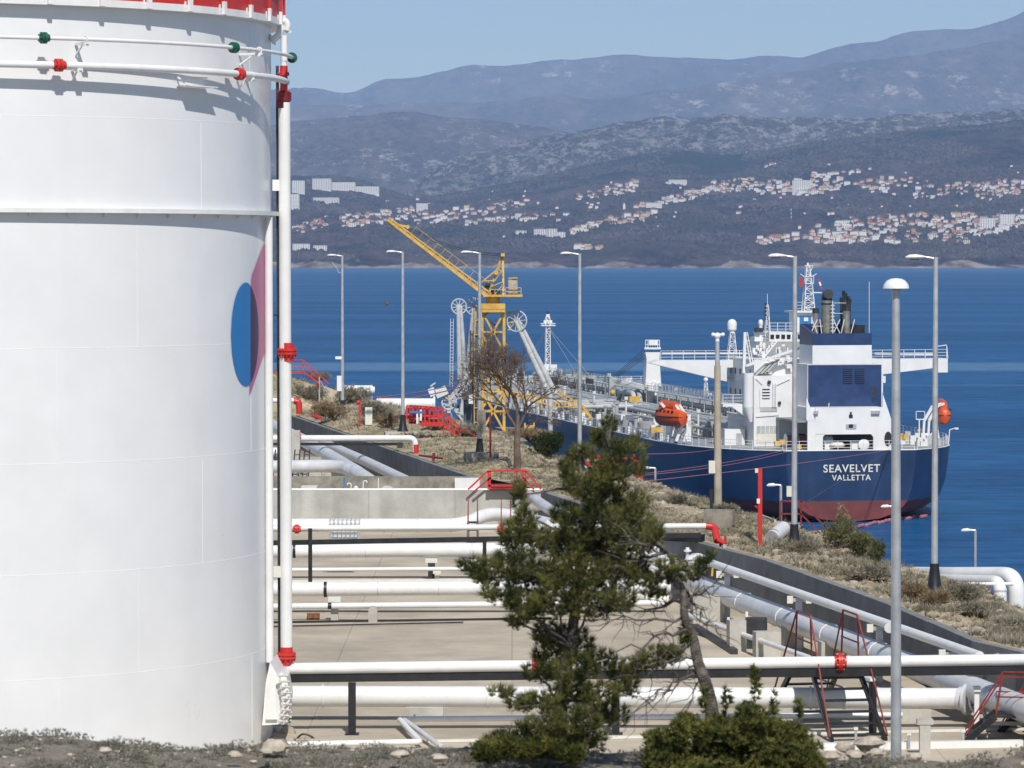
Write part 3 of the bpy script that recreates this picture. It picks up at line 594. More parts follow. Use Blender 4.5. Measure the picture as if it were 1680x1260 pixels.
# nozzle: reinforcing plate, neck, bolted cover
mb = MB(); ph = tphi(TCyl(447, 1140, TR)) if False else math.radians(84)
c = WZ(452, 1140, 16.25); 
nz = thing('tank_nozzle', 'bulky white bolted outlet nozzle at the foot of the big tank', 'nozzle', (c.x, 109, 16.0))
yq = 104.6
mb = MB(); prof = [W(430, 1190, yq), W(436, 1120, yq), W(443, 1086, yq), W(450, 1098, yq), W(461, 1120, yq), W(463, 1188, yq)]
mb.prism(prof, (0, 0, 0), (.1, 3.2, 0)); mb.prism([W(436, 1180, 104.55), W(441, 1122, 104.55), W(445, 1100, 104.55), W(452, 1118, 104.55), W(455, 1180, 104.55)], (0, 0, 0), (0, -.06, 0)); part(mb, 'reinforcing_box', M['white'], nz, True, smooth=False)
mb = MB()
for q in range(9): y = 1108 + q * 9.4; x = 457 + 8 * math.sin(math.pi * (q + .5) / 9); mb.cyl(W(x, y, 104.3), W(x + 13, y + 1, 104.6), .035, n=6); mb.cyl(W(x - 2, y, 104.25), W(x + 1.5, y, 104.3), .06, n=6)
part(mb, 'studs', M['cream'], nz, True)
mb = MB(); mb.prism([W(461, 1102, 104.9), W(470, 1112, 104.9), W(476, 1145, 104.9), W(470, 1188, 104.9), W(461, 1190, 104.9)], (0, 0, 0), (0, 1.5, 0)); part(mb, 'nozzle_neck', M['white'], nz, True, smooth=False)
pc_ = W(466, 1142, 108.6); mb = MB()
mb.lathe(pc_ + Vector((-.16, 0, 0)), [(.50, 0), (.86, 0), (.86, .10), (.5, .10), (.5, .16), (.86, .16), (.86, .26), (.36, .26)], 30, 0, (1, 0, 0)); part(mb, 'bolted_flange', M['white'], nz, True)
mb = MB()
for q in range(24):
    a = q * math.pi / 12; o = Vector((0, math.cos(a), math.sin(a))) * .78; mb.cyl(pc_ + o + Vector((-.25, 0, 0)), pc_ + o + Vector((.2, 0, 0)), .028, n=6)
part(mb, 'bolts', M['cream'], nz, True)
mb = MB(); mb.box(W(446, 1200, 108), (.5, .5, .3)); mb.cyl(W(452, 1198, 107.5), W(470, 1203, 107.5), .16); part(mb, 'drain_valve', M['pipe_grey'], nz, True)
mb = MB(); mb.cyl(W(470, 1205, 107), W(474, 1205, 107.2), .24, n=20); single(mb, 'wooden_disc', M['wood'], 'small tan round cover leaning beside the tank nozzle', 'cover', W(472, 1208, 107))
mb = MB(); mb.tube(fillet([W(484, 1216, 106), W(495, 1203, 106), W(510, 1207, 106), W(520, 1217, 106), W(560, 1218, 106)], .5), .03, 8); single(mb, 'hose', M['black'], 'thin black hose looping on the floor beside the tank foot', 'hose', W(500, 1215, 106))

# ------------------------------------------------------------------ riser by the tank and the near fire main
YV = 106.8
riser = thing('riser_pipe', 'tall white riser with red flanges standing close beside the big tank', 'pipe', W(470, 1090, YV))
mb = MB(); mb.tube([W(470, 1086, YV), W(466.5, 168, YV)], .175, 18); part(mb, 'pipe', M['white'], riser, True)
mb = MB(); mb.tube([W(466, 150, YV), W(465.5, 100, YV)], .085, 12); part(mb, 'pipe', M['white'], riser, True)
mb = MB(); mb.tube([W(465.8, 152, YV), W(465.6, 108, YV)], .11, 12); mb.cyl(W(465.7, 120, YV), W(465.7, 124, YV), .16); mb.cyl(W(456, 121, YV), W(474, 121, YV), .05); part(mb, 'red_valve', M['red'], riser, True)
mb = MB(); mb.lathe(W(465.7, 172, YV), [(.175, -.1), (.175, .1), (.22, .12), (.22, .34), (.16, .4)], 16); mb.cyl(W(456, 152, YV), W(456, 176, YV), .05); mb.cyl(W(472, 158, YV), W(478, 158, YV), .05); part(mb, 'reducer', M['darkred'], riser, True)
mb = MB(); mb.tube([W(466, 100, YV), W(466, 58, YV)], .1, 12); part(mb, 'upper_pipe', M['white'], riser, True)
def vflange(px, py, Y, r, m, parent):
    c = W(px, py, Y); mb = MB(); mb.lathe(c, [(r, -.28), (r, -.1), (r * 1.5, -.08), (r * 1.5, -.02), (r * 1.3, -.015), (r * 1.3, .015), (r * 1.5, .02), (r * 1.5, .08), (r, .10), (r, .26)], 20)
    for q in range(12):
        a = q * math.pi / 6; mb.cyl(c + Vector((math.cos(a) * r * 1.32, math.sin(a) * r * 1.32, -.16)), c + Vector((math.cos(a) * r * 1.32, math.sin(a) * r * 1.32, .11)), .02, n=6)
    part(mb, 'flange', m, parent, True)
vflange(471, 577, YV, .19, M['red'], riser); vflange(470, 1076, YV, .185, M['red'], riser)
mb = MB(); mb.box(W(453, 304, YV), (.2, .2, .32)); part(mb, 'clamp', M['white'], riser, True, smooth=False)
mb = MB(); mb.box(W(456, 938, YV), (.26, .2, .32)); part(mb, 'clamp', M['cream'], riser, True, smooth=False)
cp = thing('gooseneck_pipe', 'short curved white gooseneck pipe at the tank rim beside the red railing', 'pipe', W(452, 66, YV))
mb = MB(); mb.tube(fillet([W(444, 68, YV), W(455, 60, YV), W(461, 50, YV), W(460, 36, YV), W(469, 34, YV), W(472, 42, YV), W(470, 50, YV)], .3, 6), .1, 14); part(mb, 'pipe', M['white'], cp, True)
mb = MB(); mb.lathe(W(446, 66, YV), [(.17, 0), (.17, .05), (.1, .06)], 16, 0, (1, 0, .5)); mb.bar(W(467, 52, YV), W(478, 52, YV), .07); part(mb, 'flange', M['cream'], cp, True)
dp = thing('cable_post', 'slim dark vertical cable post between the tank edge and the white riser', 'post', W(459, 1095, YV + .3))
mb = MB(); mb.bar(W(458.5, 1095, YV + .3), W(455, 108, YV + .3), .085); part(mb, 'post', M['dark'], dp, True, smooth=False)
mb = MB(); mb.bar(W(447, 517, YV + .3), W(457, 517, YV + .3), .05); part(mb, 'bracket', M['dark'], dp, True, smooth=False)

def pipe_on(name, label, pts, r, m=None, bend=.6, cat='pipe', extra=None, n=18, group=None):
    t = thing(name, label, cat, pts[0], group=group); mb = MB(); mb.tube(fillet(pts, bend, 7), r, n); part(mb, 'pipe', m or M['white'], t, True)
    return t
def sleeve(t, p, d, r, w_, m, name='joint_band'):
    d = Vector(d).normalized(); mb = MB(); mb.lathe(Vector(p) - d * w_ / 2, [(r * .9, 0), (r * 1.06, 0), (r * 1.06, w_), (r * .9, w_)], 18, 0, d); part(mb, name, m, t, True)
def hflange(t, p, d, r, m, w_=.35, name='flange'):
    d = Vector(d).normalized(); mb = MB(); mb.lathe(Vector(p) - d * w_ / 2, [(r * 1.02, 0), (r * 1.04, w_ * .3), (r * 1.6, w_ * .32), (r * 1.6, w_ * .48), (r * 1.45, w_ * .5), (r * 1.6, w_ * .52), (r * 1.6, w_ * .68), (r * 1.04, w_ * .7), (r * 1.02, w_)], 18, 0, d)
    u = Vector((0, 0, 1)); v = d.cross(u).normalized()
    for q in range(8):
        a = q * math.pi / 4 + .3; o = (u * math.cos(a) + v * math.sin(a)) * r * 1.4; mb.cyl(Vector(p) + o - d * w_ * .32, Vector(p) + o + d * w_ * .32, r * .14, n=6)
    part(mb, name, m, t, True)
# near fire main (line c) and its black beam
Pa = W(470, 1097, YV); zc = Pa.z; Pb = W(1760, 1081, 107.1)
fm = pipe_on('fire_main', 'straight white fire main on the nearest black beam, with two red flanges', [W(470, 1078, YV), Pa, Pb], .165, bend=.55)
dv = (Pb - Pa).normalized()
for px in (882, 1376): hflange(fm, Pa + dv * ((W(px, 1090, 107.5).x - Pa.x) / dv.x), dv, .17, M['red'])
bmz = W(900, 1112, 106.9).z
bt = thing('pipe_beam', 'black steel beam on posts carrying the nearest white fire main', 'beam', W(578, 1215, YV))
mb = MB(); mb.bar(Vector((Pa.x, Pa.y + .05, bmz)), Vector((Pb.x, Pb.y + .05, bmz + .22)), .18, .25); part(mb, 'beam', M['black'], bt, True, smooth=False)
for px in (578, 1432, 1010):
    q = W(px, 1160, 107.0); q.y = Pa.y + .02 + (q.x - Pa.x) * dv.y / dv.x; mb = MB(); mb.bar(Vector((q.x, q.y, bmz - .13)), Vector((q.x, q.y, 15.0)), .22, .16); part(mb, 'post', M['black'], bt, True, smooth=False)
    mb = MB(); mb.box((q.x, q.y, 15.03), (.4, .4, .05)); part(mb, 'base_plate', M['black'], bt, True, smooth=False)
# thick outlet pipe i
Y0 = 110.0
pi_ = pipe_on('outlet_pipe', 'thickest white pipe running right from the tank nozzle, ending at a bolted round cover', [W(474, 1142, Y0), W(1592, 1146, 109.9)], .315, n=28)
for px in (530, 1330, 1385, 800): sleeve(pi_, W(px, 1142 + 4 * (px - 474) / 1118, Y0 - .1 * (px - 474) / 1118), (1, 0, 0), .33, .05, M['white'], 'weld_ring')
mb = MB(); mb.lathe(W(1572, 1146, 109.9), [(.31, 0), (.36, .05), (.36, .25), (.48, .26), (.48, .36), (.1, .37)], 30, 0, (1, -.6, 0))
part(mb, 'end_flange', M['pipe_grey'], pi_, True)
ec = W(1606, 1147, 109.6); ax = Vector((.62, -.78, 0)).normalized(); mb = MB(); mb.cyl(ec, ec + ax * .07, .45, n=36)
u = Vector((0, 0, 1)); v = ax.cross(u)
part(mb, 'blind_cover', M['white'], pi_, True)
mb = MB()
for q in range(16):
    a = q * math.pi / 8; o = (u * math.cos(a) + v * math.sin(a)) * .39; mb.cyl(ec + o, ec + o + ax * .11, .03, n=6)
part(mb, 'bolts', M['dark'], pi_, True)
mb = MB(); mb.tube(fillet([W(1612, 1165, 109.4), W(1620, 1180, 109.4), W(1612, 1195, 109.3)], .2), .07); part(mb, 'drain_elbow', M['white'], pi_, True)
pier_mb = MB(); pier_mb.box((0, 0, .45), (.5, .4, .9)); pier_mb.box((0, 0, .93), (.6, .3, .06)); 
def pier(px, Y, top, w_=.5, dpt=.4, m='pale_concrete', label='', name='pipe_pier', saddle=True):
    p = W(px, 900, Y); t = thing(name, label, 'pipe support', (p.x, Y, 15.0)); mb = MB(); mb.box((p.x, Y, (15 + top) / 2 - .03), (w_, dpt, top - 15 - .06)); part(mb, 'pier', M[m], t, True, smooth=False)
    if saddle: mb = MB(); mb.box((p.x, Y, top - .03), (w_ * 1.25, dpt * .7, .06)); part(mb, 'saddle', M['white'], t, True, smooth=False)
    return t
for px, lb in ((700, 'pale concrete block under the thick outlet pipe near the black post'), (1290, 'pale concrete block under the thick outlet pipe behind the ladder stile'), (1500, 'pale concrete block under the thick outlet pipe right of the big lamp post')):
    pier(px, Y0, 15.5, 1.0, .5, label=lb)
# zigzag low pipes j
zj = 15.35
jp = pipe_on('drain_line', 'low white pipe with a Z-shaped bend lying on the basin floor in front', [WZ(445, 1222, 15.2), WZ(690, 1217, 15.2), WZ(655, 1180, 15.3), WZ(1480, 1173, 15.3)], .085, bend=.2, n=12)
for px in (680, 1010, 1240, 1440): sleeve(jp, WZ(px, 1178 - (px - 655) * .006, 15.3), (1, 0, 0), .1, .06, M['white'])
pipe_on('drain_line', 'short slanting white pipe beside the Z-shaped bend on the basin floor', [WZ(662, 1180, 15.3), WZ(724, 1225, 15.2)], .075, m=M['pipe_grey'], n=12)
kb = MB(); a = WZ(700, 1216, 15.06); b = WZ(1680, 1196, 15.06); kb.bar(a, b, .1, .08); single(kb, 'floor_kerb', M['cream'], 'thin pale kerb strip lying across the floor below the front pipes', 'kerb', a)
# line b: fire main + beam + posts, 150 m away
Yb = 151; A = W(430, 867, Yb); Bq = W(1158, 863, Yb + .6)
fb = thing('fire_main', 'slender white fire main at mid distance, ending in a red elbow over the wall', 'pipe', A)
mb = MB(); mb.tube([A, Bq], .12, 12); part(mb, 'pipe', M['white'], fb, True)
mb = MB(); mb.tube(fillet([Bq, W(1172, 864, Yb + .6), W(1177, 888, Yb)], .42, 7), .15, 12); mb.cyl(W(1178, 886, Yb - .2), W(1190, 893, Yb - .4), .10); mb.cyl(W(1182, 882, Yb - .2), W(1182, 900, Yb - .2), .05); mb.cyl(W(1190, 878, Yb - .3), W(1191, 896, Yb - .3), .045); part(mb, 'elbow', M['red'], fb, True)
for px in (487, 822): hflange(fb, W(px, 868, Yb), (1, 0, 0), .12, M['red'], .34)
bb = thing('pipe_beam', 'thin black beam on a slim post under the mid-distance fire main', 'beam', W(509, 990, Yb - 3))
mb = MB(); mb.bar(W(430, 891, Yb), W(1150, 878, Yb), .18, .2); part(mb, 'beam', M['black'], bb, True, smooth=False)
for px in (509, 795, 1085): mb = MB(); q = W(px, 930, Yb - .2); mb.bar((q.x, q.y, 17.75 if px == 509 else 17.25), (q.x, q.y, 15), .16); mb.box((q.x, q.y, 15.05), (.42, .42, .1)); part(mb, 'post', M['black'], bb, True, smooth=False)
# thick & thin pipes a, e, g (thick) and f, h (thin)
pa = pipe_on('product_pipe', 'thick white pipe just in front of the pale crossing wall', [W(430, 862, 176), W(760, 862, 176), W(800, 842, 178), W(850, 848, 180), W(905, 862, 172)], .33, bend=1.2, n=20)
pipe_on('product_pipe', 'grey pipe slanting behind the pine from the crossing wall towards the valves', [W(866, 812, 184), W(905, 838, 176), W(1000, 872, 165), W(1060, 900, 158)], .26, m=M['pipe_grey'], bend=1.2, n=18)
pe_ = pipe_on('product_pipe', 'thick white pipe directly below the mid-distance black beam, with one black band', [W(430, 904, 158), W(1110, 900, 158)], .30, n=20)
for q_ in range(5): sleeve(pa, W(520 + q_ * 55, 862, 176), (1, 0, 0), .33, .04, M['pipe_grey'], 'weld_ring'); sleeve(pe_, W(600 + q_ * 90, 903.5, 158), (1, 0, 0), .295, .04, M['pipe_grey'], 'weld_ring')
sleeve(pe_, W(483, 903, 158), (1, 0, 0), .31, .12, M['black']); sleeve(pe_, W(775, 903, 158), (1, 0, 0), .31, .12, M['pipe_grey'])
pg = pipe_on('product_pipe', 'thick white pipe mid basin with a black band near the riser', [W(430, 967, 143), W(1100, 962, 143)], .275, n=20)
for q_ in range(4): sleeve(pg, W(620 + q_ * 100, 965.5, 143), (1, 0, 0), .27, .04, M['pipe_grey'], 'weld_ring')
sleeve(pg, W(534, 967, 143), (1, 0, 0), .285, .12, M['black'])
pf = pipe_on('slender_pipe', 'upper slender white pipe on small cream supports, further from the camera', [W(430, 935, 157), W(1110, 931, 157)], .085, n=10)
ph_ = pipe_on('slender_pipe', 'lower slender white pipe on concrete stub posts, nearer to the camera', [W(430, 995, 140), W(1090, 989, 140)], .115, n=12)
sleeve(ph_, W(541, 994, 140), (1, 0, 0), .12, .14, M['black'])
def tpost(px, ytop, ybot, Y, lb, m='pale_concrete', w_=.28, cap='cream'):
    a = W(px, ytop, Y); b = WZ(px, ybot, 15.0); t = thing('pipe_support', lb, 'pipe support', (a.x, Y, 15)); mb = MB(); mb.bar((a.x, Y, 15), (a.x, Y, a.z), w_, w_); part(mb, 'post', M[m], t, True, smooth=False)
    mb = MB(); mb.box((a.x, Y, a.z + .02), (w_ * 1.7, w_ * 1.1, .2)); part(mb, 'head', M[cap], t, True, smooth=False); return t
tpost(549, 984, 1025, 140.3, 'grey stub support with cream head just right of the black-banded pipe joint')
mb = MB(); q = W(612, 1010, 139.7); o = Vector((q.x, 139.7, 15)); mb.prism([o + Vector((.17 * math.cos(a), -.15, .45 + .17 * math.sin(a))) for a in [k * math.pi / 8 for k in range(9)]] + [o + Vector((-.17, -.15, 0)), o + Vector((.17, -.15, 0))], (0, 0, 0), (0, .3, 0)); single(mb, 'round_topped_pier', M['pale_concrete'], 'small round-topped concrete pier under the lower slender pipe', 'pipe support', o, smooth=False)
tpost(708, 920, 948, 158, 'short dark support with cream head under the upper slender pipe', m='dark', w_=.3)
tpost(717, 938, 948, 157.5, 'small cream bracket beside the dark support of the upper slender pipe', m='cream', w_=.2)
tpost(780, 922, 950, 158, 'cream-headed support beside the pine, under the upper slender pipe', m='dark', w_=.26)
mb = MB(); mb.box(WZ(514, 1011, 15.12), (.48, .35, .22)); single(mb, 'rusty_block', M['rust'], 'orange-brown block under the foot of the slim black post', 'block', WZ(514, 1011, 15.0), smooth=False)
ln = MB(); ln.bar(WZ(430, 1021, 15.06), WZ(905, 1014, 15.06), .07); single(ln, 'floor_cable', M['black'], 'black cable along the basin floor, further one of the pair', 'cable', WZ(430, 1021, 15.06))
ln = MB(); ln.bar(WZ(430, 1028, 15.06), WZ(760, 1021, 15.06), .05); single(ln, 'floor_cable', M['dark'], 'thin dark cable along the basin floor, nearer one of the pair', 'cable', WZ(430, 1028, 15.06))
ln = MB(); ln.bar(WZ(430, 954, 15.1), WZ(800, 951, 15.1), .12, .1); single(ln, 'floor_edging', M['cream'], 'pale edging strip behind the middle thick pipe', 'kerb', WZ(430, 954, 15.06))
# small equipment behind the pipes
eq = thing('wire_cage', 'clear-sided wire cage cabinet standing between the pale wall and the mid-distance beam', 'cage', W(565, 885, 160)); mb = MB()
c0 = W(540, 885, 160); c1 = W(589, 853, 160); 
for x in np.linspace(c0.x, c1.x, 8): mb.bar((x, 160, c0.z), (x, 160, c1.z), .03); mb.bar((x, 161, c0.z), (x, 161, c1.z), .03)
for z in np.linspace(c0.z, c1.z, 5): mb.bar((c0.x, 160, z), (c1.x, 160, z), .03); mb.bar((c0.x, 161, z), (c1.x, 161, z), .03)
part(mb, 'cage', M['galv'], eq, True, smooth=False); mb = MB(); mb.box2((c0.x + .1, 160.15, c0.z), (c1.x - .1, 160.9, c0.z + .5)); part(mb, 'contents', M['pipe_grey'], eq, True, smooth=False)
# line on top of the crossing wall, with little fittings
lt = thing('wall_top_pipe', 'thin white pipe along the top of the pale crossing wall with small bent fittings', 'pipe', W(480, 803, YW + 1)); mb = MB(); mb.tube([W(440, 803.5, YW + .6), W(890, 803.5, YW + .6)], .075, 8); part(mb, 'pipe', M['white'], lt, True)
for px, h in ((576, 10), (596, 14)):
    mb = MB(); mb.tube(fillet([W(px, 803, YW + 1), W(px, 803 - h, YW + 1), W(px - 6 + (12 if px > 590 else 0), 803 - h, YW + 1), W(px - 6 + (12 if px > 590 else 0), 806 - h, YW + 1)], .08), .03, 6); part(mb, 'vent_pipe', M['white'], lt, True)
mb = MB(); mb.ball(W(584, 801, YW + 1), .13); part(mb, 'valve_cap', M['cream'], lt, True)
mb = MB(); mb.bar(W(621, 803, YW + 1), W(621, 784, YW + 1), .05); part(mb, 'stub', M['cream'], lt, True)
mb = MB(); mb.bar(W(564, 803, YW + 1), W(565, 783, YW + 1), .06); mb.box(W(565, 787, YW + 1), (.14, .1, .14)); part(mb, 'gauge', M['logoblue'], lt, True)
mb = MB(); mb.tube([W(644 + 4 * math.cos(a), 804 - 2.5 * math.sin(a), YW + .6) for a in [k * .4 for k in range(16)]], .02, 6); part(mb, 'handwheel', M['red'], lt, True)
mb = MB(); mb.box2(W(496, 796, YW + 2), W(520, 803, YW + 1)); single(mb, 'junction_box', M['cream'], 'small pale box on the gap between the crossing walls', 'box', W(508, 803, YW + 1.5), smooth=False)
mb = MB(); mb.box2(W(746, 784, YB - .25), W(787, 803, YB - .18)); sg = single(mb, 'notice_board', M['white'], 'blank-looking white notice board on the crossing wall left of the red stile', 'sign', W(766, 803, YB - .2), smooth=False)
# ------------------------------------------------------------------ pipes along the right wall
def pts_z(lst, z): return [WZ(x, y, z) for x, y in lst]
sp = pts_z([(1176, 927), (1294, 974), (1416, 1018), (1459, 1027 + 5), (1594, 1072)], 17.0)
a = sp[0]; b = sp[-1]; d = (b - a).normalized(); upper = [a, b + d * .8]
l_ = pipe_on('wall_side_pipe', 'slim white pipe along the right containment wall, held on T-shaped brackets', [a - d * 3] + upper, .15, m=M['white'], n=14)
sleeve(l_, WZ(1459, 1030, 17.0), d, .16, .05, M['pipe_grey'])
for i, (px, py) in enumerate([(1190, 933), (1295, 974), (1422, 1020), (1560, 1061)]):
    q = a + d * ((WZ(px, py, 17.0) - a).dot(d)); mb = MB(); t = thing('tee_bracket', ['T-shaped pipe bracket nearest the pine on the wall-side pipe', 'T-shaped pipe bracket halfway along the wall-side pipe above the first red hoop', 'T-shaped bracket on the wall-side pipe just left of the big lamp post', 'T-shaped pipe bracket right of the big lamp post, partly behind the fire main'][i], 'pipe support', (q.x, q.y, 15.0), group='brackets along the wall-side pipe')
    mb.bar((q.x, q.y, 15), (q.x, q.y, q.z - .3), .22, .14); part(mb, 'post', M['pipe_grey'], t, True, smooth=False)
    mb = MB(); mb.bar((q.x - .4, q.y - .1, q.z - .22), (q.x + .4, q.y - .1, q.z - .22), .1, .12); part(mb, 'crossbar', M['galv'], t, True, smooth=False)
    for sx_ in (-.33, .33): mb = MB(); mb.box((q.x + sx_, q.y - .18, q.z - .2), (.2, .14, .26)); part(mb, 'pad', M['cream'], t, True, smooth=False)
big = pts_z([(1141, 958), (1680, 1163)], 15.95); d = (big[1] - big[0]).normalized()
m_ = pipe_on('transfer_pipe', 'large whitish-grey transfer pipe slanting down to the right beside the containment wall', [WZ(1052, 896, 16.1), WZ(1110, 930, 16.0), big[0], big[1] + d * 10], .39, m=M['pipe_grey'], bend=1.5, n=26)
for k in (8, 14, 20, 26): sleeve(m_, big[0] + d * k, d, .39, .06, M['white'], 'weld_ring')
sm1 = pts_z([(1130, 1010), (1330, 1080)], 15.6); d1 = (sm1[1] - sm1[0]).normalized()
pipe_on('slender_pipe', 'slender white pipe slanting down to the right below the large transfer pipe', [sm1[0] - d1 * 1, sm1[1] + d1 * 6.4], .09, n=10)
mb = MB()
for i, (px, py, w_, h_) in enumerate([(1160, 1020, 1.2, 1.0), (1208, 1068, .6, 1.1), (1258, 1078, .9, .9), (1300, 1062, .7, .9), (1180, 990, .5, .9), (1370, 1090, 1.1, .8)]):
    q = WZ(px, py, 15.0); mb = MB(); mb.box((q.x, q.y, 15 + h_ / 2), (w_, .5, h_), .18); 
    single(mb, 'pipe_pier', M['pale_concrete'], ['wide pale block under the large transfer pipe, just right of the gnarled trunk', 'narrow tall pale block right of the white marker post', 'squat pale block below the slender slanting pipe', 'pale block under the transfer pipe beside the first red hoop', 'small pale block furthest back under the transfer pipe', 'pale block beneath the transfer pipe between the two red hoops'][i], 'pipe support', (q.x, q.y, 15), group='concrete blocks under the transfer pipe', smooth=False)
for i, (px, py) in enumerate([(1195, 1056), (1149, 1005), (1225, 1046), (1190, 1010)]):
    q = WZ(px, py, 15.0); mb = MB(); mb.bar((q.x, q.y, 15), (q.x, q.y, 15.95), .09); single(mb, 'marker_post', M['white'] if i % 2 == 0 else M['dark'], ['short white post in front of the pale blocks', 'short dark post beside the gnarled trunk', 'short white post behind the slender slanting pipe', 'short dark post under the transfer pipe'][i], 'post', (q.x, q.y, 15), smooth=False)
mb = MB(); q = WZ(1236, 1064, 15); mb.box((q.x + .1, q.y, 15.55), (.75, .5, 1.1)); single(mb, 'shade_box', M['dark'], 'dark box standing in for the shade between the pale pipe blocks', 'cabinet', (q.x, q.y, 15), smooth=False)  # dark box added where only shade lies under the transfer pipe
q0, q1 = WZ(1140, 1030, 15.05), WZ(1205, 1072, 15.05); mb = MB(); mb.bar(q0, q1, .25, .3); single(mb, 'shadow_strip', M['dark'], 'dark low strip standing in for the wall shadow below the slender slanting pipe', 'beam', q0, smooth=False)  # dark bar laid down as the wall's shadow on the floor
# valve cluster behind the tree
vc = thing('valve_station', 'cluster of white valves and flanges seen through the pine branches', 'valves', WZ(1060, 1010, 15))
r2 = random.Random(5)
for k in range(9):
    px = 1036 + r2.uniform(0, 70); py = 930 + r2.uniform(0, 60); Yk = 149 + r2.uniform(-3, 3); c = W(px, py, Yk); mb = MB(); mb.cyl(c + Vector((-.35, 0, 0)), c + Vector((.35, 0, 0)), .17, n=12); mb.cyl(c + Vector((-.37, 0, 0)), c + Vector((-.29, 0, 0)), .27, n=14); mb.cyl(c + Vector((.29, 0, 0)), c + Vector((.37, 0, 0)), .27, n=14); mb.cyl(c, c + Vector((0, 0, .5)), .08); mb.cyl(c + Vector((0, 0, .5)), c + Vector((0, 0, .54)), .2, n=12)
    part(mb, 'valve', M['cream'] if k % 2 else M['white'], vc, True)
for k in range(4):
    c = W(1030 + k * 24, 950 + k * 8, 149); mb = MB(); mb.tube([c, Vector((c.x, c.y, 15))], .07, 8); part(mb, 'pipe_leg', M['pipe_grey'], vc, True)
mb = MB(); mb.tube(fillet([W(1020, 905, 150), W(1090, 915, 149), W(1120, 955, 148), W(1128, 1000, 147.5)], 1), .2, 12); part(mb, 'header', M['white'], vc, True)
ch = thing('air_vent', 'white capped vent sticking up at the bend of the transfer pipe beside the wall', 'vent', W(1128, 930, 150)); mb = MB(); mb.tube([W(1128, 925, 150), W(1128, 898, 150)], .08, 10); mb.cyl(W(1128, 905, 150), W(1128, 902, 150), .16); part(mb, 'stem', M['white'], ch, True)
mb = MB(); mb.ball(W(1143, 925, 149), .55, 16, 10, (1, 1, .8)); part(mb, 'body', M['white'], ch, True)
gp = thing('gauge_pole', 'slim galvanised pole with a level scale in front of the containment wall, topped dark', 'pole', WZ(1190, 985, 15.5)); a = W(1189, 985, 149); b = W(1189, 893, 149.0); mb = MB(); mb.bar(a, b, .14); part(mb, 'pole', M['galv'], gp, True, smooth=False)
mb = MB(); mb.bar(W(1168, 945, 148.5), W(1169, 932, 148.5), .08); part(mb, 'marker', M['yellow'], gp, True)
tb = thing('cable_tray', 'dark flat-topped cable tray under the red elbow at the wall corner', 'tray', W(1100, 880, 153)); mb = MB(); mb.bar(W(1082, 880, 153), W(1150, 883, 152), .7, .3); part(mb, 'tray', M['black'], tb, True, smooth=False); mb = MB(); mb.bar(W(1082, 876, 153), W(1148, 877, 152), .8, .06); part(mb, 'lid', M['galv'], tb, True, smooth=False)

# ------------------------------------------------------------------ ladder stiles over the pipes
def stile(name, label, c, yaw, wd, top, plat, run, nst=5, m=None, back=True, z0=15.0, hoop=1.3):
    """local x = width, y = walking direction; c = centre of platform on the floor"""
    t = thing(name, label, 'stile', (c[0], c[1], z0), yaw); dk = M['black']; rd = m or M['dullred']; h = top - z0
    mb = MB(); mb.box((0, 0, h), (wd, plat, .05)); part(mb, 'platform', dk, t, smooth=False)
    for sy in ((-1, 1) if back else (-1,)):
        for sx_ in (-1, 1):
            mb = MB(); mb.bar((sx_ * wd / 2, sy * plat / 2, h), (sx_ * wd / 2 * 1.12, sy * (plat / 2 + run), 0), .10, .18); part(mb, 'stringer', dk, t, smooth=False)
        for k in range(nst):
            f = (k + .6) / (nst + .2); mb = MB(); mb.box((0, sy * (plat / 2 + run * f), h * (1 - f)), (wd * (1 + .1 * f), .26, .05)); part(mb, 'step', dk, t, smooth=False)
    for sx_ in (-1, 1):
        for sy in (-1, 1):
            mb = MB(); mb.bar((sx_ * wd / 2, sy * plat / 2, h), (sx_ * wd / 2, sy * plat / 2 * .8, h + hoop), .045); part(mb, 'handrail_post', rd, t, smooth=False)
            mb = MB(); mb.bar((sx_ * wd / 2, sy * plat / 2 * .8, h + hoop), (sx_ * wd / 2 * 1.2, sy * (plat / 2 + run), .15 if back or sy < 0 else h), .042); part(mb, 'handrail', rd, t, smooth=False)
        mb = MB(); mb.bar((sx_ * wd / 2, -plat / 2 * .8, h + hoop), (sx_ * wd / 2, plat / 2 * .8, h + hoop), .045); part(mb, 'handrail', rd, t, smooth=False)
        mb = MB(); mb.bar((sx_ * wd / 2, -plat / 2, h + hoop * .5), (sx_ * wd / 2, plat / 2, h + hoop * .5), .04); part(mb, 'mid_rail', rd, t, smooth=False)
    return t
q = W(1352, 1106, 109.6); stile('ladder_stile', 'black step-over ladder with tall red hoops crossing the thickest white pipe', (q.x + .02, 108.9), math.radians(10), 1.42, 16.75, 2.0, 2.6, 6, hoop=1.62)
q = WZ(1605, 1200, 15); stile('ladder_stile', 'low black step-over with red rails at the far lower right corner', (q.x + 1.2, 105.6), math.radians(82), 1.3, 15.75, 1.9, .9, 2, hoop=1.15)
q = WZ(1672, 1200, 15); stile('ladder_stile', 'red-railed step-over cut by the right edge of the picture', (q.x + 1.2, 107.6), math.radians(75), 1.2, 15.9, 1.6, .9, 2, hoop=1.15)
for i, px in enumerate((775, 830)):
    q = W(px, 860, 166); stile('ladder_stile', ['narrow red hoop step-over just left of the pine, over the far thick pipe', 'narrow red hoop step-over half hidden by the top left of the pine'][i], (q.x, 168 - i), 0, .42, 16.75, .6, .7, 3, hoop=1.15)
for i, (px, Yk) in enumerate(((945, 158), (990, 157))):
    q = W(px, 900, Yk); stile('ladder_stile', ['red step-over glimpsed through the middle of the pine', 'red step-over glimpsed through the right half of the pine'][i], (q.x, Yk), math.radians(30), .9, 16.4, 1, 1.2, 4, hoop=1.0)
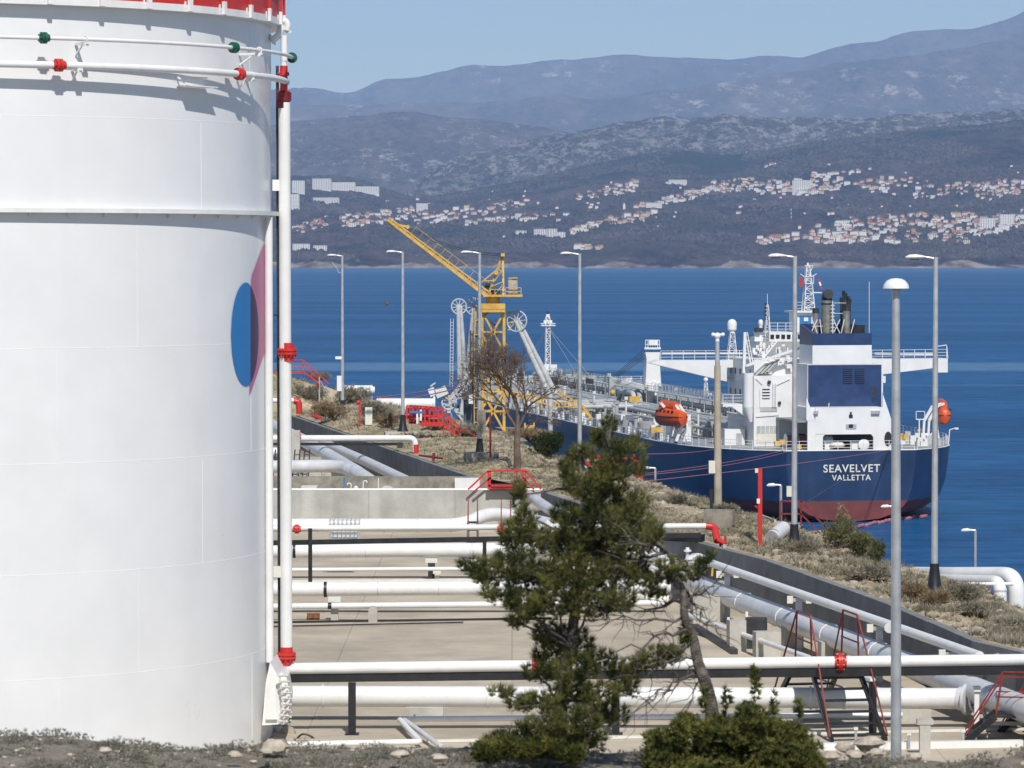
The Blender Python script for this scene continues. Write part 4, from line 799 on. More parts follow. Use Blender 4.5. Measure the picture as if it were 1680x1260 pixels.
for i, (px, py) in enumerate([(1404, 1196), (1491, 1205), (1580, 1200)]):
    q = WZ(px, py + 25, 15); mb = MB(); mb.bar(q, (q.x, q.y, q.z + .4), .07); mb.box((q.x, q.y, q.z + .45), (.12, .12, .08), mi=1)
    o = single(mb, 'stub_post', [M['galv'], M['cream']], ['short stub post with pale yellow cap beside the ladder stile foot', 'short stub post with pale yellow cap right of the big lamp post', 'short stub post with pale yellow cap near the low right step-over'][i], 'post', q, group='capped stub posts', smooth=False)
for i, (px, py, h) in enumerate([(1517, 1240, .9), (1602, 1200, 1.2)]):
    q = WZ(px, py, 15); mb = MB(); mb.bar(q, (q.x, q.y, 15 + h), .3 if i == 0 else .14, .25 if i == 0 else .14); mb.box((q.x, q.y, 15 + h + .06), (.45 if i == 0 else .2, .3, .14)); single(mb, 'pipe_support', M['pale_concrete'] if i == 0 else M['white'], ['pale grey T-topped support under the low white pipe at the right', 'thin white post under the bolted pipe end'][i], 'pipe support', q, smooth=False)
pipe_on('drain_line', 'small white horizontal pipe behind the low step-over at the right edge', [WZ(1625, 1187, 15.4), WZ(1760, 1187, 15.4)], .06)
pipe_on('drain_line', 'grey pipe slanting behind the thickest pipe right of the big lamp post', [WZ(1470, 1135, 15.5), WZ(1522, 1163, 15.4)], .11, m=M['pipe_grey'])
mb = MB(); mb.bar(WZ(1350, 1225, 15.1), WZ(1760, 1218, 15.1), .22, .2); single(mb, 'floor_kerb', M['white'], 'white kerb along the floor just behind the foreground stones at the right', 'kerb', WZ(1500, 1222, 15.1), smooth=False)
mb = MB(); mb.bar(W(1600, 1082, 112), W(1690, 1064, 110.5), .09); single(mb, 'tie_rod', M['white'], 'thin white rod rising to the right behind the near fire main', 'rod', W(1600, 1082, 112), smooth=False)

# ------------------------------------------------------------------ far compound, left of the crossing wall
Yd = 222
fd = thing('fire_main', 'far white fire main bending down to a red foot on the strip', 'pipe', W(460, 720, Yd)); mb = MB(); mb.tube(fillet([W(440, 719, Yd), W(681, 719, Yd), W(681, 742, Yd)], .55, 7), .19, 14); part(mb, 'pipe', M['white'], fd, True)
mb = MB(); mb.cyl(W(681.5, 729, Yd), W(681.5, 744, Yd), .20, n=16); part(mb, 'red_foot', M['red'], fd, True); hflange(fd, W(489, 718, Yd), (1, 0, 0), .2, M['red'], .4)
bd = thing('pipe_beam', 'black beam under the far fire main, above the dark wall', 'beam', W(470, 733, Yd)); mb = MB(); mb.bar(W(440, 728.5, Yd), W(661, 728.5, Yd), .2, .16); part(mb, 'beam', M['black'], bd, True, smooth=False)
mb = MB(); mb.bar(W(656, 726, Yd), W(656, 735, Yd), .3); part(mb, 'end_block', M['dark'], bd, True, smooth=False)
vf = thing('hydrant', 'small red valve with handwheel on the strip beside the far bend', 'valve', on_strip(705, 752)); mb = MB(); mb.tube([W(688, 747, 215), W(726, 752, 212)], .06, 8); mb.cyl(W(712, 743, 213), W(711, 756, 213), .08, n=10); part(mb, 'valve', M['dullred'], vf, True)
pipe_on('product_pipe', 'upper of two thick grey pipes slanting down to the right in the far compound', [W(430, 690, 262), W(500, 724, 236), W(585, 775, 205), W(640, 812, 196)], .40, m=M['pipe_grey'], n=20)
x_ = pipe_on('product_pipe', 'thick grey pipe that runs level, then slants down in the far compound', [W(430, 766, 209), W(560, 764, 208), W(640, 806, 199)], .36, m=M['pipe_grey'], bend=1.3, n=20)
pipe_on('product_pipe', 'second slanting thick grey pipe next to the dark far wall', [W(520, 722, 245), W(600, 757, 222), W(690, 800, 200)], .30, m=M['pipe_grey'], n=18)
pipe_on('slender_pipe', 'short white level pipe stub left of the riser in the far compound', [W(430, 741, 215), W(462, 741, 215)], .25)
for i, (px, py) in enumerate([(512, 750), (550, 776), (477, 706)]):
    q = W(px, py, 215); mb = MB(); mb.box((q.x, q.y, (15 + q.z) / 2), (1.1, .4, q.z - 15)); single(mb, 'pipe_pier', M['pale_concrete'], ['pale pier between the two slanting pipes in the far compound', 'pale pier below the bend of the level pipe in the far compound', 'pale pier left of the riser in the far compound'][i], 'pipe support', (q.x, q.y, 15), smooth=False)
for i, px in enumerate((452, 484, 500)):
    mb = MB(); mb.bar(W(px, 738, 214), W(px - 4, 782, 212), .07); mb.bar(W(px + 8, 738, 214), W(px + 6, 782, 212), .07)
    for k in range(4): mb.bar(W(px - 1 * k, 746 + k * 9, 214), W(px + 8 - k * .5, 746 + k * 9, 214), .05)
    single(mb, 'ladder', M['dark'], ['dark ladder left of the riser in the far compound', 'dark ladder just right of the riser in the far compound', 'dark ladder further right of the riser, below the level pipe'][i], 'ladder', W(px, 782, 212), smooth=False)
mb = MB(); mb.tube(fillet([W(430, 657, 262), W(487, 657, 262), W(491, 675, 262)], .8, 7), .17, 12); o = single(mb, 'fire_main', M['white'], 'white pipe end high at the far left above the dark wall', 'pipe', W(460, 657, 262))
mb = MB(); mb.tube(fillet([W(482, 658, 261.9), W(490.5, 659, 261.9), W(491, 679, 261.9)], .9, 7), .22, 12); single(mb, 'pipe_elbow', M['red'], 'red elbow at the far left above the dark wall', 'pipe', W(490, 675, 262))
mb = MB(); mb.cyl(W(513, 682, 250), W(526, 686, 248), .12); mb.cyl(W(519, 678, 249), W(519, 688, 249), .08); single(mb, 'hydrant', M['red'], 'small red hydrant lying at the edge of the far wall', 'hydrant', W(519, 686, 249))

# ------------------------------------------------------------------ street lamps on the strip
def lamp_proto():
    t = thing('street_lamp', '', 'street lamp', (0, 0, 0)); H = 11.9
    mb = MB(); mb.tube([(0, 0, 1.1), (0, 0, H)], [.125, .085], 14); part(mb, 'pole', M['galv'], t)
    mb = MB(); mb.lathe((0, 0, 0), [(.38, 0), (.38, .05), (.26, .3), (.17, 1.0), (.17, 1.15), (.10, 1.16)], 14); part(mb, 'base_cover', M['black'], t)
    mb = MB(); mb.tube([(0, 0, H - .05), (-.5, 0, H + .03)], .035, 8); part(mb, 'arm', M['galv'], t)
    mb = MB(); mb.tube([(-.36, 0, H + .02), (-.5, 0, H + .03), (-.72, 0, H + .04), (-.95, 0, H + .03), (-1.08, 0, H + .0)], [.04, .09, .14, .12, .04], 14)
    mb.v = [(x, y, (z - H) * .62 + H) for x, y, z in mb.v]; part(mb, 'lamp_head', M['lampwhite'], t)
    mb = MB(); mb.tube([(-.6, 0, H - .03), (-.95, 0, H - .03)], .06, 10); part(mb, 'lamp_glass', M['glass'], t)
    return t
lp = lamp_proto(); lamps = [(1533, 978, 'street lamp on the right, rising above the ship\'s starboard side from a tan footing'), (1303, 907, 'street lamp in front of the ship\'s accommodation block, second from the right'), (951, 772, 'street lamp between the bare tree and the pine, crossing the ship\'s deck'), (787, 752, 'street lamp right in front of the yellow crane tower'), (661, 709, 'street lamp left of the crane jib foot, over the sea'), (562, 682, 'leftmost street lamp, nearest the riser pipe')]
GAL = []
for i, (px, py, lb) in enumerate(lamps):
    o = lp if i == 0 else copy_tree(lp); p = on_strip(px, py, 17); o.location = p; o['label'] = lb; o['group'] = 'street lamps along the shore strip'
    ztop = W(px, [422, 420, 416, 414, 413, 419][i], p.y).z; o.scale = (1, 1, (ztop - p.z) / 11.9); GAL.append(p)
    if i in (0, 1, 4, 5):
        mb = MB(); mb.box((p.x + .1, p.y - .1, p.z - .15), (1.7 if i < 2 else 2.6, 1.5, .4), .1); single(mb, 'lamp_footing', M['wood'] if i < 2 else M['pale_concrete'], ['tan concrete footing under the rightmost street lamp', 'tan concrete footing under the second lamp from the right', '', '', 'pale concrete pad under the lamp left of the red platform', 'pale concrete pad under the leftmost street lamp'][i], 'footing', (p.x, p.y, p.z - .35), smooth=False)
p = GAL[3]; mb = MB(); mb.box((p.x + .1, p.y - .5, p.z), (1.9, 1.2, .75), .1); single(mb, 'lamp_footing', M['concrete_old'], 'weathered concrete block under the lamp in front of the crane', 'footing', (p.x, p.y, p.z - .3), smooth=False)
mb = MB(); mb.bar((p.x + .62, p.y - 1, p.z - .3), (p.x + .62, p.y - 1, p.z + 2.6), .12); single(mb, 'warning_post', M['dullred'], 'dark red post beside the lamp in front of the crane', 'post', (p.x + .62, p.y - 1, p.z), smooth=False)
mb = MB(); mb.box((p.x + .1, p.y - .3, p.z + 2.2), (.5, .3, 1.2)); single(mb, 'switch_box', M['concrete_old'], 'grey switch box on the lamp pole in front of the crane', 'box', (p.x, p.y, p.z + 1.6), smooth=False)
# attachments
p = GAL[1]; mb = MB(); mb.box((p.x - .22, p.y, W(1296, 806, p.y).z), (.2, .25, .42)); single(mb, 'switch_box', M['cream'], 'small cream box on the second lamp pole from the right', 'box', (p.x - .2, p.y, p.z + 2), smooth=False)
p = GAL[5]; mb = MB(); mb.box(W(556, 587, p.y), (.5, .2, .2)); single(mb, 'floodlight', M['lampwhite'], 'small white floodlight on the leftmost lamp pole', 'floodlight', W(556, 587, p.y), smooth=False)
mb = MB(); mb.box(W(558, 629, p.y), (.45, .2, 1.1)); single(mb, 'switch_box', M['lampwhite'], 'small white box low on the leftmost lamp pole', 'box', W(558, 632, p.y), smooth=False)
mb = MB(); mb.tube([W(545, 430, p.y), W(553, 441, p.y), W(556, 448, p.y), W(561, 446, p.y)], .035, 6); single(mb, 'cable_bracket', M['galv'], 'small bent bracket just below the head of the leftmost lamp', 'bracket', W(556, 445, p.y))
# small lamps along the quay below
def small_lamp(px, ytop, ybot, Y, lb):
    a = W(px, ybot, Y); b = W(px, ytop, Y); s = PX(Y); t = thing('quay_lamp', lb, 'street lamp', a, group='small lamps down on the quay'); mb = MB(); mb.tube([a, b], .07, 8); mb.tube([b, W(px - 8, ytop - .5, Y)], .045, 6); part(mb, 'pole', M['galv'], t, True)
    mb = MB(); mb.tube([W(px - 6, ytop, Y), W(px - 12, ytop - .5, Y), W(px - 20, ytop, Y), W(px - 23, ytop + .7, Y)], [.03, .10, .09, .03], 10); part(mb, 'lamp_head', M['lampwhite'], t, True)
small_lamp(1281, 796, 860, 190, 'small quay lamp standing left of the red stair at the ship\'s stern'); small_lamp(1600, 870, 940, 185, 'small quay lamp at the right edge above the thick white shore pipes'); small_lamp(1075, 768, 800, 222, 'small quay lamp at the end of the strip under the ship\'s port side'); small_lamp(1468, 831, 905, 200, 'small quay lamp half hidden behind the big lamp post')
# big near lamp with a mushroom head
pz = W(1470, 1300, 70); nl = thing('mushroom_lamp', 'big blurred grey lamp post with a white mushroom-shaped head', 'street lamp', Vector((pz.x, 70, fg_z(pz.x, 66) - 1))); mb = MB(); mb.tube([W(1470, 1340, 70), W(1470, 900, 70), W(1470, 620, 70), W(1470, 470, 70)], [.105, .095, .082, .07], 18); part(mb, 'pole', M['galv'], nl, True)
c = W(1470, 474, 70); mb = MB(); mb.lathe(c, [(.06, .06), (.16, .03), (.24, 0), (.252, .01), (.235, .085), (.18, .155), (.10, .195), (.01, .205)], 28); part(mb, 'lamp_head', M['lampwhite'], nl, True)
mb = MB(); mb.lathe(c + Vector((0, 0, -.12)), [(.075, 0), (.085, .1), (.06, .16)], 14); part(mb, 'lamp_neck', M['galv'], nl, True)

# ------------------------------------------------------------------ things on the strip
Yp = on_strip(1178, 838).y; b = on_strip(1178, 838); tp = thing('wooden_pole', 'tan pole with a grey top and small lamp cluster, standing before the ship\'s hull', 'pole', b)
mb = MB(); mb.tube([b, W(1177, 600, b.y)], [.19, .15], 12); part(mb, 'pole', M['wood'], tp, True)
mb = MB(); mb.tube([W(1177, 602, b.y), W(1177, 560, b.y)], [.12, .1], 10); part(mb, 'upper_pole', M['galv'], tp, True)
mb = MB(); mb.tube([W(1177, 572, b.y), W(1177, 548, b.y)], .1, 10); mb.tube([W(1169, 549, b.y), W(1186, 549, b.y)], .05, 8); mb.ball(W(1170, 549, b.y), .1, 8, 6); mb.ball(W(1186, 549, b.y), .1, 8, 6); mb.ball(W(1177, 551, b.y), .16, 10, 6); part(mb, 'signal_lamps', M['lampwhite'], tp, True)
mb = MB(); mb.box(W(1168, 766, b.y - .1), (.3, .3, .58)); part(mb, 'box', M['cream'], tp, True, smooth=False)
def post(px, yt, yb, w_, m, name, lb, cat='post', extra=None):
    a = on_strip(px, yb); t = thing(name, lb, cat, a); mb = MB(); mb.bar((a.x, a.y, a.z - .2), W(px, yt, a.y), w_); part(mb, 'post', m, t, True, smooth=False); return t, a
t, a = post(1167, 803, 852, .14, M['black'], 'black_post', 'short black post left of the tan pole, standing on a grey block')
mb = MB(); q = on_strip(1168, 868); mb.box((q.x + .35, q.y + .3, q.z + .2), (1.3, .5, 1.3), -.3); single(mb, 'concrete_block', M['concrete_old'], 'grey concrete block on the ground left of the tan pole, beside the red elbow', 'block', q, smooth=False)
t, a = post(1247, 768, 898, .17, M['red'], 'signal_post', 'tall red post with small boxes standing alone on the stony ground')
mb = MB(); mb.box(W(1243, 772, a.y), (.22, .15, .18)); part(mb, 'sensor_box', M['cream'], t, True, smooth=False)
mb = MB(); mb.add([W(1237, 830, a.y), W(1247, 827, a.y), W(1247, 838, a.y), W(1237, 830, a.y + .15), W(1247, 827, a.y + .15), W(1247, 838, a.y + .15)], [(0, 1, 2), (3, 5, 4), (0, 3, 4, 1), (1, 4, 5, 2), (2, 5, 3, 0)]); mb.box(W(1251, 899, a.y - .1), (.3, .3, .12)); part(mb, 'bracket', M['red'], t, True, smooth=False)
mb = MB(); mb.box(W(1244, 822, a.y - .05), (.12, .12, .2)); part(mb, 'sensor_box', M['lampwhite'], t, True, smooth=False)
q0 = on_strip(1266, 894); q1 = W(1283, 868, q0.y + 1.3); ds = (q1 - q0).normalized(); st = thing('pipe_offcut', 'loose grey pipe offcut leaning on the stony ground, open end dark', 'pipe', q0); mb = MB(); q0 = q0 + Vector((0, 0, .3))
n = 20; mb.lathe(q0, [(.30, 0), (.30, 1.6), (.27, 1.6), (.27, .02), (.30, 0)], 20, 0, q1 - q0); part(mb, 'pipe', M['pipe_grey'], st, True); mb = MB(); mb.cyl(q0 + ds * .3, q0 + ds * .33, .27, n=20); part(mb, 'inside', M['rust'], st, True)
c = on_strip(606, 698); mb = MB(); mb.box2(W(599, 697, c.y), W(611, 668, c.y + .5)); cb = single(mb, 'control_cabinet', M['cream'], 'cream control cabinet standing on the strip between the two left lamps', 'cabinet', c, smooth=False)
t, a = post(590, 660, 700, .12, M['red'], 'hydrant_post', 'short red post with a round head beside the cream cabinet'); mb = MB(); mb.ball(W(588, 660, a.y), .16, 10, 6); part(mb, 'head', M['red'], t, True)
mt = on_strip(524, 682); t = thing('guyed_mast', 'thin pale mast with a guy wire on the scrubby hump at the left', 'mast', mt); mb = MB(); mb.bar(mt, W(524, 618, mt.y), .09); part(mb, 'mast', M['galv'], t, True, smooth=False); mb = MB(); mb.bar(W(525, 624, mt.y), on_strip(556, 680), .05); part(mb, 'guy_wire', M['galv'], t, True, smooth=False); mb = MB(); mb.box(W(521.5, 633, mt.y), (.2, .15, .35)); part(mb, 'box', M['dullred'], t, True, smooth=False)
# red landing with stairs behind the hump (left, on top of the hump)
def rail_run(mb, pts, h, n, w_=.07, mid=True):
    for a, b in zip(pts, pts[1:]):
        a = Vector(a); b = Vector(b); u = Vector((0, 0, h)); mb.bar(a + u, b + u, w_); 
        if mid: mb.bar(a + u * .5, b + u * .5, w_ * .8)
        for k in range(n + 1): p = a.lerp(b, k / n); mb.bar(p, p + u, w_)
q = 285; t = thing('red_landing', 'red railed landing with a stair, on top of the scrubby hump beside the riser', 'stairs', W(455, 612, q)); mb = MB(); mb.bar(W(440, 611, q), W(497, 611, q), 1.2, .15); part(mb, 'landing', M['red'], t, True, smooth=False)
mb = MB(); rail_run(mb, [W(455, 612, q), W(497, 610, q)], .95, 2); part(mb, 'railing', M['red'], t, True, smooth=False); mb = MB(); mb.bar(W(497, 590, q), W(540, 630, q), .08); mb.bar(W(497, 598, q), W(530, 629, q), .07); mb.bar(W(497, 610, q), W(524, 628, q), .12); mb.bar(W(511, 604, q), W(511, 617, q), .06); part(mb, 'stair_rail', M['red'], t, True, smooth=False)
# white vessels / big pipes behind the strip
def drum(x0, x1, y, Y, r, lb, cap=True, m='white'):
    t = thing('shore_pipe', lb, 'pipe', W(x0, y, Y)); mb = MB(); a = W(x0, y, Y); b = W(x1, y, Y); mb.tube([a, b - Vector((r * .4, 0, 0)), b], [r, r, r * .75] if not cap else [r, r, r], 20); part(mb, 'body', M[m], t, True)
    return t, a, b
t, a, b = drum(555, 615, 640.5, 300, .22 * 1.0, 'white rounded vessel end over the hump beside the leftmost lamp', False); mb = MB(); mb.tube([a, b - Vector((.3, 0, 0)), b], [.42, .42, .25], 20); part(mb, 'shell', M['white'], t, True); mb = MB(); mb.bar(W(611, 640, 300), W(610, 631, 300), .08); mb.bar(W(606, 634.5, 300), W(615, 634.5, 300), .06); mb.bar(W(610, 644, 300), W(610, 655, 300), .15); part(mb, 'fitting', M['galv'], t, True)
t, a, b = drum(618, 711, 663, 290, .46, 'thick white pipe with a flanged end behind the red platform'); mb = MB(); mb.cyl(b, b + Vector((.15, 0, 0)), .62, n=20); part(mb, 'end_flange', M['white'], t, True); mb = MB(); mb.tube(fillet([W(664, 664, 289.9), W(657, 675, 289.5), W(656, 690, 289.5)], .5), .36, 14); part(mb, 'elbow', M['white'], t, True)
mb = MB(); mb.bar(W(620, 655, 291.5), W(676, 656, 291.5), .1, .3); mb.bar(W(640, 670, 291), W(665, 674, 291), .1, .5); single(mb, 'pipe_gantry', M['red'], 'red frame pieces around the thick white flanged pipe', 'frame', W(640, 656, 291), smooth=False)
q = on_strip(745, 716).y - .5; t = thing('red_platform', 'bright red railed platform with a stair descending to the right, behind the stony strip', 'platform', W(700, 697, q)); mb = MB(); mb.bar(W(690, 695, q), W(728, 695.5, q), 1.8, .22); part(mb, 'floor', M['red'], t, True, smooth=False)
mb = MB(); rail_run(mb, [W(667, 690, q), W(690, 694, q)], .95, 4, .09); rail_run(mb, [W(690, 694, q), W(726, 695, q)], .95, 5, .09); rail_run(mb, [W(672, 688, q + 2), W(726, 692, q + 2)], .9, 6, .09); part(mb, 'railing', M['red'], t, True, smooth=False)
mb = MB()
for dy, w_ in ((0, .11), (8, .08), (20, .16)): mb.bar(W(727, 675 + dy, q), W(754, 701 + dy, q), w_)
for k in range(4): mb.bar(W(727 + k * 9, 675 + k * 8.7, q), W(727 + k * 9, 696 + k * 8.2, q), .08)
mb.bar(W(754, 701, q), W(792, 722, q - 4), .06); mb.bar(W(727, 697, q), W(728, 712, q), .1); part(mb, 'stair', M['red'], t, True, smooth=False)
mb = MB()
for k, (px, py) in enumerate([(672, 682), (678, 690), (683, 679), (700, 684), (710, 688)]): c = W(px, py, q + 1); mb.cyl(c + Vector((-.3, 0, 0)), c + Vector((.3, 0, 0)), .2); mb.cyl(c, c + Vector((0, 0, .5)), .12)
part(mb, 'red_valves', M['darkred'], t, True); mb = MB(); mb.box(W(683, 676, q - .3), (.8, .4, .12)); part(mb, 'blue_cover', M['logoblue'], t, True, smooth=False); mb = MB(); mb.bar(W(684.5, 678, q - .4), W(684.5, 695, q - .4), .12); mb.bar(W(690.5, 672, q - .4), W(690.5, 690, q - .4), .12); part(mb, 'white_legs', M['white'], t, True, smooth=False)
# red stile over the wall
q = YW - .5; t = thing('red_stile', 'bright red railed step-over crossing the pale wall, right of the white notice board', 'stile', W(826, 803, q)); mb = MB()
for dx, dy_, yy in ((0, 0, q), (0, 0, q + 1.6)):
    for (x0, y0, x1, y1) in ((800, 773, 862, 772), (800, 773, 768, 803), (862, 772, 888, 803), (801, 797, 862, 797), (806, 783, 778, 806), (858, 783, 876, 803)): mb.bar(W(x0 + dx, y0, yy), W(x1 + dx, y1, yy), .085)
    for x0 in (801, 804, 858, 862, 848): mb.bar(W(x0, 773, yy), W(x0, 803, yy), .085)
part(mb, 'railing', M['red'], t, True, smooth=False); mb = MB(); mb.box2(W(803, 797, q), W(862, 800, q + 1.6)); part(mb, 'platform', M['dullred'], t, True, smooth=False)
# red barrier & white block at strip end behind the pine
q = on_strip(985, 775).y; t = thing('red_white_barrier', 'red and white striped structure on the strip edge behind the pine top', 'barrier', on_strip(985, 775))
for k in range(5): mb = MB(); a = W(955, 748 + k * 6, q + 6); b = W(990, 750 + k * 6, q + 6); mb.bar(a, b, .5, .19); part(mb, 'plank', M['red'] if k % 2 == 0 else M['white'], t, True, smooth=False)
mb = MB()
for k in range(4): mb.bar(W(1040 + k * 3, 745 + k * 5, q), W(1046 + k * 3, 795, q), .1)
mb.bar(W(990, 752, q), W(1046, 752, q), .1); mb.bar(W(1008, 752, q), W(1010, 790, q), .08); part(mb, 'frame', M['red'], t, True, smooth=False)
mb = MB(); mb.box2(W(1012, 778, q + 2), W(1040, 792, q)); single(mb, 'white_block', M['pale_concrete'], 'pale block under the red frame at the end of the strip', 'block', W(1026, 792, q), smooth=False)
mb = MB(); q = on_strip(1042, 842); mb.box((q.x, q.y, q.z + .3), (.5, .5, .7)); mb.box((q.x, q.y, q.z + .75), (.2, .2, .2), mi=1); single(mb, 'hydrant', [M['black'], M['red']], 'black box with a red cap on the grass right of the pine', 'hydrant', q, smooth=False)
# stair down to the quay
q = 176; t = thing('quay_stair', 'red-railed stair descending to the water beside the ship\'s stern', 'stairs', W(1300, 862, q)); mb = MB()
for yy in (q, q + 1.3):
    for (x0, y0, x1, y1) in ((1281, 822, 1314, 822), (1281, 843, 1314, 843), (1281, 822, 1281, 860), (1314, 822, 1314, 862), (1314, 822, 1378, 890), (1314, 843, 1366, 896), (1353, 862, 1353, 890), (1391, 896, 1391, 916), (1378, 890, 1405, 920)): mb.bar(W(x0, y0, yy), W(x1, y1, yy), .075)
part(mb, 'railing', M['dullred'], t, True, smooth=False); mb = MB(); mb.box2(W(1282, 861, q), W(1313, 864, q + 1.4)); part(mb, 'landing', M['galv'], t, True, smooth=False)
for k in range(10): mb = MB(); mb.box(W(1318 + k * 4.2, 866 + k * 4.4, q + .65), (.22, 1.2, .05)); part(mb, 'step', M['black'], t, True, smooth=False)
mb = MB(); mb.bar(W(1314, 864, q), W(1362, 912, q), .08, .2); part(mb, 'stringer', M['black'], t, True, smooth=False)
mb = MB(); a = on_strip(1240, 846); mb.bar(W(1242, 847, a.y), W(1272, 858, a.y - 4), .1, .3); single(mb, 'low_kerb', M['pale_concrete'], 'pale low kerb at the strip edge left of the quay stair', 'kerb', a, smooth=False)
# quay with white fenders just off the strip
qz = 4.5; mb = MB(); mb.add([WZ(1330, 871, 6), WZ(1400, 866, 6), WZ(1412, 884, 6), WZ(1395, 905, 6), WZ(1330, 905, 6)], [(0, 1, 2, 3, 4)]); c4 = MB(); c4.prism([Vector(v) for v in mb.v], (0, 0, 0), (0, 0, -6.5)); single(c4, 'quay_block', M['pale_concrete'], 'pale concrete mooring block in the water behind the shrubs at the stern', 'quay', WZ(1370, 890, 0), smooth=False)
# big white pipes at the right edge
q = 150; t = thing('shore_pipe', 'outer of two thick white pipes bending down at the right edge, over the water', 'pipe', W(1560, 945, q)); mb = MB(); mb.tube(fillet([W(1455, 942, q + 14), W(1560, 944, q), W(1668, 944, q - 4), W(1668, 1020, q - 4)], 1.1, 8), .34, 20); part(mb, 'pipe', M['white'], t, True)
t = thing('shore_pipe', 'inner of two thick white pipes bending down at the right edge, over the water', 'pipe', W(1560, 955, q)); mb = MB(); mb.tube(fillet([W(1455, 952, q + 10), W(1560, 953, q - 2), W(1641, 955, q - 6), W(1641, 1000, q - 6)], .8, 8), .26, 20); part(mb, 'pipe', M['white'], t, True); sleeve(t, W(1641, 968, q - 6), (0, 0, 1), .26, .08, M['pipe_grey'])
pipe_on('slender_pipe', 'thin white pipe under the two thick shore pipes at the right edge', [W(1530, 958, 144), W(1662, 958, 144)], .07)
mb = MB(); mb.bar(W(1520, 935, q + 4), W(1612, 936, q + 1), .06); mb.bar(W(1612, 960, q + 3), W(1660, 1000, q + 2), .06); mb.bar(W(1640, 990, q), W(1665, 1000, q - 2), .1); single(mb, 'red_rail', M['dullred'], 'thin red rail behind the two thick shore pipes at the right', 'rail', W(1560, 936, q), smooth=False)
for i, px in enumerate((1612, 1585)): mb = MB(); mb.tube([W(px, 958, q + 2), W(px, 990, q + 2)], .22, 12); mb.ball(W(px, 978, q + 1.7), .34, 10, 6, (1, 1, .6)); single(mb, 'dolphin_post', M['pale_concrete'], ['pale round post below the shore pipes, right one', 'pale round post below the shore pipes, left one'][i], 'post', W(px, 990, q + 2))
# ------------------------------------------------------------------ the tanker
S0 = Vector((36.7, 398.0, 0)); SA = math.atan(0.19)
FW = Vector((-math.sin(SA), math.cos(SA), 0)); SB = Vector((math.cos(SA), math.sin(SA), 0))
def LS(px, py, s):
    d = ray(px, py); t = (s - (CAM - S0).dot(FW)) / d.dot(FW); p = CAM + d * t - S0; return Vector((p.dot(SB), s, p.z))
ship = thing('tanker_ship', 'long dark blue tanker with red waterline, white superstructure and blue funnel', 'tanker ship', S0, SA)
DK = 7.75
# hull sections: s, deck half-breadth, [half breadths at z rows], deck z
zrow = [-1.0, 0.0, 0.35, 0.9, 1.6, 2.3, 4.0, 6.0]
def section(s):
    full = 16.1
    dk = interp([(0, 7.3), (1.5, 9.3), (4, 11.6), (8, 13.6), (14, 15.2), (24, 16.1), (150, 16.1), (160, 14.6), (170, 11), (177, 6.5), (182, 2), (183, .2)], s)
    k0 = interp([(0, 0.0), (3, .12), (8, .32), (16, .62), (30, .93), (45, 1), (140, 1), (160, .7), (175, .3), (183, .05)], s)
    row = []
    for z in zrow:
        if s < 45:
            f = {-1.0: .0, 0.0: .0, .35: .45, .9: .66, 1.6: .80, 2.3: .88, 4.0: .95, 6.0: .985}[z]; f = f * (1 - k0) + k0
            if z <= 0: f = k0 * (.93 if z < 0 else 1)
        else:
            f = 1 if s < 140 else k0 + (1 - k0) * clamp((z + 1) / 10)
        row.append(dk * f)
    return row, dk
def deckz(s): return 7.75 + (0 if s < 120 else (s - 120) * .02) + (1.0 if s > 158 else 0)
ss = [0, .6, 1.5, 2.7, 4, 6, 8, 11, 14, 18, 24, 30, 38, 45, 60, 80, 100, 120, 140, 150, 157.9, 158.1, 165, 170, 174, 177, 180, 182, 183]
def hull_part(zi0, zi1, m, nm):
    mb = MB(); cols = []
    for s in ss:
        row, dk = section(s); zz = zrow + [deckz(s)]; bb = row + [dk]; cols.append([(bb[i], zz[i]) for i in range(zi0, zi1 + 1)])
    k = zi1 - zi0 + 1
    for sg in (-1, 1):
        vs = [(sg * b_, s, z) for s, c in zip(ss, cols) for b_, z in c]
        mb.add(vs, [(i * k + j, i * k + j + 1, (i + 1) * k + j + 1, (i + 1) * k + j) for i in range(len(ss) - 1) for j in range(k - 1)])
    c = cols[0]; mb.add([(-b_, 0, z) for b_, z in c] + [(b_, 0, z) for b_, z in c], [(i, i + 1, k + i + 1, k + i) for i in range(k - 1)])
    return part(mb, nm, m, ship)
hull_part(5, 8, M['navy'], 'hull_topsides'); hull_part(0, 5, M['boot'], 'hull_bottom')
mb = MB(); vs = []; 
for s in ss: b_ = section(s)[1] - .05; vs += [(-b_, s, deckz(s) - .02), (b_, s, deckz(s) - .02)]
mb.add(vs, [(2 * i, 2 * i + 1, 2 * i + 3, 2 * i + 2) for i in range(len(ss) - 1)]); part(mb, 'deck', M['deck'], ship, smooth=False)
mb = MB()
for sg in (-1, 1):
    mb.tube([(sg * (section(s)[1] + .02), s, deckz(s) + .03) for s in np.linspace(0, 157, 60)], .07, 6)
mb.tube([(x, -.02, DK + .03) for x in (-7.3, 7.3)], .07, 6); part(mb, 'gunwale', M['shipwhite'], ship)
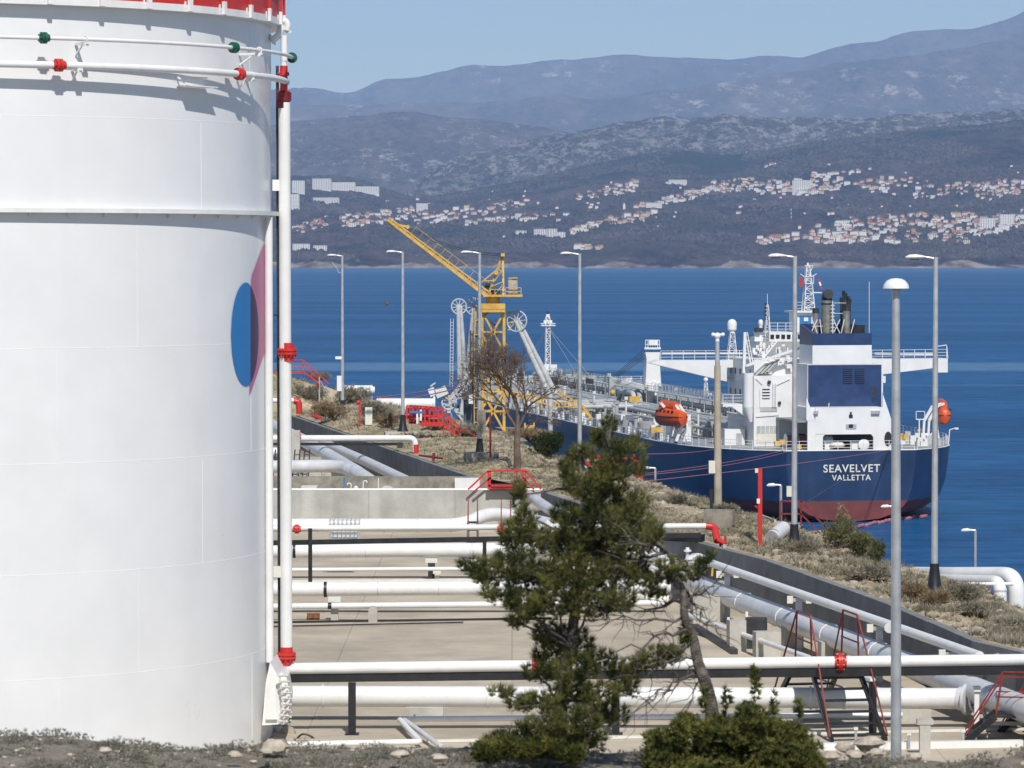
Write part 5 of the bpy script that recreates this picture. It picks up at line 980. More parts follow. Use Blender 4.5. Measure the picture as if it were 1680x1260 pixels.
# text on the transom
def text_part(s, size, cx_, zc_, name, sx_=1.0, off=.012, m='cream', y=-.06, rx=math.pi / 2, parent=ship):
    cu = bpy.data.curves.new(name, 'FONT'); cu.body = s; cu.size = size; cu.align_x = 'CENTER'; cu.align_y = 'CENTER'; cu.extrude = .012; cu.offset = off; cu.space_character = 1.12
    o = bpy.data.objects.new('tmp', cu); col.objects.link(o); dg = bpy.context.evaluated_depsgraph_get(); me = bpy.data.meshes.new_from_object(o.evaluated_get(dg)); bpy.data.objects.remove(o)
    me.materials.clear(); me.materials.append(M[m]); o = bpy.data.objects.new(name, me); col.objects.link(o); o.parent = parent; o.location = (cx_, y, zc_); o.rotation_euler = (rx, 0, 0); o.scale = (sx_, 1, 1); return o
c = LS(1397, 769, 0); text_part('SEAVELVET', 1.18, c.x, c.z, 'ship_name', 1.0, .016); c = LS(1396.5, 784, 0); text_part('VALLETTA', .86, c.x, c.z, 'home_port', 1.0, .012)
def blk(x0, x1, yt, yb, s0, s1, name, m, parent=ship, label=None):
    a = LS(x0, yt, s0); b = LS(x1, yb, s0); mb = MB(); mb.box2((a.x, s0, a.z), (b.x, s1, b.z)); return part(mb, name, M[m], parent, smooth=False)
def blkd(x0, x1, yt, s0, s1, name, m, parent=ship):
    a = LS(x0, yt, s0); b = LS(x1, yt, s0); mb = MB(); mb.box2((a.x, s0, a.z), (b.x, s1, DK - .05)); return part(mb, name, M[m], parent, smooth=False)
def lbar(mb, x0, y0, x1, y1, s, w_): mb.bar(LS(x0, y0, s), LS(x1, y1, s), w_)
# aft deckhouse wall with mooring opening
sa = 2.2
dh = blk(1338, 1448, 669, 712, sa, sa + .25, 'aft_house', 'shipwhite')
for (x0, x1, yt, yb) in ((1338, 1350, 712, 739), (1433, 1462, 712, 739), (1448, 1462, 687, 712), (1325, 1338, 690, 739)): blk(x0, x1, yt, yb, sa + (.0 if x0 != 1325 else .02), sa + .25, 'house_wall', 'shipwhite', dh)
for x0, x1, sx_ in ((1350, 1354, 1), (1429, 1433, -1)):
    mb = MB(); a = LS(x0, 712, sa); b = LS(x1, 717, sa); xa, xb = (a.x, b.x) if sx_ > 0 else (b.x, a.x); mb.prism([Vector((xa, sa, a.z)), Vector((xb, sa, a.z)), Vector((xa, sa, b.z))], (0, 0, 0), (0, .25, 0)); part(mb, 'corner_fillet', M['shipwhite'], dh, smooth=False)
mb = MB(); mb.add([LS(1323, 652, sa), LS(1338, 690, sa), LS(1338, 669, sa), LS(1327, 660, sa)], [(0, 1, 2, 3)]); c4 = MB(); c4.prism([LS(1323, 652, sa), LS(1323, 690, sa), LS(1338, 690, sa)], (0, 0, 0), (0, .25, 0)); part(c4, 'side_wing', M['shipwhite'], dh, smooth=False)
c4 = MB(); c4.prism([LS(1448, 645, sa), LS(1448, 687, sa), LS(1462, 687, sa)], (0, 0, 0), (0, .25, 0)); part(c4, 'side_wing', M['shipwhite'], dh, smooth=False)
blk(1306, 1462, 690, 692, sa + .26, 14, 'house_roof', 'deck', dh); blk(1327, 1448, 669, 692, sa + .26, 9, 'upper_house', 'shipwhite', dh)
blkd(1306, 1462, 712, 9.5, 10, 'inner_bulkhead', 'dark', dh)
for x, y, w_, h_ in ((1396, 683, 6, 5), (1396, 679, 3, 6), (1396, 699, 7, 6)): blk(x - w_ / 2, x + w_ / 2, y - h_ / 2, y + h_ / 2, sa - .08, sa - .01, 'light_fitting', 'black', dh)
blk(1388, 1405, 696, 704, sa - .05, sa - .012, 'light_tray', 'galv', dh); blk(1336, 1343, 674, 679, sa - .3, sa - .01, 'lamp_bracket', 'galv', dh); blk(1430, 1444, 674, 679, sa - .3, sa - .01, 'lamp_bracket', 'galv', dh)
mb = MB(); mb.lathe(LS(1457, 720, sa - .03), [(.42, 0), (.42, .04)], 20, 0, (0, -1, 0)); mb.v = [(x, y, (z - LS(1457, 720, sa).z) * 1.9 + LS(1457, 720, sa).z) for x, y, z in mb.v]; part(mb, 'oval_opening', M['black'], dh)
# mooring gear inside the opening
mb = MB(); mb.cyl(LS(1352, 725, 4), LS(1364, 725, 4), .75, n=18); part(mb, 'winch', M['shipgrey'], ship)
mb = MB(); mb.lathe(LS(1416, 729, 3.2), [(.45, 0), (.62, .1), (.62, .35), (.45, .45)], 20, 0, (0, -1, 0)); part(mb, 'fairlead', M['shipwhite'], ship); mb = MB(); mb.lathe(LS(1373, 733, 3.2), [(.8, 0), (.9, .2), (.6, .5)], 20, 0, (0, 0, 1)); part(mb, 'rope_coil', M['cream'], ship)
for px in (1353, 1396): mb = MB(); mb.box(LS(px + 6, 731, 3.6), (.9, .8, .9)); part(mb, 'winch_box', M['shipwhite'], ship, smooth=False)
def rail(px_pts, s_pts, name='railing', m='shipwhite', h=1.05, step=1.5, pts=None, rw=.045):
    mb = MB(); P = pts or [LS(x, y, s) for (x, y), s in zip(px_pts, s_pts)]
    for a, b in zip(P, P[1:]):
        a = Vector(a); b = Vector(b); Ln = (b - a).length; k = max(1, round(Ln / step))
        for f in (1, .66, .33): u = Vector((0, 0, h * f)); mb.bar(a + u, b + u, rw)
        for q in range(k + 1): p = a.lerp(b, q / k); mb.bar(p, p + Vector((0, 0, h)), rw * 1.3)
    return part(mb, name, M[m], ship, smooth=False)
rail(None, None, pts=[(-(section(s)[1] - .15), s, deckz(s)) for s in [0.3, 1.5, 4, 8, 14, 24, 38, 60, 90, 120, 157]])
rail(None, None, pts=[((section(s)[1] - .15), s, deckz(s)) for s in [0.3, 1.5, 4, 8, 14, 24, 38, 60, 90, 120, 157]])
rail(None, None, pts=[(-7.2, .15, DK), (7.2, .15, DK)])
# engine casing / funnel
sf = 5
fn = blk(1325, 1447, 598, 669, sf, sf + 5.5, 'funnel_casing', 'shipwhite')
blk(1326, 1446, 599, 668, sf - .05, sf - .005, 'blue_panel', 'fblue', fn)
for x0 in (1383, 1403):
    lv = blk(x0, x0 + 15, 605, 630, sf - .09, sf - .055, 'louvre', 'glass', fn)
    for k in range(7): blk(x0 + .5, x0 + 14.5, 607 + k * 3.3, 608.2 + k * 3.3, sf - .16, sf - .10, 'louvre_slat', 'fblue', fn)
for x0 in (1326.5, 1335.5): blk(x0, x0 + 7, 637, 651, sf - .08, sf - .055, 'vent_panel', 'navy', fn)
blk(1431, 1437.5, 636, 651, sf - .09, sf - .055, 'sooty_vent', 'dark', fn); blk(1430, 1435, 651, 660, sf - .075, sf - .055, 'soot_streak', 'navy', fn)
blk(1333, 1430, 566, 598, sf, sf + 5.5, 'white_band', 'shipwhite', fn)
a = LS(1333, 547, sf); b = LS(1430, 566, sf); z0, z1 = b.z, a.z; mb = MB()
mb.prism([Vector((a.x, sf - .01, z0)), Vector((a.x, sf - .01, z1)), Vector((a.x, sf + 5.4, z1 + .95)), Vector((a.x, sf + 5.4, z0))], (0, 0, 0), (.3, 0, 0)); mb.box2((a.x + .3, sf - .01, z0), (b.x, sf + .3, z1)); mb.box2((b.x - .3, sf + .3, z0), (b.x, sf + 5.4, z1)); mb.box2((a.x + .3, sf + .3, z0), (b.x - .3, sf + 5.4, z0 + .4)); mb.box2((a.x + .3, sf + 5.1, z0), (b.x - .3, sf + 5.4, z1 + .95))
ft = part(mb, 'funnel_top', M['fblue'], fn, smooth=False)
def lcyl(x, yb, yt, s, rpx, name, m, parent=fn, r2=None):
    a = LS(x, yb, s); b = LS(x, yt, s); r = rpx * PX(398 + s); mb = MB(); mb.tube([a, b], [r, r * (r2 or 1)], 18); return part(mb, name, M[m], parent)
s_ = sf + 2.5
e = lcyl(1356.5, 550, 492, s_, 9, 'exhaust_pipe', 'exhaust'); lcyl(1356.5, 500, 497, s_, 9.6, 'exhaust_ring', 'dark'); 
mb = MB(); c = LS(1356.5, 492, s_); r = 9 * PX(405); mb.tube([c, c + Vector((0, .05, .25)), c + Vector((0, -.25, .55)), c + Vector((0, -.75, .65))], [r, r * .97, r * .92, r * .88], 18); part(mb, 'exhaust_elbow', M['black'], fn)
lcyl(1338, 550, 512, s_, 5, 'exhaust_pipe', 'exhaust'); mb = MB(); c = LS(1338, 509, s_); mb.lathe(c, [(.2, -.4), (.37, -.3), (.37, .2), (.1, .25)], 14); part(mb, 'exhaust_cap', M['dark'], fn)
lcyl(1388.5, 550, 510, s_, 6, 'exhaust_pipe', 'exhaust'); mb = MB(); c = LS(1389.5, 505, s_); mb.lathe(c, [(.25, -.4), (.42, -.3), (.42, .3), (.1, .35)], 14); part(mb, 'exhaust_cap', M['dark'], fn)
for x, yt in ((1384, 479), (1387.5, 483), (1391.5, 488), (1394, 492), (1380, 490)): lcyl(x, 550, yt, s_ + 1, 2.0, 'exhaust_stack', 'dark'); lcyl(x, yt + 5, yt - 2, s_ + 1, 2.8, 'stack_cap', 'black')
blk(1400, 1419, 533, 549, s_ + 1, s_ + 2.5, 'vent_box', 'black', fn); lcyl(1426, 547, 462, sf + 1, .5, 'whip_antenna', 'shipwhite')
mb = MB()
for x0, x1 in ((1330, 1341), (1341, 1332), (1348, 1345), (1367, 1378), (1378, 1367), (1380, 1385), (1396, 1402)): lbar(mb, x0, 547, x1, 524, s_ - 1, .08)
lbar(mb, 1366, 547, 1366, 494, s_ - 1.2, .1); 
for k in range(8): lbar(mb, 1363, 543 - k * 6, 1369, 543 - k * 6, s_ - 1.2, .1)
lbar(mb, 1332, 535, 1350, 535, s_ - 1, .06); lbar(mb, 1368, 497, 1388, 497, s_, .05); lbar(mb, 1368, 514, 1388, 514, s_, .05); part(mb, 'exhaust_frame', M['shipwhite'], fn, smooth=False)
# port engine block (lit white aft face)
pb = blkd(1237, 1327, 617, 11, 15, 'machinery_house', 'shipwhite')
blk(1251, 1263, 638, 654, 10.92, 10.99, 'window_louvre', 'glass', pb)
for k in range(3): blk(1251, 1263, 640.5 + k * 5, 643 + k * 5, 10.85, 10.91, 'louvre_slat', 'shipwhite', pb)
blk(1247, 1275, 668, 675, 10.93, 10.99, 'shade_panel', 'shipgrey', pb); blk(1241, 1274, 699, 711, 10.93, 10.99, 'louvre', 'shipgrey', pb); blk(1241, 1274, 711, 726, 10.94, 10.99, 'door_panel', 'cream', pb)
for k in range(5): blk(1241 + k * 7, 1242 + k * 7, 699, 711, 10.88, 10.92, 'louvre_slat', 'shipwhite', pb)
mb = MB()
for x in (1268, 1273): lbar(mb, x, 626, x, 668, 10.8, .07)
for k in range(11): lbar(mb, 1268, 629 + k * 3.8, 1273, 629 + k * 3.8, 10.8, .05)
lbar(mb, 1247, 638, 1247, 668, 10.85, .05); lbar(mb, 1240, 620, 1251, 630, 10.85, .06); lbar(mb, 1296, 621, 1272, 632, 10.85, .06); lbar(mb, 1240, 683, 1278, 680, 10.85, .06); lbar(mb, 1278, 680, 1278, 735, 10.8, .1); part(mb, 'ladder', M['shipwhite'], pb, smooth=False)
mb = MB(); mb.ball(LS(1262, 627, 10.8), .22, 8, 6); mb.ball(LS(1279, 661, 10.8), .2, 8, 6); part(mb, 'deck_light', M['dark'], pb)
blk(1240, 1300, 590, 617, 14, 20, 'upper_house', 'shipwhite', pb)
# slanted shades and stairs on the terrace
mb = MB()
for k in range(3): mb.prism([LS(1238 + k * 9, 616 - k * 3, 12), LS(1258 + k * 9, 596 - k * 3, 12), LS(1262 + k * 9, 596 - k * 3, 12), LS(1242 + k * 9, 616 - k * 3, 12)], (0, 0, 0), (0, 1.2, 0))
part(mb, 'terrace_stair', M['shipgrey'], pb, smooth=False)
# accommodation block
a = LS(1237, 700, 13); acx0 = a.x; zt = LS(1237, 590, 13).z; mb = MB(); mb.box2((acx0, 13.02, DK - .05), (LS(1400, 600, 25).x, 25, zt)); ac = part(mb, 'accommodation', M['shipwhite'], ship, smooth=False)
pm_ = MB(); pm_.box((0, 0, 0), (.06, .5, .65)); pme = pm_.mesh('porthole', M['glass'], smooth=False)
for lv in range(4):
    for k in range(5): inst(pme, 'window', ac, (acx0 - .02, 14.8 + k * 2.2, zt - 1.5 - lv * 2.35))
    mb = MB(); mb.box2((acx0 - .12, 13.1, zt - .1 - lv * 2.35), (acx0 - .01, 24.9, zt - .22 - lv * 2.35)); part(mb, 'deck_edge', M['shipwhite'], ac, smooth=False)
mb = MB()
for z in (1.2, 3.2): mb.tube([(acx0 - .3, 14 , DK + z), (acx0 - .3, 24, DK + z)], .12, 8)
mb.tube(fillet([(acx0 - .5, 15, DK), (acx0 - .5, 15, DK + 1.8), (acx0 - 1.4, 15, DK + 1.8), (acx0 - 1.4, 15, DK + 1.2)], .5), .35, 12); part(mb, 'side_pipes', M['shipwhite'], ac)
# port crane pedestal, platform
lcyl(1228, 668, 612, 12, 8.5, 'crane_pedestal', 'shipwhite', ship); mb = MB(); mb.tube([LS(1228, 667, 12), LS(1232, 692, 12)], [.6, .25], 14); part(mb, 'pedestal_bracket', M['shipwhite'], ship)
pl = blk(1186, 1232, 663, 667, 12.5, 16, 'side_platform', 'shipwhite'); rail([(1186, 663), (1219, 663)], [12.5, 12.5], step=1.0)
mb = MB(); mb.prism([LS(1200, 667, 12.5), LS(1232, 667, 12.5), LS(1232, 690, 12.5)], (0, 0, 0), (0, .2, 0)); part(mb, 'platform_bracket', M['shipwhite'], pl, smooth=False)
# bridge deck with wings
sb = 22
wd_ = MB(); 
for P in ([(1080, 591), (1068, 596), (1192.6, 626), (1192.6, 591)], [(1445, 589), (1449, 614), (1538, 603), (1538, 611), (1555, 611), (1555, 588)], [(1192.6, 590), (1192.6, 603), (1445, 603), (1445, 590)]):
    wd_.prism([LS(x, y, sb) for x, y in P], (0, 0, 0), (0, 2.4, 0))
bw = part(wd_, 'bridge_wing', M['shipwhite'], ship, smooth=False)
rail([(1084, 591), (1250, 590)], [sb, sb], step=1.3); rail([(1430, 589.5), (1553, 588)], [sb, sb], step=1.3)
mb = MB(); lbar(mb, 1555, 588, 1553, 567, sb, .09); lbar(mb, 1538, 568, 1553, 566, sb, .09); lbar(mb, 1538, 589, 1538, 568, sb, .07); part(mb, 'wing_end_frame', M['shipwhite'], ship, smooth=False); blk(1447, 1453, 617, 628, sb - .5, sb + .3, 'wing_bracket', 'shipwhite')
mb = MB(); lbar(mb, 1086, 580, 1250, 580, sb + .5, .22); lbar(mb, 1435, 580, 1530, 581, sb + .5, .22); part(mb, 'wing_top_duct', M['shipwhite'], bw, smooth=False)
# wheelhouse and upper works
wh = blk(1246, 1335, 560, 591, 21, 28, 'wheelhouse', 'shipwhite'); blk(1262, 1335, 545, 560, 19, 26, 'compass_deck', 'shipwhite', wh)
for k in range(6): blk(1264 + k * 9, 1270 + k * 9, 549, 556, 18.93, 18.99, 'window', 'glass', wh)
rail([(1240, 560), (1300, 560)], [20, 20], step=1); rail([(1262, 545), (1330, 545)], [19, 19], step=1)
mb = MB(); lbar(mb, 1243, 592, 1272, 556, 18, .12); lbar(mb, 1249, 592, 1278, 556, 18, .12)
for k in range(10): lbar(mb, 1245 + k * 3, 589 - k * 3.6, 1250 + k * 3, 589 - k * 3.6, 18, .08)
part(mb, 'stair', M['shipwhite'], wh, smooth=False)
mh = blk(1306, 1336, 512, 550, 19, 22, 'mast_house', 'shipwhite'); blk(1302, 1336, 510, 513, 18.5, 22.5, 'mast_platform', 'shipwhite', mh); blk(1312, 1331, 519, 532, 18.93, 18.99, 'recess', 'logoblue', mh); blk(1319, 1326, 521, 527, 18.8, 18.92, 'light_box', 'shipwhite', mh)
rail([(1304, 511), (1316, 511)], [18.6, 18.6], step=.8)
# lattice radar mast
def lattice(mb, c0, c1, w0, w1, nb, r, X=Vector((1, 0, 0)), Yv=Vector((0, 1, 0)), diag=True):
    c0 = Vector(c0); c1 = Vector(c1); rings = []
    for k in range(nb + 1):
        t = k / nb; c = c0.lerp(c1, t); w_ = w0 + (w1 - w0) * t; rings.append([c + X * a * w_ / 2 + Yv * b * w_ / 2 for a, b in ((-1, -1), (1, -1), (1, 1), (-1, 1))])
    for k in range(nb):
        for j in range(4):
            mb.bar(rings[k][j], rings[k + 1][j], r); mb.bar(rings[k + 1][j], rings[k + 1][(j + 1) % 4], r * .7)
            if diag: 
                if (k + j) % 2: mb.bar(rings[k][j], rings[k + 1][(j + 1) % 4], r * .7)
                else: mb.bar(rings[k][(j + 1) % 4], rings[k + 1][j], r * .7)
rmast = MB(); lattice(rmast, LS(1326, 512, 20), LS(1326, 466, 20), 1.25, .75, 6, .09); lattice(rmast, LS(1326, 464, 20), LS(1325, 436, 20), .7, .35, 4, .09); rm = part(rmast, 'radar_mast', M['shipwhite'], ship, smooth=False)
mb = MB(); mb.box((LS(1326, 465, 20)), (1.05, 1, .1)); rr = LS(1326, 464, 20)
for a in (-.5, .5): mb.bar(rr + Vector((a, -.5, 0)), rr + Vector((a, -.5, .8)), .06)
mb.bar(rr + Vector((-.5, -.5, .75)), rr + Vector((.5, -.5, .75)), .06); lbar(mb, 1333, 480, 1348, 480, 19.5, .12); lbar(mb, 1319, 454, 1313, 449, 20, .07); lbar(mb, 1331, 454, 1340, 449, 20, .07); lbar(mb, 1320, 436, 1334, 436, 20, .08); lbar(mb, 1334, 436, 1329, 447, 20, .06); lbar(mb, 1325, 438, 1325, 431, 20, .2); part(mb, 'mast_fittings', M['shipwhite'], rm, smooth=False)
def flag(name, lb, pts, s, m, loc=None):
    mb = MB(); vs = []; 
    for i, (x, y) in enumerate(pts): p = LS(x, y, s); vs.append(p); 
    q = [v + Vector((0, .03, 0)) for v in vs]; k = len(vs); mb.add(vs + q, [tuple(range(k)), tuple(range(2 * k - 1, k - 1, -1))] + [(i, (i + 1) % k, k + (i + 1) % k, k + i) for i in range(k)])
    base = S0; o = single(mb, name, m, lb, 'flag', (0, 0, 0)); o.location = S0; o.rotation_euler = (0, 0, SA); return o
flag('red_flag', 'red flag hanging left of the top of the radar mast', [(1312, 454), (1316, 455), (1317, 468), (1314, 471), (1311, 466)], 20, M['red'])
flag('house_flag', 'red and white striped flag hanging right of the radar mast', [(1341, 458), (1344, 457), (1346, 462), (1343, 463)], 20, M['red']); flag('house_flag', 'white middle strip of the flag right of the radar mast', [(1343, 463.2), (1346, 462.2), (1348, 468), (1345, 469)], 19.98, M['shipwhite']); flag('house_flag', 'red lower strip of the flag right of the radar mast', [(1345, 469.2), (1348, 468.2), (1349.5, 474), (1347, 474)], 20, M['red'])
mb = MB(); lbar(mb, 1358, 688, 1360, 661, sa + .8, .07); part(mb, 'flagstaff', M['shipwhite'], ship); flag('ensign', 'small red ensign on the staff above the aft deckhouse', [(1360, 667), (1362, 668), (1364.5, 676), (1361, 674), (1359.5, 673)], sa + .75, M['red'])
# signal mast, domes, provision crane, boom
mb = MB(); lattice(mb, LS(1259, 552, 20), LS(1259, 500, 20), .6, .2, 7, .06); lbar(mb, 1259, 500, 1259, 482, 20, .05); part(mb, 'signal_mast', M['shipwhite'], ship, smooth=False)
mb = MB()
for k in range(5): lbar(mb, 1254.5, 499 + k * 6, 1257.5, 499 + k * 6, 19.9, .22); 
part(mb, 'signal_lamps', M['black'], ship, smooth=False)
mb = MB(); lattice(mb, LS(1201, 590, 23), LS(1201, 545, 23), 1.0, .45, 6, .07); st_ = part(mb, 'dome_stand', M['shipwhite'], ship, smooth=False); c = LS(1201, 532, 23); mb = MB(); mb.lathe(c, [(.25, -.85), (.52, -.6), (.55, 0), (.5, .28), (.35, .48), (.15, .58), (.02, .6)], 20); mb.cyl(c - Vector((0, 0, 1)), c - Vector((0, 0, .7)), .3); part(mb, 'satellite_dome', M['shipwhite'], ship)
mb = MB(); c = LS(1248, 529, 20); mb.lathe(c, [(.15, -.5), (.27, -.3), (.27, .1), (.2, .28), (.02, .35)], 14); mb.cyl(LS(1248, 556, 20), LS(1248, 532, 20), .2); part(mb, 'small_dome', M['shipwhite'], ship); blk(1238, 1252, 553, 560, 19, 21, 'dome_deck', 'shipwhite'); blk(1241, 1252, 538, 545, 19.5, 20.5, 'radar_box', 'dark')
mb = MB(); lbar(mb, 1220, 612, 1222, 545, 12, .32); lbar(mb, 1222, 545, 1232, 600, 12, .14); lbar(mb, 1226, 545, 1236, 600, 12, .1); lbar(mb, 1218, 600, 1234, 600, 12, .3)
for k in range(6): lbar(mb, 1222 + k * 1.7, 550 + k * 9, 1226 + k * 1.7, 550 + k * 9, 12, .06)
part(mb, 'provision_crane', M['shipwhite'], ship, smooth=False); mb = MB(); lbar(mb, 1224, 600, 1316, 570, 11.5, .26); part(mb, 'crane_boom', M['shipwhite'], ship, smooth=False)
r3 = random.Random(11); mb = MB()
for k in range(46):
    x = r3.uniform(1238, 1300); y = r3.uniform(565, 616); w_ = r3.uniform(.1, .6); p = LS(x, y, r3.uniform(12.5, 13.8)); mb.box(p, (w_, .3, r3.uniform(.1, .7)))
part(mb, 'terrace_fittings', M['shipwhite'], ship, smooth=False, kind='stuff')
# deckhouse port, white box locker, winches
lk = blkd(1189, 1222, 704, 14, 17, 'deck_locker', 'shipwhite'); blk(1208, 1217, 711, 733, 13.93, 13.99, 'door', 'shipgrey', lk)
for x, m_ in ((1297, 'rope'), (1316, 'rope')):
    mb = MB(); c = LS(x, 723, 8); mb.cyl(c + Vector((-.5, 0, 0)), c + Vector((.5, 0, 0)), .62, n=18); w_ = part(mb, 'mooring_winch', M[m_], ship); mb = MB(); mb.cyl(c + Vector((-.6, 0, 0)), c + Vector((-.5, 0, 0)), .8, n=18); mb.cyl(c + Vector((.5, 0, 0)), c + Vector((.6, 0, 0)), .8, n=18); part(mb, 'winch_flange', M['shipwhite'], w_)
for x, y in ((1283, 725), (1310, 733), (1322, 733), (1275, 728), (1478, 716), (1483, 716)): mb = MB(); mb.box(LS(x, y, 5), (.6, .5, .5)); part(mb, 'winch_motor', M['yellow'], ship, smooth=False)
mb = MB(); lbar(mb, 1556, 728, 1558, 705, 10, .1); lbar(mb, 1558, 705, 1568, 702, 10, .08); mb.box(LS(1569, 703, 10), (.4, .3, .2)); part(mb, 'overside_light', M['shipwhite'], ship, smooth=False)
r3 = random.Random(12)
for k in range(26):
    x = r3.uniform(1468, 1548); p = LS(x, 0, 6 + r3.uniform(0, 12)); h_ = r3.uniform(.3, 1.5); mb = MB(); mb.box((p.x, p.y, DK + h_ / 2), (r3.uniform(.2, 1.1), r3.uniform(.2, .8), h_)); part(mb, 'deck_fitting', M[r3.choice(['shipwhite', 'shipgrey', 'shipwhite', 'deck', 'yellow' if k % 9 == 0 else 'shipgrey'])], ship, smooth=False)
# lifeboats in davits
def lifeboat(px, py, s, Lb, rz, lb, sgn):
    c = LS(px, py, s); wc = S0 + SB * c.x + FW * c.y + Vector((0, 0, c.z)); t = thing('lifeboat', lb, 'lifeboat', wc, SA + rz, group='orange lifeboats'); mb = MB(); st = []
    secs = [(-.5, .25, .3, .1), (-.46, .75, .85, .55), (-.3, 1.05, 1.0, .75), (-.1, 1.15, 1.05, .9), (.15, 1.15, 1.05, 1.1), (.35, .95, 1.0, 1.0), (.46, .6, .8, .6), (.5, .1, .2, .1)]
    vs = []; n = 16
    for f, hw, lo, hi in secs:
        for j in range(n):
            a = 2 * math.pi * j / n; sx_ = math.cos(a); sz = math.sin(a); vs.append((hw * sx_ * (1 if abs(sz) < .8 else .9), f * Lb, (hi if sz > 0 else lo) * sz))
    mb.add(vs, [(i * n + j, i * n + (j + 1) % n, (i + 1) * n + (j + 1) % n, (i + 1) * n + j) for i in range(len(secs) - 1) for j in range(n)] + [tuple(range(n)), tuple((len(secs) - 1) * n + j for j in range(n))]); part(mb, 'hull', M['orange'], t)
    mb = MB(); mb.tube([(0, -.22 * Lb, 1.0), (0, .3 * Lb, 1.15)], .55, 12); mb.v = [(x, y, min(z, 1.65)) for x, y, z in mb.v]; part(mb, 'canopy', M['orange'], t)
    mb = MB(); 
    for sg in (-1, 1): mb.tube([(sg * (hw + .03), f * Lb, 0) for f, hw, lo, hi in secs], .05, 6)
    part(mb, 'fender_line', M['dark'], t)
    mb = MB()
    for k in range(-2, 3):
        for sg in (-1, 1): mb.box((sg * .98, k * .14 * Lb, .55), (.2, .28, .22))
    part(mb, 'windows', M['glass'], t, smooth=False); t.scale = (.86 if sgn < 0 else .72, .9, 1.08); return t
lifeboat(1100, 683, 17, 5.6, math.radians(24), 'orange lifeboat hanging on the port side, in front of the deck pipes', -1)
lifeboat(1546, 680, 17, 5.6, math.radians(-9), 'orange lifeboat on the starboard side, behind the rightmost street lamp', 1)
mb = MB()
for dx in (0, 13):
    lbar(mb, 1109 + dx, 724, 1118 + dx, 700, 16, .3); lbar(mb, 1118 + dx, 700, 1128 + dx * .3, 690, 16, .25); lbar(mb, 1128 + dx * .3, 724, 1127 + dx * .3, 680, 16, .25); lbar(mb, 1127 + dx * .3, 690, 1108 + dx * .5, 664, 16, .28); lbar(mb, 1108, 722, 1130, 700, 16.3, .15); lbar(mb, 1107, 700, 1124, 722, 16.3, .15)
part(mb, 'davit', M['shipwhite'], ship, smooth=False); mb = MB(); lbar(mb, 1098, 726, 1104, 696, 18, .2); lbar(mb, 1084, 661, 1090, 668, 17, .3); part(mb, 'davit', M['shipwhite'], ship, smooth=False)
mb = MB()
for dx in (0, 8):
    lbar(mb, 1514 + dx, 725, 1516 + dx, 690, 16, .26); lbar(mb, 1516 + dx, 690, 1530 + dx, 666, 16, .3); lbar(mb, 1530 + dx, 666, 1545 + dx * .5, 662, 16, .25); lbar(mb, 1536 + dx * .5, 722, 1531 + dx * .5, 688, 16, .22); lbar(mb, 1520 + dx, 720, 1540, 700, 16, .16)
rr = [LS(1503, 688, 16), LS(1517, 688, 16)]
for p in rr: mb.bar(p, p + Vector((0, 0, .9)), .07)
mb.bar(rr[0] + Vector((0, 0, .9)), rr[1] + Vector((0, 0, .9)), .07); mb.bar(rr[0], rr[1], .12); lbar(mb, 1508, 725, 1508, 688, 16, .12); part(mb, 'davit', M['shipwhite'], ship, smooth=False)
# ---- cargo deck
r4 = random.Random(21)
def dpipe(x, s0, s1, z, r, m='shipgrey', jog=0):
    mb = MB(); P = [(x, s0, DK + z)]
    if jog: P += [(x, s0 + jog, DK + z), (x, s0 + jog + 1.2, DK + z + 1.5), (x, s0 + jog + 9, DK + z + 1.5), (x, s0 + jog + 10.2, DK + z)]
    P.append((x, s1, DK + z)); mb.tube(fillet(P, .7, 4), r, 10); part(mb, 'cargo_pipe', M[m], ship)
for x, z, r, jg in ((-6.5, 1.3, .28, 0), (-5.6, 1.5, .28, 0), (-4.6, 1.5, .33, 58), (-3.4, 1.6, .33, 60), (-1.6, 2.4, .42, 0), (.3, 2.4, .35, 0), (1.6, 1.4, .25, 0), (3.4, 1.5, .3, 0), (5, 1.3, .22, 0), (-8.6, 1.0, .2, 0)): dpipe(x, 28, 152, z, r, jog=jg)
fm_ = MB(); fm_.box((0, 0, .7), (.12, .12, 1.4)); fm_.box((0, 0, 1.42), (.6, .14, .1)); fme = fm_.mesh('pipe_stand', M['shipgrey'], smooth=False)
for k in range(34):
    for x in (-6, -4, -1.6, 1, 3.8): inst(fme, 'pipe_stand', ship, (x, 29 + k * 3.6, DK), scale=(1.2, 1, 1.55 if x == -1.6 else 1))
# catwalk on the centreline port side of pipes
cw = MB(); cw.box2((-2.9, 28, DK + 3.3), (-1.9, 152, DK + 3.4)); cwp = part(cw, 'catwalk', M['shipgrey'], ship, smooth=False)
rail(None, None, pts=[(-2.9, 28, DK + 3.4), (-2.9, 152, DK + 3.4)], h=1.0, step=2); rail(None, None, pts=[(-1.9, 28, DK + 3.4), (-1.9, 152, DK + 3.4)], h=1.0, step=2)
for k in range(20): mb = MB(); mb.box2((-3, 29 + k * 6.4, DK), (-2.8, 29.2 + k * 6.4, DK + 3.3)); mb.box2((-2, 29 + k * 6.4, DK), (-1.8, 29.2 + k * 6.4, DK + 3.3)); part(mb, 'catwalk_leg', M['shipgrey'], ship, smooth=False)
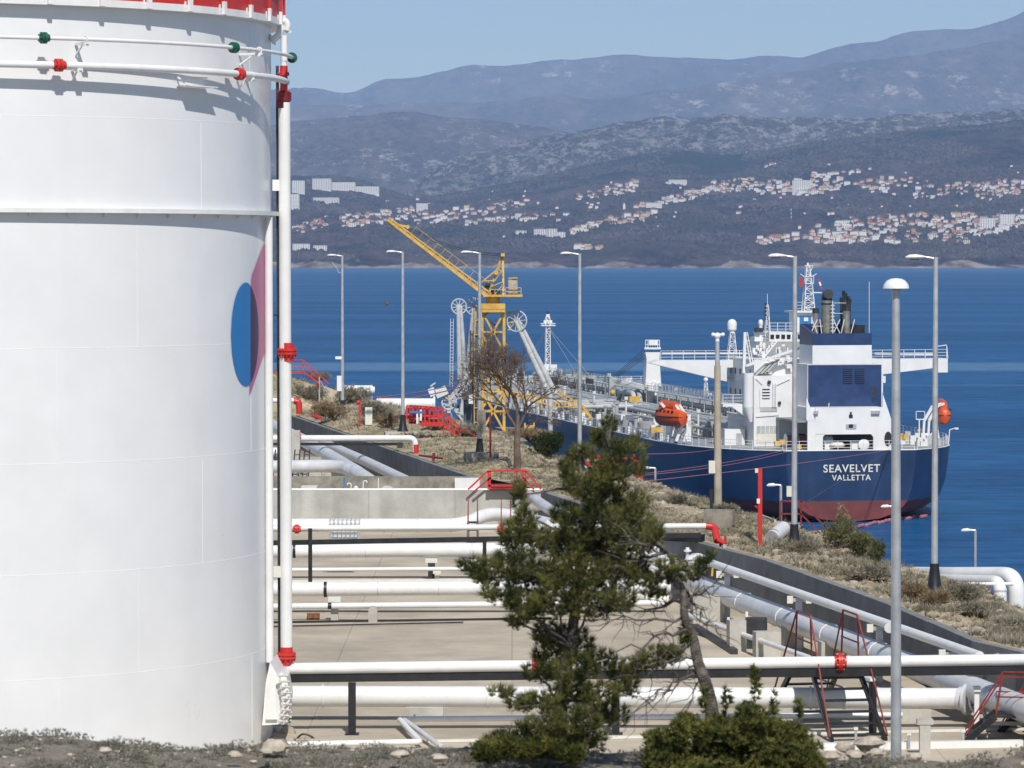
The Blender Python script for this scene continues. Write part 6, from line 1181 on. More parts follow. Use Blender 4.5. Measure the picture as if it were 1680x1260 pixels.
# manifold crossover
for k in range(9):
    mb = MB(); s = 82 + k * 2.1; mb.tube([(-14.2, s, DK + 1.5), (6, s, DK + 1.5)], .28, 10); mb.cyl((-14.3, s, DK + 1.5), (-14.5, s, DK + 1.5), .42, n=14); part(mb, 'manifold_pipe', M['shipgrey'], ship)
vm = MB(); vm.cyl((0, 0, 0), (0, 0, .9), .22, n=10); vm.cyl((0, 0, .9), (0, 0, 1.0), .36, n=10); vme = vm.mesh('valve', M['shipgrey'])
for k in range(150): inst(vme, 'deck_valve', ship, (r4.uniform(-12, 10), r4.uniform(30, 150), DK), (0, 0, 0), (r4.uniform(.6, 1.2),) * 2 + (r4.uniform(.8, 2.6),))
tm = MB(); tm.lathe((0, 0, 0), [(1.1, 0), (1.1, .7), (.7, .9), (.01, .95)], 18); tme = tm.mesh('tank_hatch', M['deck'])
for k in range(12):
    for x in (-10.5, 9): inst(tme, 'tank_hatch', ship, (x, 34 + k * 9.8, DK))
pv = MB(); pv.cyl((0, 0, 0), (0, 0, 2.6), .12, n=8); pv.cyl((0, 0, 2.6), (0, 0, 3.0), .26, n=10); pve = pv.mesh('vent_mast', M['shipwhite'])
for k in range(12): inst(pve, 'vent_post', ship, (-8.0 + (k % 2) * 13.5, 37 + k * 9.8, DK))
bmb = MB(); bmb.box((0, 0, .5), (1, 1, 1)); bme = {q: (lambda b_: b_.mesh('deck_box', M[q], smooth=False))(bmb) for q in ('shipgrey', 'shipwhite', 'deck', 'dark', 'yellow')}
for k in range(330):
    m_ = r4.choice(['shipgrey', 'shipgrey', 'shipwhite', 'deck', 'dark', 'shipwhite']) if k % 14 else 'yellow'; s = r4.uniform(27, 152); x = r4.uniform(-14.8, 12)
    inst(bme[m_], 'deck_box', ship, (x, s, DK), (0, 0, 0), (r4.uniform(.2, .9), r4.uniform(.2, 1.3), r4.uniform(.25, 1.5)))
# small bitts/rail stuff along port edge
for k in range(48):
    s = 19 + k * 2.8; inst(bme['shipwhite' if k % 3 else 'dark'], 'bollard', ship, (-(section(s)[1] - .7), s, DK), (0, 0, 0), (.3, .5, r4.uniform(.4, .9)))
for px, py, s in ((1040, 655, 60), (1076, 706, 40), (930, 675, 105), (900, 680, 120), (984, 708, 62), (960, 690, 80)): mb = MB(); mb.box(LS(px, py, s), (1.3, .8, .7)); part(mb, 'yellow_gear', M['yellow'], ship, smooth=False)
blk(1019, 1040, 681, 690, 62, 66, 'white_housing', 'shipwhite')
# hose crane amidships

s = 88; a = LS(1071, 660, s); mb = MB(); mb.tube([LS(1071, 690, s), LS(1071, 631, s)], .82, 20); hcp = part(mb, 'deck_crane', M['shipwhite'], ship)
mb = MB(); q0, q1 = LS(1060, 632, s), LS(1082, 572, s); mb.prism([LS(1059, 634, s), LS(1061, 590, s), LS(1059, 578, s), LS(1083, 578, s), LS(1082, 590, s), LS(1085, 634, s)], (0, 0, 0), (0, 1.7, 0)); part(mb, 'crane_house', M['shipwhite'], hcp, smooth=False)
mb = MB()
for x in (1059, 1063, 1067, 1071, 1075, 1079, 1082): lbar(mb, x, 572, x, 558, s, .08)
lbar(mb, 1059, 558, 1082, 558, s, .09); lbar(mb, 1059, 565, 1082, 565, s, .07); lbar(mb, 1057, 571.5, 1084, 571.5, s, .25); mb.box(LS(1071, 562, s), (1.2, .8, .7)); part(mb, 'crane_top', M['shipwhite'], hcp, smooth=False)
mb = MB(); mb.prism([LS(1000, 620, s + 3), LS(1000, 626, s + 3), LS(1056, 640, s), LS(1060, 632, s)], (0, 0, 0), (0, .9, 0)); part(mb, 'crane_jib', M['shipgrey'], hcp, smooth=False)
mb = MB()
for k in range(4): lbar(mb, 1005 + k * 3, 618, 1058, 572 + k * 5, s + 1, .06)
part(mb, 'crane_wire', M['black'], hcp, smooth=False); mb = MB(); lbar(mb, 1000, 618, 1056, 631, s + 1, .05); part(mb, 'jib_rail', M['shipwhite'], hcp, smooth=False)
mb = MB(); mb.bar(LS(1003, 650, s + 3), LS(1003, 622, s + 3), .7); part(mb, 'jib_rest', M['shipgrey'], hcp, smooth=False); mb = MB(); mb.ball(LS(1005, 644, s + 2.5), .35, 10, 6); part(mb, 'hook_block', M['yellow'], hcp)
mb = MB(); lattice(mb, LS(1158, 650, 55), LS(1158, 628, 55), .5, .3, 4, .07); mb.ball(LS(1158, 623, 55), .3, 8, 6); part(mb, 'loudhailer_post', M['shipwhite'], ship)
# second rail on the far side of the deck near the accommodation
rail([(1080, 655), (1178, 662)], [75, 45], step=2, h=1.3)
# foremast
s = 163; fmz = LS(898.5, 632, s); mb = MB(); lattice(mb, LS(898.5, 628, s), LS(898.5, 536, s), .75, .6, 12, .12); fmst = part(mb, 'foremast', M['shipwhite'], ship, smooth=False)
mb = MB(); lattice(mb, LS(898.5, 534, s), LS(898.5, 520, s), .8, .5, 2, .12); mb.box(LS(898.5, 534, s), (2.2, 1.2, .15)); mb.box(LS(898.5, 528, s), (1.3, .6, .5)); mb.box(LS(898.5, 518, s), (.5, .5, .5)); lbar(mb, 887, 531, 911, 531, s, .12); part(mb, 'mast_head', M['shipwhite'], fmst, smooth=False)
mb = MB(); lbar(mb, 898.5, 516, 898.5, 511, s, .25); part(mb, 'mast_light', M['black'], fmst); mb = MB(); mb.box(LS(902, 603, s), (2, 1.2, .9)); mb.box(LS(900, 627, s), (1, 1, 3)); part(mb, 'mast_platform', M['shipwhite'], fmst, smooth=False)
mb = MB()
for x, y, s1 in ((864, 590, 175), (866, 605, 172), (955, 630, 140), (975, 625, 130)): mb.bar(LS(900, 538, s), LS(x, y, s1), .05)
part(mb, 'stay_wire', M['galv'], fmst, smooth=False)
# forward deck house / clutter
for (x0, x1, yt, yb, s0, m_) in ((905, 944, 619, 634, 150, 'deck'), (918, 948, 633, 650, 140, 'shipwhite'), (956, 978, 623, 634, 135, 'shipgrey'), (900, 960, 650, 655, 125, 'shipgrey'), (968, 974, 622, 630, 120, 'dark')): blk(x0, x1, yt, yb, s0, s0 + 3, 'fore_house', m_)
for k in range(40):
    s = r4.uniform(159, 178); hb = section(s)[1] * .8; inst(bme[r4.choice(['shipwhite', 'shipgrey', 'dark', 'shipgrey'])], 'deck_box', ship, (r4.uniform(-hb, hb), s, deckz(s)), (0, 0, 0), (r4.uniform(.3, 1.4), r4.uniform(.3, 1.4), r4.uniform(.4, 1.5)))
rail(None, None, pts=[(-(section(s)[1] - .1), s, deckz(s)) for s in [158.5, 165, 170, 174, 177, 180, 182]])
rail(None, None, pts=[(-14, 158.2, deckz(159)), (14, 158.2, deckz(159))])
# draught marks / small white flecks on hull
# mooring lines
def line(a, b, sag, r, lb, m='rope'):
    a = Vector(a); b = Vector(b); mb = MB(); P = [a.lerp(b, k / 16) - Vector((0, 0, sag * 4 * (k / 16) * (1 - k / 16))) for k in range(17)]; mb.tube(P, r, 5); single(mb, 'mooring_line', M[m], lb, 'rope', a)
def lw(px, py, s): c = LS(px, py, s); return S0 + SB * c.x + FW * c.y + Vector((0, 0, c.z))
Ye = 215
line(W(1062, 745, Ye), lw(1180, 735.5, 12), .15, .032, 'topmost pink mooring rope, reaching the deck edge left of the tan pole')
line(W(1050, 778, Ye), lw(1285, 739, 1.2), .2, .03, 'pink mooring rope, upper of the close pair rising to the port stern corner')
line(W(1055, 780, Ye), lw(1292, 741, 1.0), .28, .03, 'pink mooring rope, lower of the close pair rising to the port stern corner')
line(W(1055, 790, Ye), lw(1460, 738, .1), .15, .032, 'lowest pink mooring rope, crossing the stern towards starboard')
line(W(1304, 836, 185), lw(1456, 741, -.1), .0, .03, 'dark mooring rope slanting up across the stern past the port name', 'black')
line(W(540, 668, 330), W(760, 634, 450), .4, .07, 'lower red rope over the sea left of the loading arms', 'rope'); line(W(540, 655, 330), W(740, 632, 450), .4, .06, 'upper red rope over the sea left of the loading arms', 'rope')
# floating boom around the stern
mb = MB(); P = []
bp = [(1330, 885), (1360, 876), (1400, 866), (1430, 859), (1460, 854), (1500, 848), (1520, 846)]
for i in range(61):
    x = 1330 + 190 * i / 60; P.append(WZ(x, interp(bp, x) + .8 * math.sin(i * .9), .15))
mb.tube(P, [.16 + .07 * (i % 2) for i in range(61)], 8); single(mb, 'floating_boom', M['rope'], 'pinkish floating boom on the water curving round the stern', 'boom', P[0])
# ------------------------------------------------------------------ jetty with yellow crane and loading arms
YC = 465.0
def cy(px, py, dY=0): return W(px, py, YC + dY)
jt = thing('jetty_platform', 'dark jetty platform carrying the yellow crane, between the strip and the tanker', 'jetty', WZ(800, 690, 6)); a = cy(735, 700); b = cy(835, 700)
mb = MB(); mb.box2((a.x, YC - 5, 5.6), (b.x + 3, YC + 12, 6.6)); part(mb, 'deck', M['concrete_old'], jt, True, smooth=False)
for px in (745, 775, 805, 835):
    for dy in (-3, 9): mb = MB(); p = cy(px, 700, dy); mb.cyl((p.x, p.y, -1), (p.x, p.y, 5.6), .5); part(mb, 'pile', M['dkgrey'], jt, True)
cr = thing('jetty_crane', 'yellow lattice jetty crane with a long raised jib and a small tan cab', 'crane', WZ(803, 697, 6.6))
def wbar(mb, x0, y0, x1, y1, d0, d1, w_): mb.bar(cy(x0, y0, d0), cy(x1, y1, d1), w_)
tz0 = 6.6; tz1 = cy(803, 512).z; c0 = cy(809, 600); mb = MB(); hw = (827 - 791) / 2 * PX(YC); nb = 6
for k in range(nb):
    za = tz0 + (tz1 - tz0) * k / nb; zb = tz0 + (tz1 - tz0) * (k + 1) / nb
    cs = [(c0.x + sx_ * hw, YC + 2 + sy * hw) for sx_, sy in ((-1, -1), (1, -1), (1, 1), (-1, 1))]
    for j in range(4):
        p, q = cs[j], cs[(j + 1) % 4]; mb.bar((*p, za), (*p, zb), .34); mb.bar((*p, zb), (*q, zb), .22)
        m_ = ((p[0] + q[0]) / 2, (p[1] + q[1]) / 2)
        if k % 2 == 0: mb.bar((*p, za), (*m_, zb), .24); mb.bar((*q, za), (*m_, zb), .24)
        else: mb.bar((*p, zb), (*m_, za), .24); mb.bar((*q, zb), (*m_, za), .24)
mb.bar((c0.x - hw, YC + 1, tz0 + 3), (c0.x + hw, YC + 1, tz0 + 6), .3); mb.bar((c0.x - hw, YC + 1, tz0 + 9), (c0.x + hw, YC + 1, tz0 + 5), .3); mb.bar((c0.x + hw, YC + 1, tz0 + 9), (c0.x - hw, YC + 1, tz0 + 12), .3)
part(mb, 'tower', M['yellow'], cr, True, smooth=False)
mb = MB()
for x in (778, 783, 789): wbar(mb, x, 697, x, 505, 0, 0, .2)
for k in range(14): wbar(mb, 778, 510 + k * 14, 789, 510 + k * 14, 0, 0, .12)
wbar(mb, 791, 690, 791, 515, 1, 1, .3); part(mb, 'lift_shaft', M['dkgrey'], cr, True, smooth=False)
mb = MB(); wbar(mb, 778, 697, 778, 505, -.3, -.3, .1); wbar(mb, 790, 697, 790, 505, -.3, -.3, .14)
for k in range(8): wbar(mb, 778, 525 + k * 24, 790, 525 + k * 24, -.3, -.3, .1)
for k in range(22): x = 792 + (k * 13) % 33; y = 520 + k * 8; wbar(mb, x, y, x + 9, y + (7 if k % 2 else -7), 1.5, 3, .16)
part(mb, 'shaft_frame', M['yellow'], cr, True, smooth=False)
mb = MB(); mb.box2(cy(789, 498, 0), cy(829, 506, 4)); wbar(mb, 791, 510, 829, 510, 0, 0, .35); mb.box2(cy(793, 487, 0), cy(857, 483, 3.5)); part(mb, 'slew_platform', M['yellow'], cr, True, smooth=False)
mb = MB(); mb.cyl(cy(809, 499, 2), cy(809, 487, 2), .9, n=20); part(mb, 'slew_ring', M['yellow'], cr, True)
mb = MB()
for d in (0.3, 2.6):
    wbar(mb, 800, 487, 824, 418, d, 1.4, .2); wbar(mb, 826, 487, 825, 418, d, 1.4, .26); wbar(mb, 795, 461, 812, 460, d, d, .12); wbar(mb, 790, 463, 818, 440, d, 1.4, .14); wbar(mb, 812, 460, 826, 440, d, d, .1); wbar(mb, 806, 470, 826, 462, d, d, .1); wbar(mb, 826, 450, 817, 440, d, d, .1); wbar(mb, 808, 487, 826, 466, d, d, .1)
mb.box(cy(825, 418, 1.4), (.5, 1.6, .4)); mb.cyl(cy(814, 447, .2), cy(814, 447, 1), .3); part(mb, 'gantry_frame', M['yellow'], cr, True, smooth=False)
mb = MB(); mb.box2(cy(834, 457, .3), cy(849, 484, 2.2)); part(mb, 'cab', M['wood'], cr, True, smooth=False); mb = MB(); mb.box2(cy(841, 457, .1), cy(849, 455, 2.3)); mb.box2(cy(834, 457.5, .2), cy(849, 455.5, 2.3)); part(mb, 'cab_roof', M['yellow'], cr, True, smooth=False)
mb = MB()
for (x0, y0, x1, y1) in ((829, 472, 855, 472), (829, 478, 855, 478), (855, 486, 855, 472), (843, 486, 843, 472), (829, 486, 829, 472), (803, 475, 829, 475), (803, 486, 803, 475), (812, 486, 812, 475)): wbar(mb, x0, y0, x1, y1, 0, 0, .08)
part(mb, 'platform_railing', M['yellow'], cr, True, smooth=False)
mb = MB(); mb.box2(cy(805, 476, 1), cy(820, 486, 2.4)); mb.cyl(cy(800, 470, 1), cy(800, 470, 2), .45); part(mb, 'winch', M['dark'], cr, True)
# jib: box-section girder, slightly sagging, in segments
A0 = cy(800, 489, 1.2); A1 = cy(635, 361, 1.2); dj = (A1 - A0); nrm = Vector((-dj.z, 0, dj.x)).normalized(); 
if nrm.z < 0: nrm = -nrm
mb = MB(); ns = 14; mb2 = MB()
for s_y in (-.45, .45):
    for k in range(ns):
        p = A0 + dj * (k / ns); q = A0 + dj * ((k + 1) / ns); h0 = .75 - .35 * k / ns; h1 = .75 - .35 * (k + 1) / ns; o = Vector((0, s_y, 0))
        mb.bar(p + o, q + o, .16); mb.bar(p + o + nrm * h0, q + o + nrm * h1, .16); mb.bar(p + o, q + o + nrm * h1, .09); mb.bar(p + o, p + o + nrm * h0, .09)
        if s_y < 0: mb.bar(p + o, q + Vector((0, .45, 0)), .08); mb.quad(p + o + Vector((0, .05, 0)), q + o + Vector((0, .05, 0)), q + o + Vector((0, .05, 0)) + nrm * h1 * .55, p + o + Vector((0, .05, 0)) + nrm * h0 * .55)
part(mb, 'jib', M['yellow'], cr, True, smooth=False)
mb = MB()
for k in range(1, 12): p = A0 + dj * (k / ns) + nrm * .7; mb.bar(p, p + nrm * 1.0 , .05)
mb.bar(A0 + dj / ns + nrm * 1.7, A0 + dj * 11 / ns + nrm * 1.55, .05); part(mb, 'jib_walkway_rail', M['yellow'], cr, True, smooth=False)
mb = MB(); wbar(mb, 640, 366, 669, 372, 1.2, 1.2, .25); mb.cyl(cy(669, 372, .8), cy(669, 372, 1.6), .25); wbar(mb, 636, 362, 648, 372, 1.2, 1.2, .4); part(mb, 'jib_head', M['yellow'], cr, True)
mb = MB(); P = [cy(825, 417, 1.2).lerp(cy(670, 373, 1.2), k / 10) - Vector((0, 0, .8 * math.sin(math.pi * k / 10))) for k in range(11)]; mb.tube(P, .035, 5); mb.tube([p - Vector((0, .3, .25)) for p in P], .03, 5); part(mb, 'jib_cable', M['black'], cr, True)
# loading arms with counterweight wheels
def wheel(mb, c, r, tilt=0, nsp=10, t=.09):
    ax = Vector((math.sin(tilt), -math.cos(tilt), .1)).normalized(); u = ax.orthogonal().normalized(); v = ax.cross(u); k = 28
    mb.tube([c + (u * math.cos(2 * math.pi * i / k) + v * math.sin(2 * math.pi * i / k)) * r for i in range(k)], t, 6, False, 0, True)
    mb.tube([c + (u * math.cos(2 * math.pi * i / k) + v * math.sin(2 * math.pi * i / k)) * r * .3 for i in range(k)], t * .8, 6, False, 0, True)
    for i in range(nsp): a = math.pi * 2 * i / nsp; mb.bar(c, c + (u * math.cos(a) + v * math.sin(a)) * r, t)
def arm_(lb, wc, rw, foot, d, w_, tilt, extra=None, lad=False):
    c = cy(wc[0], wc[1], d); f = cy(foot[0], foot[1], d); t = thing('loading_arm', lb, 'loading arm', Vector((f.x, f.y, 6.6))); mb = MB(); wheel(mb, c, rw * PX(YC), tilt); part(mb, 'wheel', M['armgrey'], t, True)
    s_ = Vector((w_ * .9, 0, 0)); mb = MB(); mb.tube([c - s_ * .3, f - s_ * .5], [w_ * .5, w_ * .8], 10); mb.tube([c + s_ * .6, f + s_ * 1.2], [w_ * .45, w_ * .7], 10)
    for k in range(5): q = k / 5 + .1; mb.bar((c - s_ * .3).lerp(f - s_ * .5, q), (c + s_ * .6).lerp(f + s_ * 1.2, q), .12)
    part(mb, 'arm', M['armgrey'], t, True); mb = MB(); mb.tube([f, Vector((f.x, f.y, 6.6))], w_ * .6, 12); part(mb, 'riser', M['armgrey'], t, True)
    if lad:
        mb = MB(); 
        for x in (-.95, -.6): mb.bar(c + Vector((x - .1, .2, -1.5)), Vector((f.x + x - .5, f.y, f.z - 1)), .05)
        for k in range(20): z = c.z - 2 - k * .4; mb.bar((c.x - 1.05, c.y + .2, z), (c.x - .7, c.y + .2, z), .04)
        part(mb, 'ladder', M['lampwhite'], t, True, smooth=False)
    return t
arm_('white loading arm with a spoked wheel on top, left of the crane tower', (753, 503), 12.5, (757, 622), -2, .45, .2, lad=True)
arm_('white loading arm whose wheel overlaps the crane tower', (778, 503), 14, (768, 615), 3, .40, .1)
t = arm_('large loading arm with a big spoked wheel, slanting down to the ship', (848, 527), 17, (903, 645), 2, .55, -.35)
mb = MB(); c = cy(838, 527, 3); wheel(mb, c, 15 * PX(YC), -.35); part(mb, 'second_wheel', M['armgrey'], t, True)
rm_ = MB(); 
for x in (766, 771): rm_.bar(cy(x, 690, 4), cy(x + 1, 530, 4), .12)
for k in range(12): rm_.bar(cy(766, 540 + k * 10, 4), cy(772, 540 + k * 10, 4), .06)
single(rm_, 'red_ladder_tower', M['dullred'], 'thin red ladder frame between the left loading arm and the crane', 'ladder', cy(768, 690, 4), smooth=False)
# folded arm with counterweights
t = thing('loading_arm', 'folded loading arm with square grey counterweights, low at the left of the crane', 'loading arm', cy(735, 680, -3)); mb = MB()
def rbox(c, w_, h_, ang, dep=1): 
    u = Vector((math.cos(ang), 0, math.sin(ang))); v = Vector((-math.sin(ang), 0, math.cos(ang))); M3 = Matrix((u, Vector((0, 1, 0)), v)).transposed(); mb.box(c, (w_, dep, h_), 0, 0, M3)
rbox(cy(724, 643, -3), 1.5, 1.1, .42, 1.2); part(mb, 'counterweight', M['cream'], t, True, smooth=False); mb = MB(); rbox(cy(709, 643, -3), .8, 1.0, .42, 1.2); part(mb, 'counterweight', M['lampwhite'], t, True, smooth=False)
mb = MB(); wheel(mb, cy(736, 661, -3), 11 * PX(YC), .1, 9, .1)
for (x0, y0, x1, y1, w_) in ((718, 652, 728, 665, .3), (730, 665, 768, 618, .35), (738, 668, 774, 622, .3), (735, 655, 770, 610, .2), (728, 672, 752, 672, .3), (745, 672, 757, 688, .25), (737, 670, 741, 690, .3), (750, 676, 760, 680, .2), (742, 664, 753, 683, .15), (706, 634, 714, 628, .15)): wbar(mb, x0, y0, x1, y1, -3, -2.5, w_)
r5 = random.Random(4)
for k in range(70): x = 735 + r5.uniform(0, 36); y = 672 - (x - 735) * 1.2 + r5.uniform(-7, 7); mb.box(cy(x, y, -2.5 + r5.uniform(-1, 1)), (r5.uniform(.1, .5), .2, r5.uniform(.1, .4)))
part(mb, 'linkage', M['armgrey'], t, True, smooth=False); mb = MB(); mb.box(cy(734, 653, -3.6), (.45, .2, .25)); part(mb, 'yellow_motor', M['yellow'], t, True, smooth=False)
mb = MB(); mb.prism([cy(752, 690, 1), cy(778, 690, 1), cy(778, 590, 1), cy(766, 640, 1), cy(750, 668, 1)], (0, 0, 0), (0, 2.5, 0)); single(mb, 'gangway_tower', M['dkgrey'], 'dark slab-sided tower directly left of the crane foot', 'tower', cy(766, 690, 1), smooth=False)
mb = MB(); mb.box2(cy(769, 647, -1), cy(776, 662, 0)); single(mb, 'switch_cabinet', M['lampwhite'], 'small white cabinet on the dark tower beside the crane', 'cabinet', cy(772, 662, -1), smooth=False)
t = thing('access_gangway', 'yellow lattice gangway leading from the crane to the tanker deck', 'gangway', cy(862, 655, 4)); mb = MB()
P = [(828, 648), (868, 655), (915, 668), (947, 666)]; Q = [(833, 641), (872, 648), (915, 661), (947, 658)]
for P_ in (P, Q):
    for a, b in zip(P_, P_[1:]):
        for d in (2, 3.6): wbar(mb, a[0], a[1], b[0], b[1], d, d, .16)
for i in range(14): f = i / 13 * 3; k = min(int(f), 2); g_ = f - k; lo = [P[k][j] + (P[k + 1][j] - P[k][j]) * g_ for j in (0, 1)]; hi = [Q[k][j] + (Q[k + 1][j] - Q[k][j]) * g_ for j in (0, 1)]; wbar(mb, lo[0], lo[1], hi[0], hi[1], 2, 2, .09); wbar(mb, lo[0], lo[1], hi[0] + 6, hi[1], 2, 2, .08)
wbar(mb, 915, 640, 960, 668, 3, 3, .16); wbar(mb, 915, 646, 975, 688, 3, 3, .16); wbar(mb, 955, 665, 972, 690, 3, 3, .2)
for k in range(6): wbar(mb, 917 + k * 9, 642 + k * 5.6, 920 + k * 10, 649 + k * 7, 3, 3, .08)
part(mb, 'lattice', M['yellow'], t, True, smooth=False)
t = thing('yellow_mooring_hook', 'small yellow Y-shaped fitting at the strip edge right of the crane', 'fitting', on_strip(868, 712)); q = t.location.y; mb = MB(); mb.bar(W(868, 716, q), W(868, 700, q), .16); mb.bar(W(860, 700, q), W(876, 700, q), .2); mb.bar(W(861, 700, q), W(861, 694, q), .1); mb.bar(W(876, 700, q), W(876, 692, q), .1); part(mb, 'fitting', M['yellow'], t, True, smooth=False)
bird = MB(); c = W(635, 498, 300); bird.ball(c, .16, 8, 6, (.7, 1, 1.2)); bird.add([c, c + Vector((-.12, 0, .28)), c + Vector((-.3, 0, .12))], [(0, 1, 2)]); bird.add([c, c + Vector((.1, 0, -.3)), c + Vector((.22, .1, -.1))], [(0, 1, 2)]); single(bird, 'bird', M['barkb'], 'small dark bird flying over the sea left of the crane', 'bird', c)

# haze
hm = bpy.data.materials.new('air_haze'); hm.use_nodes = True; hn = hm.node_tree; hn.nodes.clear(); ho = hn.nodes.new('ShaderNodeOutputMaterial'); pv = hn.nodes.new('ShaderNodeVolumePrincipled')
pv.inputs['Color'].default_value = (0.44, 0.655, 1.0, 1); pv.inputs['Density'].default_value = HAZE_DENSITY; pv.inputs['Anisotropy'].default_value = -0.32; hn.links.new(pv.outputs[0], ho.inputs['Volume'])
mb = MB(); mb.box2((-34000, -400, -3), (34000, 33500, 2700)); hz = part(mb, 'haze', hm, smooth=False); hz['kind'] = 'stuff'
# ------------------------------------------------------------------ vegetation
def rnd_dir(r, up=0.0):
    while True:
        v = Vector((r.uniform(-1, 1), r.uniform(-1, 1), r.uniform(-1, 1)))
        if .05 < v.length < 1: v.normalize(); v.z += up; return v.normalized()
def tuft(V, Fc, c, d, L, n, w_, r, spread=.8):
    """needle tuft: n thin triangles fanning round direction d"""
    for _ in range(n):
        e = (d + rnd_dir(r) * spread).normalized(); s = e.cross(rnd_dir(r)); s = s.normalized() * w_; l = L * r.uniform(.65, 1.15); k = len(V)
        b = c + e * l * .05; V.append(b - s); V.append(b + s); V.append(b + e * l); Fc.append((k, k + 1, k + 2))
def branch(mb, a, b, r0, r1, rng, wob=.06, n=5, seg=6):
    a = Vector(a); b = Vector(b); P = []; L = (b - a).length
    for i in range(n + 1):
        t = i / n; p = a.lerp(b, t); 
        if 0 < i < n: p = p + rnd_dir(rng) * L * wob
        P.append(p)
    mb.tube(P, [r0 + (r1 - r0) * i / n for i in range(n + 1)], seg); return P
def meshobj(V, Fc, name, m, parent=None, org=None, kind=None):
    org = org if org is not None else (parent.location if parent else Vector((0, 0, 0))); me = bpy.data.meshes.new(name); me.from_pydata([(p[0] - org[0], p[1] - org[1], p[2] - org[2]) for p in V], [], Fc); me.materials.append(m); me.update()
    o = bpy.data.objects.new(name, me); col.objects.link(o)
    if parent: o.parent = parent
    else: o.location = org
    if kind: o['kind'] = kind
    return o
# the pine in the foreground
r = random.Random(77); YT = 29.6
pine = thing('pine_tree', 'dense dark green wind-shaped pine in the centre foreground, out of focus', 'pine tree', (W(912, 1235, YT).x, YT, 25.0))
stem = [(912, 1245), (918, 1150), (935, 1060), (950, 960), (968, 880), (985, 800), (998, 730), (1003, 690)]
mb = MB(); mb.tube([W(x, y, YT + .05 * math.sin(i)) for i, (x, y) in enumerate(stem)], [.06, .052, .045, .038, .03, .022, .014, .006], 8)
clumps = [(1000, 697, 16, 18), (985, 722, 26, 20), (1015, 738, 28, 18), (1045, 730, 22, 14), (955, 745, 22, 18), (1050, 768, 10, 18), (930, 775, 14, 24), (1000, 770, 42, 24), (960, 795, 40, 24), (1000, 815, 50, 26), (1045, 830, 22, 20), (930, 850, 30, 24), (975, 855, 60, 28), (1040, 860, 36, 20), (852, 812, 13, 26), (862, 850, 20, 22), (842, 880, 26, 26), (880, 885, 34, 22), (925, 895, 50, 28), (985, 900, 50, 28), (1040, 890, 44, 22), (1075, 870, 16, 22), (775, 930, 26, 14), (800, 948, 30, 18), (845, 925, 44, 26), (880, 950, 55, 26), (940, 945, 60, 30), (1005, 945, 44, 26), (1045, 930, 20, 20), (820, 975, 34, 14), (860, 988, 40, 20), (915, 990, 50, 24), (970, 992, 50, 26), (1015, 985, 30, 20), (850, 1020, 20, 10), (862, 1010, 24, 10), (900, 1040, 30, 22), (912, 1075, 40, 30), (950, 1060, 26, 30), (885, 1105, 30, 16), (940, 1100, 44, 26), (985, 1085, 30, 18), (825, 1135, 24, 9), (848, 1152, 30, 12), (885, 1155, 44, 16), (935, 1145, 46, 24), (985, 1140, 40, 22), (1020, 1105, 34, 20), (1035, 1130, 20, 14), (1000, 1175, 38, 20), (945, 1185, 44, 22), (895, 1190, 34, 16), (860, 1205, 40, 16), (820, 1218, 30, 16), (910, 1220, 60, 22), (800, 1225, 20, 10), (960, 1215, 40, 20)]
V, Fc = [], []
V2 = []
for (x, y, rx, ry) in clumps:
    k_ = .74 if y < 765 else .90; rx *= k_; ry *= k_
    best = min(((stem[i][0], stem[i][1]) for i in range(len(stem))), key=lambda q: abs(q[1] - (y + 25)) + abs(q[0] - x) * .15); dY = r.uniform(-.35, .35)
    c = W(x, y, YT + dY); root = W(best[0], best[1], YT); branch(mb, root, c, .016, .006, r, .06, 4, 5)
    k = int(rx * ry / 11) + 7
    for _ in range(k):
        a = r.uniform(0, 6.283); q = math.sqrt(r.random()); p = W(x + rx * q * math.cos(a), y + ry * q * math.sin(a), YT + dY + r.uniform(-.22, .22))
        d = ((p - c).normalized() * .6 + Vector((0, 0, .9)) + rnd_dir(r) * .4).normalized()
        tuft(V, Fc, p, d, .078, 26, .0026, r, .62); tuft(V, Fc, p - d * .04, d, .06, 14, .0026, r, .9)
        if r.random() < .25: mb.tube([c.lerp(p, .2), p], .004, 4)
part(mb, 'trunk', M['bark'], pine, True); meshobj(V, Fc, 'crown', M['pine'], pine)
